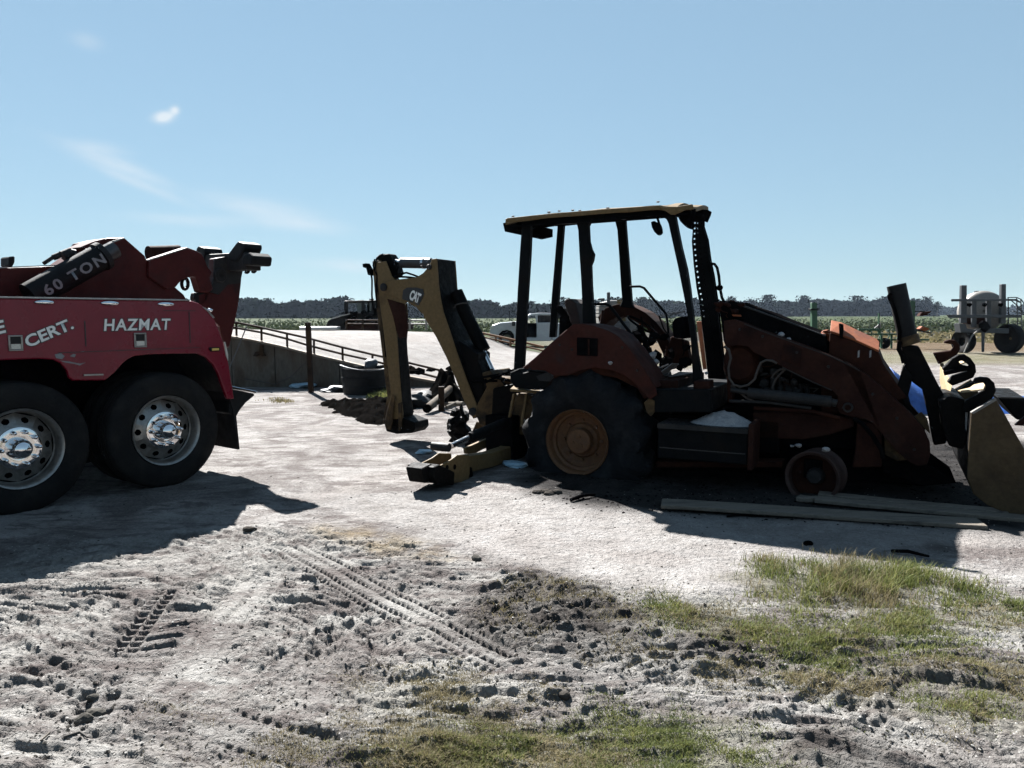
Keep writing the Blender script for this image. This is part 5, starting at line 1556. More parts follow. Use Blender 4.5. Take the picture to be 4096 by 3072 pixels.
# ---- small signs of the fire: ash lumps, bolts, melted drips
k = 0
for (tg_, x, y, v, r) in (('G', 1205, 1190, 0.2, 0.03), ('G', 1403, 1218, 0.1, 0.035), ('G', 1165, 1195, 0.2, 0.018), ('F', 815, 465, 0.05, 0.022), ('G', 565, 686, 0.4, 0.022), ('E', 1290, 1310, 0.6, 0.05), ('E', 1300, 1360, 0.6, 0.05)):
    MB().blob(BF.pt(P(tg_, x, y)[0], v), (r, r, r * 0.7), 2, k + 300, 0.45).build('ash_lump', M_ash, bh)
    k += 1
for (tg_, x, y, v) in (('F', 218, 508, 0.055), ('E', 330, 1414, 0.06), ('F', 440, 330, 0.058), ('F', 530, 365, 0.058), ('F', 900, 350, 0.058), ('F', 1010, 520, 0.058), ('G', 800, 380, 0.415), ('G', 960, 430, 0.415), ('G', 1200, 540, 0.415), ('G', 1420, 640, 0.415), ('H', 420, 760, 0.415), ('H', 560, 900, 0.415), ('H', 660, 1080, 0.415)):
    MB().lathe(BF.pt(P(tg_, x, y)[0], v), BV, [(0.001, -0.008), (0.012, -0.007), (0.014, 0.004)], 8).build('bolt', M_darksteel, bh)
for (tg_, x, y, dy, v) in (('F', 540, 700, 90, 0.02), ('F', 690, 720, 80, 0.02), ('F', 830, 830, 70, 0.02), ('F', 420, 760, 60, 0.02)):
    pass
# hose runs and cables hanging through the engine bay and cab
rr = random.Random(90)
for k in range(12):
    x, y = rr.uniform(720, 1350), rr.uniform(600, 860)
    q = [(x, y)]
    for j in range(4):
        q.append((q[-1][0] + rr.uniform(-50, 70), q[-1][1] + rr.uniform(-30, 50)))
    tube_px('burnt_wire', M_hose if k % 3 == 0 else M_rust, [P('G', *p)[0] for p in q], 0.62, 0.006, n=6)
for k in range(12):
    x, y = rr.uniform(980, 1560), rr.uniform(1000, 1300)
    q = [(x, y)]
    for j in range(4):
        q.append((q[-1][0] + rr.uniform(-40, 40), q[-1][1] + rr.uniform(10, 70)))
    tube_px('burnt_wire', M_soot, [P('E', *p)[0] for p in q], rr.uniform(0.6, 1.3), 0.008, n=6)
for k in range(7):
    x, y = rr.uniform(650, 840), rr.uniform(185, 260)
    q = [(x, y)]
    for j in range(4):
        q.append((q[-1][0] + rr.uniform(-30, 40), q[-1][1] + rr.uniform(-18, 22)))
    tube_px('burnt_wire', M_rust, [P('G', *p)[0] for p in q], rr.uniform(0.55, 0.8), 0.006, n=6)
# side box fittings
# welded rib and wear strip along the loader arm
bx('arm_edge', M_darksteel, P('G', 835, 338, 960, 388, 1110, 443, 1420, 559, 1535, 609, 1640, 665, 1638, 672, 1534, 617, 1418, 566, 1108, 450, 958, 395, 833, 345), 0.42, 0.412, 0.419, 0)
bx('arm_edge', M_darksteel, P('G', 1100, 640, 1300, 738, 1445, 802, 1442, 808, 1298, 745, 1098, 648), 0.42, 0.41, 0.419, 0)
bx('arm_patch', M_rust, P('G', 1110, 470, 1240, 520, 1220, 640, 1090, 590), 0.42, 0.414, 0.419, 0.002)

MB().latext(BF, P('D', 980, 1080, 1120, 1060, 1120, 1400, 985, 1345), LU + 0.1, LU - 0.25, LU + 0.09).build('rear_frame', M_soot, bh, bevel=0.01)
bx('filler_plate', M_rust, P('G', 1370, 770, 1450, 806, 1510, 870, 1490, 970, 1370, 970), 0.62, 0.62, 0.7, 0.006)  # plate added to fill the sunlit gap behind the loader arm
bx('filler_plate', M_soot, P('H', 430, 900, 520, 1000, 620, 1140, 480, 1180, 400, 1100), 0.66, 0.66, 0.72, 0.006)

# ------------------------------------------------------------------ concrete ramp with retaining wall
WY = 17.1           # the wall runs across the view at this distance
RF = Frame((0, WY), (1, 0.0))


def wallpt(tagc, x, y):
    return RF.hit(*P(tagc, x, y)[0], 0.0)


N_edge = [(-14.0, 1.18)] + [wallpt('C', *p) for p in ((140, 382), (300, 408), (520, 455), (740, 512), (980, 568), (1250, 632), (1500, 690), (1800, 748))]
N_edge.append((N_edge[-1][0] + 0.5, 0.0))
F_edge = [(-16.0, 1.12), (-9.0, 1.07), (-7.0, 1.05), (-5.5, 1.05), (-4.2, 1.04), (-2.8, 1.0), (-1.6, 0.9), (-0.8, 0.76), (0.0, 0.45), (1.0, 0.27), (2.2, 0.1), (4.8, -0.02)]
FY = 27.0
sand_flat = ground_mat('ramp_sand', True)
nb = 24
vs, fs = [], []
cols = 60


def along(E, t):
    x = t * (len(E) - 1)
    k = min(int(x), len(E) - 2)
    f_ = x - k
    return E[k][0] * (1 - f_) + E[k + 1][0] * f_, E[k][1] * (1 - f_) + E[k + 1][1] * f_


for i in range(cols + 1):
    a, b = along(N_edge, i / cols), along(F_edge, i / cols)
    for j in range(nb + 1):
        q = j / nb
        n = 0.03 * float(vnoise(np.array([i * 0.4]), np.array([j * 0.5]), 3)[0]) * (1 if 0 < j < nb else 0)
        vs.append((a[0] * (1 - q) + b[0] * q, WY + 0.12 + (FY - WY - 0.12) * q, a[1] * (1 - q) + b[1] * q + 0.05 * math.sin(q * math.pi) + n))
for i in range(cols):
    for j in range(nb):
        fs.append((i * (nb + 1) + j, (i + 1) * (nb + 1) + j, (i + 1) * (nb + 1) + j + 1, i * (nb + 1) + j + 1))
o = MB().add(vs, fs).build('ramp', sand_flat, None, smooth=True)
o['kind'] = 'structure'
# far face of the platform
ff = MB()
pts = [RF.w(x, FY - WY, z) for x, z in F_edge[:-1]]
base = [Vector((p.x, FY, -0.1)) for p in pts]
ff.prism(base + pts[::-1], [p + Vector((0, 0.25, 0)) for p in base + pts[::-1]])
tag(ff.build('retaining_wall', M_concrete, None), 'far retaining wall at the back edge of the sand ramp', 'wall')

wall = thing('retaining_wall', 'stained concrete retaining wall along the near side of the sloping ramp', 'wall', (N_edge[3][0], WY, 0))
joints = [-14.0, -11.2, -8.6, N_edge[1][0]] + [wallpt('C', x, 600)[0] for x in (480, 745, 975, 1250, 1520)] + [N_edge[-1][0]]


def wall_top(x):
    for (x0, z0), (x1, z1) in zip(N_edge, N_edge[1:]):
        if x0 <= x <= x1:
            return z0 + (z1 - z0) * (x - x0) / (x1 - x0)
    return 0.0


for a, b in zip(joints, joints[1:]):
    a2, b2 = a + 0.006, b - 0.006
    MB().uzext(RF, [(a2, -0.1), (b2, -0.1), (b2, max(-0.05, wall_top(b2) - 0.02)), (a2, wall_top(a2) - 0.02)], -0.0 + 0.012 * random.random(), 0.2).build('wall_panel', M_concrete, wall, bevel=0.01)
# coping strip
cp = MB()
for (x0, z0), (x1, z1) in zip(N_edge[:-1], N_edge[1:-1]):
    cp.uzext(RF, [(x0, z0 - 0.018), (x1, z1 - 0.018), (x1, z1 + 0.03), (x0, z0 + 0.03)], -0.04, 0.18)
cp.build('coping', mat('coping', [(0.2, 0.14, 0.09), (0.24, 0.2, 0.16)], scale=3, rough=(0.8, 0.95)), wall)
MB().uzext(RF, [wallpt('C', *p) for p in ((375, 440), (395, 440), (398, 490), (415, 525), (395, 528), (372, 510), (345, 528), (325, 525), (345, 492), (372, 490))], -0.12, -0.01).build('wall_bracket', M_railrust, wall)

# near railing: separate posts and rails
rail = thing('ramp_railing', 'dark rusty two-bar railing following the near edge of the ramp', 'railing', (N_edge[3][0], WY + 0.1, 0.8))
VR = 0.1


def rpt(x, y):
    return RF.pt(P('C', x, y)[0], VR)


MB().tube([rpt(20, 240), rpt(180, 268), rpt(375, 308), rpt(575, 354), rpt(720, 386), rpt(1000, 460), rpt(1230, 515), rpt(1480, 572), rpt(1745, 636)], 0.026, 8).build('top_rail', M_railrust, rail, smooth=True)
MB().tube([rpt(20, 270), rpt(190, 312), rpt(375, 345), rpt(575, 395), rpt(740, 446), rpt(1000, 512), rpt(1230, 562), rpt(1480, 628), rpt(1745, 696), rpt(1860, 722)], 0.026, 8).build('middle_rail', M_railrust, rail, smooth=True)
for (x, y0, y1) in ((183, 268, 372), (376, 306, 408), (573, 352, 462), (780, 402, 515), (1000, 458, 572), (1230, 514, 575), (1490, 574, 690), (1745, 634, 762)):
    MB().tube([rpt(x, y0), rpt(x + 2, y1)], 0.026, 8).build('railing_post', M_railrust, rail, smooth=True)
# standing post in front of the wall
pf = 15.9
top, bot = at_depth(*P('C', 735, 268)[0], pf), at_depth(*P('C', 758, 765)[0], pf)
bot.z = -0.05
po = MB().box(Frame((top.x, pf), (1, 0)), -0.05, 0.05, -0.05, 0.05, 0, 1)
po.v = [(x + (bot.x - top.x) * (1 - z), y, bot.z + z * (top.z - bot.z)) for x, y, z in po.v]
tag(po.build('steel_post', M_railrust, None, bevel=0.008), 'tall dark steel post standing in front of the ramp wall', 'post')
# brace cable between post and ground on the left
tag(MB().tube([at_depth(*P('C', 240, 700)[0], 16.6) * 1.0, at_depth(*P('C', 480, 745)[0], 16.5), at_depth(*P('C', 600, 690)[0], 16.4), at_depth(*P('C', 720, 570)[0], 16.2)], 0.012, 6).build('cable', M_hose, None, smooth=True), 'slack cable drooping along the foot of the ramp wall', 'cable')
tag(MB().tube([ROD[0], ROD[1]], 0.012, 6).build('guy_wire', M_galv, None, smooth=True), 'thin pale guy wire slanting down behind the tow truck tail', 'wire')

# barrel by the wall
bp = ground(*P('C', 1165, 830)[0])
BRF = Frame((bp[0], bp[1] + 0.45), (1, 0))
ba = thing('barrel', 'black open barrel with bent pale rim against the ramp wall', 'barrel', BRF.w(0, 0, 0))
_, zt = BRF.hit(*P('C', 1150, 615)[0], 0)
MB().lathe(BRF.w(0, 0, 0), (0, 0, 1), [(0.01, 0.0), (0.5, 0.0), (0.53, zt * 0.3), (0.52, zt * 0.32), (0.54, zt * 0.64), (0.53, zt * 0.66), (0.55, zt), (0.53, zt), (0.5, 0.1)], 32).build('drum', M_black, ba, smooth=True)
MB().lathe(BRF.w(0, 0, zt), (0, 0, 1), [(0.53, 0.0), (0.57, 0.005), (0.57, 0.025), (0.53, 0.025)], 32, fn=lambda r, a, q: (r, a + 0.04 * math.sin(q * 2 + 1)), closed=True).build('rim', M_galv, ba, smooth=True)
p0 = at_depth(*P('C', 1225, 590)[0], bp[1] + 0.5)
tag(MB().blob(p0, (0.14, 0.14, 0.13), 2, 8, 0.35).build('plastic_sack', M_galv, None, smooth=True), 'crumpled grey plastic sack hanging on the barrel rim', 'sack')

# mud bank, sticks and pipe behind the boom
def mound(name, poly, h, mat_, seed, res=0.035, rough=1.0):
    poly = np.array(poly)
    x0, y0 = poly.min(0) - 0.2
    x1, y1 = poly.max(0) + 0.2
    nx, ny = int((x1 - x0) / res) + 2, int((y1 - y0) / (res * 1.5)) + 2
    X, Y = np.meshgrid(np.linspace(x0, x1, nx), np.linspace(y0, y1, ny))
    sdv = poly_sd([tuple(p) for p in poly], X.ravel(), Y.ravel()) + 0.3 * (fbm(X.ravel() * 1.5, Y.ravel() * 1.5, seed, 3) - 0.5)
    k = sstep(-0.05, 0.5, sdv)
    Z = k * h * (0.35 + 1.0 * fbm(X.ravel() * 2.2, Y.ravel() * 2.2, seed + 2, 4)) + k * rough * (0.12 * sstep(0.4, 0.65, fbm(X.ravel() * 5, Y.ravel() * 3, seed + 5, 3)) + 0.09 * sstep(0.42, 0.6, fbm(X.ravel() * 13, Y.ravel() * 7, seed + 8, 2))) - 0.04 + 0.03 * k
    V = np.stack([X.ravel(), Y.ravel(), Z], 1)
    i, j = np.meshgrid(np.arange(ny - 1), np.arange(nx - 1), indexing='ij')
    F = np.stack([i * nx + j, i * nx + j + 1, (i + 1) * nx + j + 1, (i + 1) * nx + j], -1).reshape(-1, 4)
    return mesh_np(name, V, F, mat_, smooth=True)


tag(mound('mud_bank', gpoly(P('C', 770, 905, 840, 868, 1000, 880, 1060, 862, 1340, 872, 1600, 885, 1600, 965, 1430, 1020, 1340, 1085, 1190, 1065, 1040, 1022, 880, 960)), 0.055, M_mud, 91, 0.035, 0.55), 'low bank of churned dark mud beside the digger boom', 'mud')
tag(mound('dirt_heap', gpoly(P('C', 1560, 860, 1700, 850, 1820, 840, 2000, 850, 2010, 900, 1900, 915, 1700, 905, 1570, 900)), 0.5, M_mud, 97), 'heap of dark dirt behind the lower end of the digger boom', 'dirt heap')
pd = ground(*P('C', 1650, 975)[0])
a_ = Vector((pd[0], pd[1], 0.09))
b_ = at_depth(*P('C', 1850, 765)[0], pd[1] + 1.7)
pi = thing('broken_pipe', 'dark pipe leaning on the dirt heap with its open end on the ground', 'pipe', a_)
MB().tube([a_, b_], 0.07, 18, caps=False).build('pipe', M_concrete, pi, smooth=True)
MB().lathe(a_, (b_ - a_), [(0.055, 0.02), (0.055, -0.004), (0.074, -0.004), (0.074, 0.03)], 18).build('pipe_end', M_soot, pi, smooth=True)
ps = at_depth(*P('C', 1762, 945)[0], pd[1] + 0.4)
tag(MB().box(Frame((ps.x, ps.y), (1, 0)), -0.05, 0.05, -0.04, 0.04, -0.03, 0.42).build('wooden_stake', M_railrust, None, bevel=0.006), 'short brown stake beside the leaning pipe', 'stake')
for k, (x, y, rx, ry, rz) in enumerate(((1590, 885, 0.28, 0.3, 0.12), (1640, 850, 0.2, 0.3, 0.12))):
    g = ground(*P('C', x, y + 30)[0])
    tag(MB().blob((g[0], g[1], rz * 0.7), (rx, ry, rz), 2, k + 4, 0.35).build('rubbish_sack', M_black, None, smooth=True), ('black rubbish sack lying nearest the leaning pipe', 'black rubbish sack further back against the dirt heap')[k], 'sack', 'rubbish sacks by the dirt heap')
for k, (x0, y0, x1, y1) in enumerate(((1760, 880, 1930, 905), (1800, 905, 1890, 895), (1700, 640, 1850, 700), (1560, 650, 1690, 670))):
    if k < 2:
        g0, g1 = ground(*P('C', x0, y0 + 40)[0]), ground(*P('C', x1, y1 + 40)[0])
        p0, p1 = Vector((*g0, 0.05)), Vector((*g1, 0.12))
        tag(MB().tube([p0, p1], 0.035, 8).build('timber_offcut', M_wood, None), ('pale timber offcut in front of the dirt heap', 'short timber offcut under the dirt heap edge')[k], 'timber', 'timber offcuts by the dirt heap')
# dark rags / debris on the ramp
for k, (x, y, w, lab) in enumerate(((900, 495, 0.35, 'dark rag heap lying behind the ramp railing'), (1640, 490, 0.7, 'dark burnt scrap pile out on the sand ramp'), (665, 450, 0.3, 'small green weed clump by the ramp railing'), (1620, 655, 0.5, 'dark twigs lying low on the ramp by the railing end'))):
    z = 0.55 if k != 1 else 0.5
    g = ground(*P('C', x, y)[0], z if k != 2 else 0.8)
    b = MB()
    rr = random.Random(k + 60)
    for q in range(9):
        b.blob((g[0] + rr.uniform(-w, w), g[1] + rr.uniform(-w, w), (z if k != 2 else 0.8) + rr.uniform(0, 0.05)), (rr.uniform(0.05, 0.18), rr.uniform(0.05, 0.2), rr.uniform(0.03, 0.07)), 1, q, 0.4)
    tag(b.build('weed_clump' if k == 2 else 'scrap_heap', M_grassgreen if k == 2 else M_mud, None), lab, 'weed' if k == 2 else 'scrap')
# ground litter along the wall foot
for k, (x, y, m_, lab) in enumerate(((700, 772, M_wrap, 'pale blue scrap of plastic at the foot of the post'), (935, 800, M_galv, 'crumpled grey sheet lying under the ramp wall'))):
    g = ground(*P('C', x, y)[0])
    tag(MB().blob((g[0], g[1], 0.05), (0.25, 0.3, 0.07), 2, k + 70, 0.4).build('plastic_scrap', m_, None), lab, 'litter')
for k, (tg, x, y, sx, lab) in enumerate((('D', 440, 1305, 0.09, 'pale blue crushed wrapper beyond the stabiliser foot'), ('D', 1000, 1382, 0.1, 'pale blue crushed wrapper beside the rear tyre'))):
    g = ground(*P(tg, x, y)[0])
    tag(MB().blob((g[0], g[1], 0.02), (sx, sx * 1.2, 0.03), 2, k + 80, 0.6).build('wrapper', M_wrap, None), lab, 'wrapper')

# far railing and rusty rails at the back of the platform
fr_ = thing('far_railing', 'orange rusty railing running down the far edge of the ramp', 'railing', (0, FY, 0.6))
FR = Frame((0, FY), (1, 0))


def fp(tagc, x, y):
    return FR.pt(P(tagc, x, y)[0], 0.1)


MB().tube([fp('L', 1740, 468), fp('L', 2090, 545), fp('E', 440, 1245)], 0.04, 8).build('top_rail', M_railorange, fr_, smooth=True)
MB().tube([fp('L', 1770, 515), fp('L', 2090, 585), fp('E', 440, 1275)], 0.03, 8).build('middle_rail', M_railorange, fr_, smooth=True)
for (x, y0, y1) in ((1780, 472, 530), (1908, 505, 605), (2060, 540, 640)):
    MB().tube([fp('L', x, y0), fp('L', x, y1)], 0.035, 8).build('railing_post', M_railorange, fr_, smooth=True)
for x0, x1, lab in ((345, 730, 'rusty guard rail in front of the burnt black machine'), (1005, 1215, 'pale rusty guard rail end right of the burnt black machine')):
    g = thing('guard_rail', lab, 'railing', fp('L', (x0 + x1) / 2, 430), 'guard rails at the back of the platform')
    m_ = M_railrust if x0 < 800 else M_tank
    for y in (340, 378):
        MB().tube([fp('L', x0, y), fp('L', x1, y + 4)], 0.028, 8).build('rail', m_, g, smooth=True)
    for x in range(x0 + 8, x1, 170):
        MB().tube([fp('L', x, 330), fp('L', x, 440)], 0.035, 8).build('railing_post', m_, g, smooth=True)
# burnt black machine beyond the platform
QF = Frame((0, 29.5), (1, 0))


def ql(name, mat_, pts, v0, v1, parent, bevel=0.02):
    return MB().ext(QF, P('L', *pts), 0.0, v0, v1).build(name, mat_, parent, bevel=bevel)


bmch = thing('burnt_machine', 'burnt black self-propelled farm machine with glass cab behind the ramp platform', 'farm machine', QF.w(-3.6, 0.5, 0))
ql('hood', M_black, (135, 430, 140, 390, 165, 345, 205, 318, 300, 290, 420, 262, 430, 270, 480, 265, 720, 265, 720, 470, 135, 470), 0, 1.6, bmch)
ql('hood_edge', M_alu, (200, 318, 300, 288, 420, 262, 424, 270, 310, 298, 210, 328), -0.05, 0.0, bmch, 0)
ql('lower_body', M_rustred, (360, 375, 1000, 375, 1000, 440, 360, 440), -0.1, 1.5, bmch)
for x in (325, 505, 610, 655, 720):
    ql('cab_post', M_black, (x + 5, 145, x + 38, 145, x + 42, 270, x + 2, 270), 0, 0.12, bmch, 0.01)
ql('cab_roof', M_black, (330, 138, 760, 130, 760, 152, 330, 160), 0.0, 1.3, bmch)
ql('cab_glass', mat('pale_glass', [(0.1, 0.15, 0.15), (0.16, 0.2, 0.2)], rough=(0.05, 0.15), bump=0), (440, 130, 505, 125, 505, 262, 440, 262), 0.5, 0.52, bmch, 0)
ql('cab_glass', M_glass, (545, 150, 610, 150, 610, 262, 545, 262), 0.5, 0.52, bmch, 0)
cl = MB()
rr = random.Random(77)
for k in range(40):
    cl.blob(QF.pt(P('L', rr.uniform(330, 1000), rr.uniform(255, 380))[0], -0.05), (rr.uniform(0.05, 0.16), 0.1, rr.uniform(0.04, 0.12)), 1, k, 0.4)
cl.build('burnt_parts', M_soot, bmch, kind='stuff')
pn = at_depth(*P('L', 60, 415)[0], 28.3)
tag(MB().box(Frame((pn.x, 28.3), (1, 0)), -0.72, 0.72, 0, 0.5, pn.z - 0.1, pn.z + 0.03).build('white_tank_lid', M_truckwhite, None, bevel=0.03), 'low white panel lying at the back edge of the platform', 'panel')

# ------------------------------------------------------------------ white pickup
PY = 38.0
PF = Frame((0, PY), (1, 0))
pk = thing('pickup_truck', 'white pickup truck with its front door open beyond the ramp', 'pickup truck', PF.w(PF.hit(*P('E', 260, 1200)[0], 0)[0], 1, 0))


def pe(name, mat_, pts, v0, v1, parent=None, bevel=0.03, **k):
    return MB().ext(PF, P('E', *pts), 0.0, v0, v1).build(name, mat_, parent or pk, bevel=bevel, **k)


gz = P('E', 0, 1250)[0][1]
pe('body', M_truckwhite, (22, 1200, 18, 1110, 40, 1075, 90, 1058, 205, 1048, 300, 1046, 306, 1060, 300, 1190, 250, 1200, 212, 1200, 205, 1150, 185, 1122, 150, 1112, 115, 1120, 90, 1145, 82, 1200), 0.0, 1.9)
pe('body', M_truckwhite, (384, 1055, 500, 1052, 500, 1198, 384, 1198), 0.0, 1.9)
pe('door_sill', M_truckwhite, (298, 1172, 388, 1172, 388, 1198, 298, 1198), 0.0, 1.9, bevel=0.01)
pe('cab_roof', M_truckwhite, (300, 1050, 305, 1005, 335, 985, 420, 978, 500, 980, 500, 1000, 400, 996, 340, 1000, 322, 1015, 312, 1050), 0.0, 1.9)
pe('cab_pillar', M_truckwhite, (372, 996, 392, 996, 392, 1060, 380, 1060), 0.0, 0.15, bevel=0.01)
pe('side_window', M_glass, (393, 1000, 500, 1000, 500, 1054, 393, 1056), 0.05, 0.07, bevel=0)
pe('interior', M_soot, (305, 1060, 384, 1060, 384, 1172, 305, 1172), 0.7, 0.75, bevel=0)
pe('wheel_well', M_soot, (85, 1118, 210, 1118, 210, 1215, 85, 1215), 0.25, 1.6, bevel=0)
pe('service_bed', M_truckwhite, (505, 1060, 700, 1060, 700, 1195, 505, 1195), 0.0, 1.9)
for x in (150, 620):
    c = PF.pt(P('E', x, 1196)[0], 0.05)
    c.z = 0.39
    wv = MB().lathe(c, (0, 1, 0), [(0.02, 0.05), (0.22, 0.03), (0.24, 0.0), (0.36, 0.0), (0.39, 0.04), (0.39, 0.22), (0.3, 0.25)], 28).build('wheel', M_tyre, pk, smooth=True)
    MB().lathe(c, (0, 1, 0), [(0.01, 0.02), (0.2, 0.015), (0.235, -0.005), (0.24, 0.02)], 24).build('rim', M_alu, wv, smooth=True)
pe('bumper', M_chrome, (14, 1150, 60, 1155, 60, 1172, 14, 1170), -0.02, 1.92, bevel=0.02)
pe('headlight', M_lens, (24, 1085, 50, 1082, 46, 1100, 22, 1104), -0.01, 0.3, bevel=0.01)
pe('mirror', M_black, (192, 1046, 216, 1046, 216, 1080, 192, 1080), -0.3, -0.05, bevel=0.02)
MB().tube([PF.pt(p, -0.1) for p in P('E', 172, 1040, 172, 964, 215, 964)], 0.02, 6).build('antenna_frame', M_soot, pk)
tag(MB().box(PF, PF.hit(*P('E', 530, 1000)[0], 0)[0], PF.hit(*P('E', 640, 1000)[0], 0)[0], 0.6, 1.4, 1.4, 1.95).build('toolbox', M_darksteel, None, bevel=0.03), 'dark equipment box riding on the pickup bed behind its cab', 'box')

# ------------------------------------------------------------------ liquid tanker seen through the cab
KF = Frame((0, 46.0), (1, 0.0))
tk = thing('tank_trailer', 'pale yellow tank trailer with equipment rack seen through the open backhoe cab', 'tank trailer', KF.w(KF.hit(*P('E', 1010, 1100)[0], 0)[0], 1, 0))


def kf(name, mat_, pts, v0, v1, bevel=0.03):
    return MB().ext(KF, P('E', *pts), 0.0, v0, v1).build(name, mat_, tk, bevel=bevel)


kf('tank', M_tank, (870, 920, 900, 895, 960, 880, 1060, 878, 1130, 885, 1165, 905, 1185, 950, 1195, 1020, 1180, 1110, 1120, 1130, 900, 1130, 870, 1060), 0.0, 1.8, 0.12)
kf('tank_band', M_yellow, (1010, 879, 1070, 878, 1080, 1060, 1100, 1130, 1040, 1130, 1020, 1000), -0.02, 0.0, 0)
kf('rack_post', M_galv, (930, 818, 955, 818, 958, 1130, 928, 1130), -0.2, -0.05)
kf('pump_deck', M_galv, (870, 1045, 1100, 1045, 1100, 1120, 870, 1120), -0.5, -0.05)
kf('tank_lid', M_galv, (870, 865, 920, 862, 925, 880, 868, 882), 0.4, 0.9)
kf('rear_lamp', M_orange, (1184, 1056, 1200, 1056, 1200, 1072, 1184, 1072), -0.05, 0.02, 0.005)
for k in range(4):
    kf('rack_bar', M_galv, (840, 925 + 28 * k, 925, 925 + 28 * k, 925, 931 + 28 * k, 840, 931 + 28 * k), -0.15, -0.1, 0)
for x in (960, 1150):
    c = KF.pt(P('E', x, 1120)[0], 0.1)
    c.z = 0.55
    MB().lathe(c, (0, 1, 0), [(0.02, 0.05), (0.3, 0.0), (0.5, 0.0), (0.55, 0.05), (0.55, 0.35), (0.4, 0.4)], 24).build('wheel', M_tyre, tk, smooth=True)
MB().tube([KF.pt(p, 0.3) for p in P('E', 1200, 1010, 1320, 1000, 1540, 965)], 0.04, 6).build('folded_boom', M_galv, tk)
MB().tube([KF.pt(p, 0.3) for p in P('E', 1200, 1040, 1320, 1015, 1540, 970)], 0.04, 6).build('folded_boom', M_galv, tk)

# ------------------------------------------------------------------ right background: sprayer and green cultivator
VF2 = Frame((0, 32.0), (1, 0))
spr = thing('field_sprayer', 'grey framed field sprayer with round pale tank and tall uprights', 'sprayer', VF2.w(VF2.hit(*P('K', 1780, 880)[0], 0)[0], 1, 0))


def kv(name, mat_, pts, v0, v1, parent=None, bevel=0.015, fr=VF2):
    return MB().ext(fr, P('K', *pts), 0.0, v0, v1).build(name, mat_, parent or spr, bevel=bevel)


c = VF2.pt(P('K', 1810, 480)[0], 0.4)
ru = abs(VF2.hit(*P('K', 2010, 480)[0], 0.4)[0] - VF2.hit(*P('K', 1810, 480)[0], 0.4)[0])
rz = VF2.hit(*P('K', 1810, 300)[0], 0.4)[1] - c.z
axd = Vector((0.42, 0.9, 0)).normalized()
MB().lathe(c, axd, [(0.05, -0.12), (ru * 0.6, -0.1), (ru * 0.88, -0.02), (ru * 0.97, 0.08), (ru, 0.15), (ru, 0.5), (ru * 1.015, 0.52), (ru * 1.015, 0.58), (ru, 0.6), (ru, 1.3), (ru * 0.95, 1.42), (ru * 0.7, 1.55), (0.05, 1.6)], 40).build('tank', M_tank, spr, smooth=True)
kv('tank_lid', M_tank, (1850, 300, 1865, 290, 1915, 292, 1930, 305, 1925, 320, 1850, 318), 0.7, 1.1)
kv('lid_cap', M_black, (1855, 275, 1885, 275, 1885, 292, 1855, 292), 0.8, 0.95, bevel=0.01)
for (x0, x1, y0, y1) in ((1563, 1614, 226, 600), (1955, 1998, 215, 600)):
    kv('upright', M_galv, (x0, y0, x1, y0, x1, y1, x0 - 8, y1), -0.25, -0.08)
kv('cross_beam', M_galv, (1455, 362, 2090, 360, 2140, 395, 2125, 400, 2080, 380, 1455, 386), -0.32, -0.255)
kv('cross_beam', M_galv, (1410, 515, 2130, 515, 2140, 545, 1430, 548), -0.32, -0.255)
for x in (1690, 1835):
    kv('frame_strut', M_galv, (x - 22, 375, x + 22, 375, x + 22, 640, x - 22, 640), -0.23, -0.12)
kv('lower_frame', M_galv, (1545, 600, 1610, 610, 1620, 650, 1720, 665, 1800, 650, 2030, 650, 2030, 700, 1560, 690), -0.22, 0.2)
kv('under_tank', M_rustred, (1640, 545, 1830, 545, 1820, 610, 1650, 610), 0.0, 0.3)
for x in (1620, 1770, 1925):
    kv('spray_valve', M_soot, (x - 20, 405, x + 18, 402, x + 25, 420, x + 5, 440, x - 22, 430), -0.4, -0.33, bevel=0.01)
kv('pump', M_soot, (1725, 600, 1760, 570, 1800, 590, 1830, 640, 1780, 690, 1730, 660), -0.4, -0.23, bevel=0.03)
kv('drop_leg', M_galv, (1745, 690, 1775, 690, 1770, 880, 1748, 880), -0.35, -0.3, bevel=0.005)
MB().tube([VF2.pt(p, -0.4) for p in P('K', 1780, 650, 1700, 720, 1660, 800, 1620, 890)], 0.03, 8).build('feed_hose', M_tank, spr, smooth=True)
wl = MB()
for q in ((2055, 345, 2060, 640), (2140, 345, 2150, 700), (2180, 365, 2190, 700)):
    wl.tube([VF2.pt(p, 0.5) for p in P('K', *q)], 0.022, 6)
for q in ((2050, 345, 2140, 345, 2185, 365, 2230, 430), (2080, 370, 2140, 420, 2200, 480), (2140, 440, 2230, 520), (2100, 480, 2230, 520)):
    wl.tube([VF2.pt(p, 0.5) for p in P('K', *q)], 0.022, 6)
wl.build('ladder', M_galv, spr)
for k in range(3):
    MB().tube([VF2.pt(p, 0.5) for p in P('K', 2142, 460 + 70 * k, 2186, 470 + 70 * k)], 0.02, 6).build('ladder_rung', M_galv, spr)
for (x, y, v) in ((2060, 790, 0.1), (1610, 780, 0.3)):
    c = VF2.pt(P('K', x - 30, y)[0], v)
    r = 0.62 if x > 2000 else 0.5
    c.z = r - 0.01
    ax2 = Vector((0.95, 0.3, 0)).normalized()
    wv = MB().lathe(c, ax2, [(0.3 * r, 0.1), (0.55 * r, 0.02), (0.92 * r, 0.0), (r, 0.06), (r, 0.32), (0.92 * r, 0.38), (0.55 * r, 0.36), (0.5 * r, 0.28), (0.1 * r, 0.26)], 32).build('wheel', M_tyre, spr, smooth=True)
    MB().lathe(c, ax2, [(0.02, 0.3), (0.3 * r, 0.3), (0.5 * r, 0.365), (0.56 * r, 0.37)], 24).build('rim', M_yellow, wv, smooth=True)

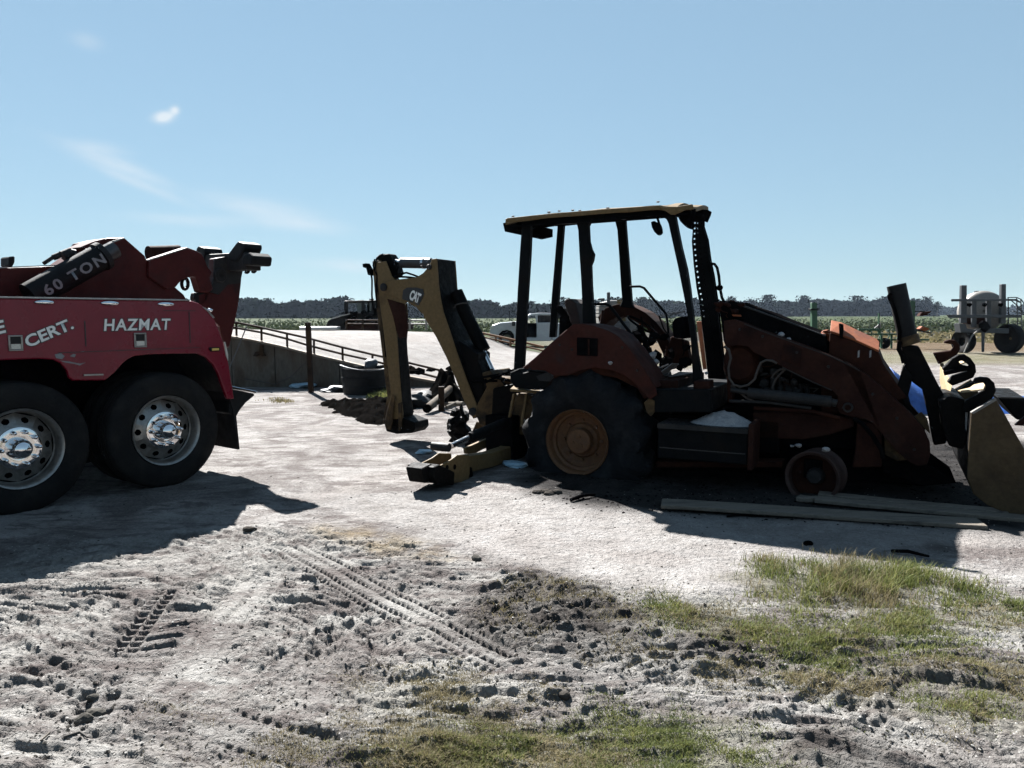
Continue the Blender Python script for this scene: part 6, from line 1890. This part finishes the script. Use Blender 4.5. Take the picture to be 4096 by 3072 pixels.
GF = Frame((0, 36.0), (1, 0))
gc = thing('green_cultivator', 'long green folded cultivator with two upright green masts', 'cultivator', GF.w(GF.hit(*P('K', 700, 860)[0], 0)[0], 0.5, 0))


def gk(name, mat_, pts, v0, v1, bevel=0.01):
    return kv(name, mat_, pts, v0, v1, gc, bevel, GF)


gk('mast', M_green, (118, 396, 168, 396, 176, 690, 120, 690), 0, 0.22)
gk('mast', M_green, (1090, 378, 1138, 376, 1136, 700, 1092, 700), 0, 0.22)
gk('mast_clamp', M_black, (104, 455, 190, 455, 190, 472, 104, 472), -0.06, 0.28)
gk('mast_arm', M_black, (1138, 478, 1240, 478, 1240, 490, 1138, 490), 0.05, 0.15)
gk('sweep_blade', M_rust, (1180, 530, 1200, 500, 1240, 485, 1300, 482, 1250, 520), 0.0, 0.3)
gk('sweep_blade', M_rustbright, (1180, 655, 1210, 630, 1270, 648, 1280, 660, 1230, 680), 0.0, 0.3)
gk('frame_bar', M_green, (580, 655, 800, 652, 800, 672, 580, 675), 0, 0.12)
gk('frame_bar', M_green, (650, 700, 1010, 700, 1010, 716, 650, 716), -0.1, 0.0)
gk('frame_bar', M_green, (760, 755, 1290, 755, 1290, 772, 760, 772), 0.1, 0.2)
gk('thin_mast', M_green, (776, 500, 786, 500, 788, 700, 774, 700), 0, 0.06, 0)
gk('flag_plate', M_tank, (735, 648, 795, 595, 802, 648), 0.0, 0.03, 0)
gk('mast_arm', M_black, (1130, 655, 1300, 690, 1300, 702, 1130, 672), 0.0, 0.1)
for k, x in enumerate((600, 690, 780, 870, 960)):
    MB().tube([GF.pt(p, 0.1 + 0.1 * (k % 3)) for p in P('K', x, 660, x + 18, 700, x - 5, 760, x + 10, 800)], 0.03, 6).build('tine', M_green, gc, smooth=True)
for x in (820, 1020):
    c = GF.pt(P('K', x, 830)[0], 0.1)
    c.z = 0.26
    MB().lathe(c, Vector((0.8, 0.6, 0)), [(0.02, 0.0), (0.15, 0.0), (0.26, 0.03), (0.26, 0.18), (0.15, 0.2)], 20).build('gauge_wheel', M_tyre, gc, smooth=True)
for x in (640, 800, 900, 1000):
    gk('leg', M_green, (x, 700, x + 22, 700, x + 18, 850, x + 4, 850), 0.05, 0.12, 0)

# ------------------------------------------------------------------ blue tarp heap behind the bucket
tg = ground(*P('H', 700, 880)[0])
TG = Frame((tg[0], tg[1]), (1, 0))
mb = MB()
n = 40
tx0, tx1 = TG.hit(*P('H', 440, 700)[0], 0.5)[0], TG.hit(*P('H', 1500, 700)[0], 0.5)[0]
tops = [(0.0, 0.05), (0.04, 0.75), (0.1, 0.86), (0.2, 0.62), (0.3, 0.5), (0.45, 0.3), (0.6, 0.22), (0.75, 0.26), (0.9, 0.22), (1.0, 0.03)]
ztar = TG.hit(*P('H', 500, 590)[0], 0.6)[1]
vs, fs = [], []
for i in range(n + 1):
    q = i / n
    for (a, b), (c2, d2) in zip(tops, tops[1:]):
        if a <= q <= c2:
            hh = b + (d2 - b) * (q - a) / (c2 - a)
    for j in range(15):
        v = j / 14
        prof = math.sin(math.pi * min(1, max(0, v))) ** 0.6
        w = 0.08 * (float(fbm(np.array([q * 14]), np.array([v * 6]), 5, 3)[0]) - 0.5)
        vs.append(TG.w(tx0 + (tx1 - tx0) * q, 0.1 + 1.6 * v, max(0.0, ztar * 1.12 * hh * prof + w * (1 if 0 < j < 14 else 0))))
for i in range(n):
    for j in range(14):
        fs.append((i * 15 + j, (i + 1) * 15 + j, (i + 1) * 15 + j + 1, i * 15 + j + 1))
tag(mb.add(vs, fs).build('tarp_heap', M_tarp, None, smooth=True), 'crumpled blue tarp heaped on the ground behind the loader bucket', 'tarp')

# ------------------------------------------------------------------ planks in front of the backhoe
def plank(p_l, p_r, w, h, z0, lab, seed, over=0.0):
    a, b = ground(*p_l, z0), ground(*p_r, z0)
    f = Frame(a, (b[0] - a[0], b[1] - a[1]))
    L = math.hypot(b[0] - a[0], b[1] - a[1]) + over
    rr = random.Random(seed)
    n = 14
    b0, t0 = [], []
    mbk = MB()
    prev = None
    vs, fs = [], []
    for i in range(n + 1):
        q = i / n
        dz = 0.008 * math.sin(q * 3.1 + seed) + rr.uniform(-0.0015, 0.0015)
        dv = 0.006 * math.sin(q * 5 + seed * 2)
        for (v, z) in ((0, 0), (w, 0), (w, h), (0, h)):
            vs.append(f.w(L * q, v + dv, max(0.003, z0 + z + dz + (0.012 if z0 < 0.01 else 0))))
    for i in range(n):
        for k in range(4):
            k2 = (k + 1) % 4
            fs.append((i * 4 + k, i * 4 + k2, (i + 1) * 4 + k2, (i + 1) * 4 + k))
    fs += [(0, 1, 2, 3), (n * 4 + 3, n * 4 + 2, n * 4 + 1, n * 4)]
    o = mbk.add(vs, fs).build('plank', M_wood, None, bevel=0.006)
    tag(o, lab, 'plank', 'planks lying in front of the burnt backhoe')


plank(P('R', 60, 205)[0], P('R', 1915, 318)[0], 0.24, 0.034, 0.0, 'longest weathered plank, nearest the camera with its right end squared off', 1)
plank(P('R', 930, 172)[0], P('R', 2300, 292)[0], 0.15, 0.036, 0.0, 'weathered plank running out of the right edge just behind the longest one', 2)
plank(P('R', 950, 135)[0], P('R', 2030, 240)[0], 0.14, 0.034, 0.0, 'weathered plank lying farthest back towards the loader bucket', 3)
plank(P('R', 822, 152)[0], P('R', 925, 168)[0], 0.12, 0.04, 0.0, 'short plank stub at the left end of the back planks', 4)

# ------------------------------------------------------------------ grass, litter, stones near the camera
def hz(x, y):
    h, _ = ground_fields(np.asarray(x, float), np.asarray(y, float))
    return h


def blades(name, poly, n, hmin, hmax, wid, mat_, seed, lean=0.5, dens=0.42, tuft=0.0, fade=0.25):
    rng = np.random.default_rng(seed)
    p = np.array(poly)
    (x0, y0), (x1, y1) = p.min(0) - fade, p.max(0) + fade
    m_ = n * 4
    x, y = rng.uniform(x0, x1, m_), rng.uniform(y0, y1, m_)
    if tuft:
        k = max(8, int(n / tuft))
        cx, cy = rng.uniform(x0, x1, k), rng.uniform(y0, y1, k)
        pick = rng.integers(0, k, m_)
        x = cx[pick] + rng.normal(0, 0.035, m_)
        y = cy[pick] + rng.normal(0, 0.035, m_)
    s = poly_sd(poly, x, y) + 0.5 * (fbm(x * 2.2, y * 2.2, seed, 3) - 0.5)
    pr = sstep(-fade, fade, s) * sstep(dens - 0.1, dens + 0.18, fbm(x * 4.5, y * 4.5, seed + 3, 3))
    keep = rng.random(m_) < pr
    x, y, s = x[keep][:n], y[keep][:n], s[keep][:n]
    m_ = len(x)
    z = hz(x, y) - 0.004
    inner = np.clip(0.5 + s * 1.2, 0.4, 1.0)
    H = rng.uniform(hmin, hmax, m_) * inner
    az = rng.uniform(0, 2 * np.pi, m_)
    ln = rng.uniform(0.1, lean, m_) * H * 1.3
    w = wid * rng.uniform(0.6, 1.3, m_)
    fa = az + rng.uniform(-1.2, 1.2, m_) + np.pi / 2
    dx, dy = np.cos(az), np.sin(az)
    wx, wy = np.cos(fa) * w, np.sin(fa) * w
    V = np.zeros((m_, 5, 3))
    V[:, 0] = np.stack([x - wx, y - wy, z], 1)
    V[:, 1] = np.stack([x + wx, y + wy, z], 1)
    V[:, 2] = np.stack([x + dx * ln * 0.35 + wx * 0.7, y + dy * ln * 0.35 + wy * 0.7, z + H * 0.62], 1)
    V[:, 3] = np.stack([x + dx * ln * 0.35 - wx * 0.7, y + dy * ln * 0.35 - wy * 0.7, z + H * 0.62], 1)
    V[:, 4] = np.stack([x + dx * ln, y + dy * ln, z + H], 1)
    b = np.arange(m_)[:, None] * 5
    F = np.concatenate([b + np.array([[0, 1, 2]]), b + np.array([[0, 2, 3]]), b + np.array([[3, 2, 4]])], 0)
    o = mesh_np(name, V.reshape(-1, 3), F, mat_)
    o['kind'] = 'stuff'
    return o


blades('tall_grass', GR_TALL, 5500, 0.04, 0.15, 0.0022, M_grassgreen, 5, 0.8, 0.44, tuft=16)
blades('dry_grass', GR_TALL, 3500, 0.05, 0.19, 0.0016, M_grassdry, 6, 0.8, 0.42, tuft=9)
blades('short_grass', GR_MID, 14000, 0.02, 0.075, 0.002, M_grassgreen, 7, 1.0, 0.44, tuft=9)
blades('dry_grass', GR_MID, 9000, 0.015, 0.06, 0.0018, M_grassdry, 8, 1.3, 0.42, tuft=8)
blades('short_grass', GR_BOT, 26000, 0.012, 0.045, 0.0014, M_grassgreen, 9, 1.0, 0.42, tuft=12)
blades('dry_grass', GR_BOT, 22000, 0.01, 0.04, 0.0012, M_grassdry, 10, 1.4, 0.38, tuft=9)
blades('short_grass', GR_BOT2, 22000, 0.015, 0.055, 0.0014, M_grassgreen, 11, 1.0, 0.4, tuft=12)
blades('dry_grass', GR_SCAT, 16000, 0.012, 0.045, 0.0014, M_grassdry, 12, 1.4, 0.5, tuft=14)
blades('short_grass', GR_SCAT, 9000, 0.012, 0.05, 0.0015, M_grassgreen, 13, 1.0, 0.52, tuft=14)
blades('dry_grass', GR_SCAT2, 9000, 0.012, 0.04, 0.0012, M_grassdry, 14, 1.4, 0.5, tuft=12)
blades('dry_grass', SOIL_A, 5000, 0.012, 0.05, 0.0014, M_grassdry, 15, 1.3, 0.46, tuft=10)
blades('dry_grass', SOIL_C, 7000, 0.01, 0.035, 0.0012, M_grassdry, 16, 1.5, 0.46, tuft=9)
blades('weeds', gpoly(P('C', 1230, 850, 1300, 815, 1400, 815, 1420, 850, 1330, 865)), 900, 0.08, 0.25, 0.008, M_grassgreen, 17, 0.8, 0.2)
blades('weeds', gpoly(P('C', 440, 870, 520, 855, 600, 870, 560, 885)), 500, 0.04, 0.12, 0.008, M_grassdry, 18, 0.8, 0.2)


def stones(name, n, mat_, seed, rmin, rmax, px_box, power=2.0, flat=0.6, poly=None):
    """loose pieces on the ground, spread evenly over the picture area they are seen in"""
    rng = np.random.default_rng(seed)
    px, py = rng.uniform(px_box[0], px_box[2], n), rng.uniform(px_box[1], px_box[3], n)
    c, s_ = math.cos(PITCH), math.sin(PITCH)
    dx, dy = (px - 2048) / FPX, (1536 - py) / FPX
    dz = -s_ + dy * c
    t = -CAM_H / dz
    x, y = dx * t, (c + dy * s_) * t
    if poly is not None:
        k = rng.random(n) < sstep(-0.3, 0.2, poly_sd(poly, x, y))
        x, y = x[k], y[k]
        n = len(x)
    k = fbm(x * 1.5, y * 1.5, seed, 3) > 0.42
    x, y = x[k], y[k]
    n = len(x)
    r = rmin + (rmax - rmin) * rng.random(n) ** power
    z = hz(x, y)
    base = np.array([(1, 0, 0), (0.3, 0.9, 0), (-0.8, 0.55, 0), (-0.75, -0.6, 0), (0.35, -0.9, 0), (0.1, 0.05, 0.85)])
    tris = np.array([(0, 1, 5), (1, 2, 5), (2, 3, 5), (3, 4, 5), (4, 0, 5)])
    q = rng.uniform(0, 2 * np.pi, n)
    ca, sa = np.cos(q), np.sin(q)
    jit = rng.uniform(0.7, 1.3, (n, 6, 3))
    B = base[None] * jit * r[:, None, None]
    X = B[..., 0] * ca[:, None] - B[..., 1] * sa[:, None]
    Y = B[..., 0] * sa[:, None] + B[..., 1] * ca[:, None]
    V = np.stack([X + x[:, None], Y + y[:, None], B[..., 2] * flat + z[:, None] - 0.001], -1)
    F = (np.arange(n)[:, None, None] * 6 + tris[None]).reshape(-1, 3)
    o = mesh_np(name, V.reshape(-1, 3), F, mat_)
    o['kind'] = 'stuff'
    return o


M_peb = mat('pale_pebble', [(0.2, 0.19, 0.175), (0.3, 0.29, 0.27)], scale=30, rough=(0.6, 0.9), bump=0)
M_crumb = mat('dark_crumb', [(0.05, 0.045, 0.04), (0.11, 0.1, 0.09)], scale=20, rough=(0.9, 1), bump=0)
stones('pebbles', 9000, M_peb, 3, 0.002, 0.008, (-200, 1950, 4300, 3050))
stones('soil_crumbs', 9000, M_clod, 4, 0.002, 0.011, (-200, 2150, 4300, 3060), 3.0, 0.8, YARD_ROUGH)
stones('soil_crumbs', 9000, M_crumb, 5, 0.003, 0.016, (1300, 2250, 4300, 3060), 2.5, 0.8, SOIL_A)
stones('soil_crumbs', 5000, M_crumb, 6, 0.003, 0.014, (-100, 1900, 4300, 3060), 4.0, 0.7)
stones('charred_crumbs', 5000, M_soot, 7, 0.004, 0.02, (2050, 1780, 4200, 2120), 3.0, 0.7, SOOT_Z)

# single clods, sticks and stones one can point at
singles = [('N', 520, 1365, 0.045, M_clod, 'dark lump of mud at the lower end of the left tyre print', 'mud_clod'),
           ('N', 605, 1330, 0.05, M_clod, 'larger mud lump beside the one ending the left tyre print', 'mud_clod'),
           ('N', 575, 1225, 0.04, M_clod, 'mud lump above the pair at the end of the left tyre print', 'mud_clod'),
           ('N', 1540, 195, 0.06, M_crumb, 'black clod lying alone on the sand below the tow truck shadow tip', 'mud_clod'),
           ('O', 1485, 1245, 0.038, M_crumb, 'dark clod in the middle foreground beyond the grass', 'mud_clod'),
           ('O', 940, 365, 0.05, M_clod, 'pale clod at the broken edge of the crust by the smooth sand', 'mud_clod'),
           ('F', 365, 1432, 0.06, M_crumb, 'black clump on the sand in front of the rear tyre', 'mud_clod'),
           ('R', 895, 398, 0.045, M_soot, 'small charred lump in the backhoe shadow in front of the planks', 'mud_clod')]
for k, (tg_, x, y, r, m_, lab, nm) in enumerate(singles):
    g = ground(*P(tg_, x, y)[0])
    z = float(hz([g[0]], [g[1]])[0])
    b = MB()
    rr = random.Random(k)
    r *= 0.75
    for q in range(1 if k != 6 else 7):
        b.blob((g[0] + (rr.uniform(-0.12, 0.12) if q else 0), g[1] + (rr.uniform(-0.06, 0.06) if q else 0), z + r * 0.12), (r, r * 0.8, r * 0.6), 2, k * 7 + q, 0.3)
    tag(b.build(nm, m_, None), lab, 'clod')
for k, (tg_, x0, y0, x1, y1, r, m_, lab) in enumerate((('R', 1365, 445, 1580, 478, 0.012, M_soot, 'thin dark stick lying in the backhoe shadow'), ('F', 522, 1490, 700, 1450, 0.016, M_soot, 'bent charred strip at the edge of the backhoe shadow'),
                                                     ('R', 435, 240, 640, 238, 0.008, M_soot, 'thin charred rod lying close below the longest plank'), ('N', 395, 1505, 545, 1500, 0.006, M_bark, 'straight twig in the bottom left of the yard'), ('N', 255, 1525, 305, 1480, 0.004, M_wood, 'pale straw stalk left of the straight twig'))):
    g0, g1 = ground(*P(tg_, x0, y0)[0]), ground(*P(tg_, x1, y1)[0])
    zz = hz([g0[0], g1[0]], [g0[1], g1[1]])
    p0, p1 = Vector((*g0, float(zz[0]) + r * 1.2)), Vector((*g1, float(zz[1]) + r * 1.2))
    mid = (p0 + p1) / 2 + Vector((0, 0.03, r * 0.6))
    tag(MB().tube([p0, mid, p1], [r, r * 1.1, r * 0.7], 7).build('stick', m_, None), lab, 'stick')

# ------------------------------------------------------------------ woods on the horizon
def tree_mesh(rng, x, y, h, w, nq, spread=1.0, low=0.25):
    """leaf clumps through a crown's volume: quads"""
    k = 7
    cz = rng.uniform(low, 0.95, k) * h
    cr = w * (0.32 + 0.3 * np.sin(np.pi * np.clip((cz / h - low) / (1 - low) * 0.85 + 0.12, 0, 1)))
    ca = rng.uniform(0, 2 * np.pi, k)
    cd = w * 0.28 * rng.random(k)
    pk_ = rng.integers(0, k, nq)
    d = rng.normal(0, 0.45, (nq, 3))
    px_ = x + np.cos(ca[pk_]) * cd[pk_] + d[:, 0] * cr[pk_]
    py_ = y + np.sin(ca[pk_]) * cd[pk_] + d[:, 1] * cr[pk_]
    pz_ = np.clip(cz[pk_] + d[:, 2] * cr[pk_] * 0.75, 0.2, h * 1.04)
    s = w * 0.075 * spread * rng.uniform(0.6, 1.5, nq)
    n = rng.normal(0, 1, (nq, 3))
    n /= np.linalg.norm(n, axis=1)[:, None]
    a = np.cross(n, rng.normal(0, 1, (nq, 3)))
    a /= np.linalg.norm(a, axis=1)[:, None] + 1e-9
    b = np.cross(n, a)
    C = np.stack([px_, py_, pz_], 1)
    V = np.stack([C - a * s[:, None], C + b * s[:, None] * 0.8, C + a * s[:, None], C - b * s[:, None] * 0.8], 1)
    return V.reshape(-1, 3)


def wood(name, segs, mat_, seed, nq=120, gap=0.0):
    """segs: (photo x0, x1, distance, depth, top height metres, tree count)"""
    rng = np.random.default_rng(seed)
    Vs = []
    for (x0, x1, D, dep, h, n) in segs:
        for i in range(n):
            px = rng.uniform(x0, x1)
            Y = D + dep * rng.random() ** 1.2
            X = (px - 2048) / FPX * Y
            hh = h * rng.uniform(0.72, 1.02) * (0.9 + 0.25 * float(vnoise(np.array([px * 0.012]), np.array([0.0]), seed)[0]))
            Vs.append(tree_mesh(rng, X, Y, hh, hh * rng.uniform(0.6, 0.95), nq, 2.3, 0.02))
            Vs.append(tree_mesh(rng, X, Y + 3, hh * 0.72, hh * 0.9, 36, 5.0, 0.02))
    V = np.concatenate(Vs)
    F = np.arange(len(V)).reshape(-1, 4)
    o = mesh_np(name, V, F, mat_)
    o['kind'] = 'stuff'
    return o


wood('woodland', [(-900, 1400, 330, 50, 7.5, 300), (1350, 2350, 340, 50, 7.0, 130)], M_foliage, 31)
wood('woodland', [(2250, 3200, 480, 60, 9.6, 120)], M_foliage, 32)
wood('woodland', [(3120, 3740, 500, 50, 9.9, 110)], M_foliagegrey, 33)
wood('woodland', [(3700, 5000, 900, 80, 11.5, 120)], M_foliage, 34, 70)
wood('bushes', [(2100, 3200, 440, 30, 5.0, 90)], M_foliagegrey, 35, 90)
# single trees that stand above the woods
solo = [(2255, 330, 9.2, 0.9, 'broad rounded tree above the woods just left of the middle cab post'), (2345, 335, 8.8, 0.8, 'full round tree seen between the middle cab posts'),
        (2460, 340, 9.4, 1.0, 'spreading tree above the pale tank seen through the cab'), (2570, 430, 11.6, 0.7, 'tree over the woods right of the pale tank'),
        (2610, 420, 10.2, 0.5, 'slim tree near the front handrail of the cab'), (2920, 480, 13.4, 0.5, 'thin tall tree just right of the perforated cab post'),
        (3070, 480, 14.2, 0.65, 'tall open tree above the woods over the black hood'), (3005, 480, 12.6, 0.6, 'lower tree between the perforated post and the tall open tree'),
        (3200, 490, 14.0, 0.6, 'grey bare tree left of the first green mast'), (3420, 500, 14.0, 0.7, 'grey tree over the wood beyond the burnt loader nose'),
        (3530, 500, 13.6, 0.7, 'grey tree over the wood left of the tall black cylinder'), (3700, 505, 13.8, 0.55, 'grey tree at the right end of the wood'),
        (3742, 400, 8.6, 0.45, 'small lone palm-like tree beyond the right end of the wood'),
        (1075, 335, 8.9, 0.6, 'dark tree rising over the left wood behind the ramp'), (1310, 335, 8.8, 0.7, 'dark tree over the left wood behind the burnt machine')]
for k, (px, D, h, wf, lab) in enumerate(solo):
    h *= 0.9
    X = (px - 2048) / FPX * D
    rng = np.random.default_rng(200 + k)
    t_ = thing('tree', lab, 'tree', (X, D, 0), 'single trees above the far woods')
    lean = rng.uniform(-0.3, 0.3)
    MB().tube([(X, D, -0.2), (X + lean * 0.5, D, h * 0.4), (X + lean, D, h * 0.82)], [0.22, 0.16, 0.05], 7).build('trunk', M_bark, t_)
    lb = MB()
    for q in range(5):
        a0 = rng.uniform(0, 6.28)
        z0 = h * rng.uniform(0.4, 0.7)
        lb.tube([(X + lean * z0 / h, D, z0), (X + math.cos(a0) * h * wf * 0.3, D + math.sin(a0) * h * wf * 0.3, z0 + h * 0.2)], [0.09, 0.03], 5)
    lb.build('limb', M_bark, t_)
    V = tree_mesh(rng, X, D, h, h * wf, 420, 0.95, 0.45)
    mesh_np('crown', V, np.arange(len(V)).reshape(-1, 4), M_foliagegrey if 2900 < px < 3720 else M_foliage, parent=t_)

# crop rows and rough field cover
def cover(name, n, box, hmin, hmax, mat_, seed, nz=0.0):
    rng = np.random.default_rng(seed)
    px = rng.uniform(box[0], box[1], n)
    py = rng.uniform(box[2], box[3], n)
    t = CAM_H / ((py - 1255.5) / FPX)
    x, y = (px - 2048) / FPX * t, t
    s = rng.uniform(hmin, hmax, n)
    q = rng.uniform(0, np.pi, n)
    dx, dy = np.cos(q) * s * 0.9, np.sin(q) * s * 0.9
    z0 = np.zeros(n)
    V = np.stack([np.stack([x - dx, y - dy, z0], 1), np.stack([x + dx, y + dy, z0], 1), np.stack([x + dx * 0.6 + 0.1 * s, y + dy * 0.6, s], 1), np.stack([x - dx * 0.7, y - dy * 0.7, s * 0.85], 1)], 1).reshape(-1, 3)
    o = mesh_np(name, V, np.arange(n * 4).reshape(-1, 4), mat_)
    o['kind'] = 'stuff'


cover('crop_hedge', 9000, (-600, 2700, 1266, 1274), 0.3, 0.95, M_foliage, 51)
cover('field_weeds', 9000, (-600, 2400, 1276, 1330), 0.08, 0.3, M_crop, 52)
cover('field_weeds', 12000, (2200, 4700, 1264, 1330), 0.06, 0.3, M_crop, 53)
cover('dark_stubble', 4000, (2900, 4700, 1326, 1372), 0.04, 0.2, M_grassdry, 54)

# ------------------------------------------------------------------ the air: a closed box of thin haze
hv = MB().box(Frame((0, 0), (1, 0)), -1100, 1100, -1100, 1100, -1.0, 25)
hm = bpy.data.materials.new('haze_air')
hm.use_nodes = True
ht = NT(hm.node_tree)
for nd in list(ht.n):
    ht.n.remove(nd)
pv_ = ht.node('ShaderNodeVolumePrincipled')
pv_.inputs['Color'].default_value = (0.62, 0.78, 1.0, 1)
pv_.inputs['Density'].default_value = 0.00006
pv_.inputs['Anisotropy'].default_value = 0.2
ho_ = ht.node('ShaderNodeOutputMaterial')
ht.l.new(pv_.outputs[0], ho_.inputs['Volume'])
hz_o = hv.build('haze', hm, None)
hz_o['kind'] = 'stuff'
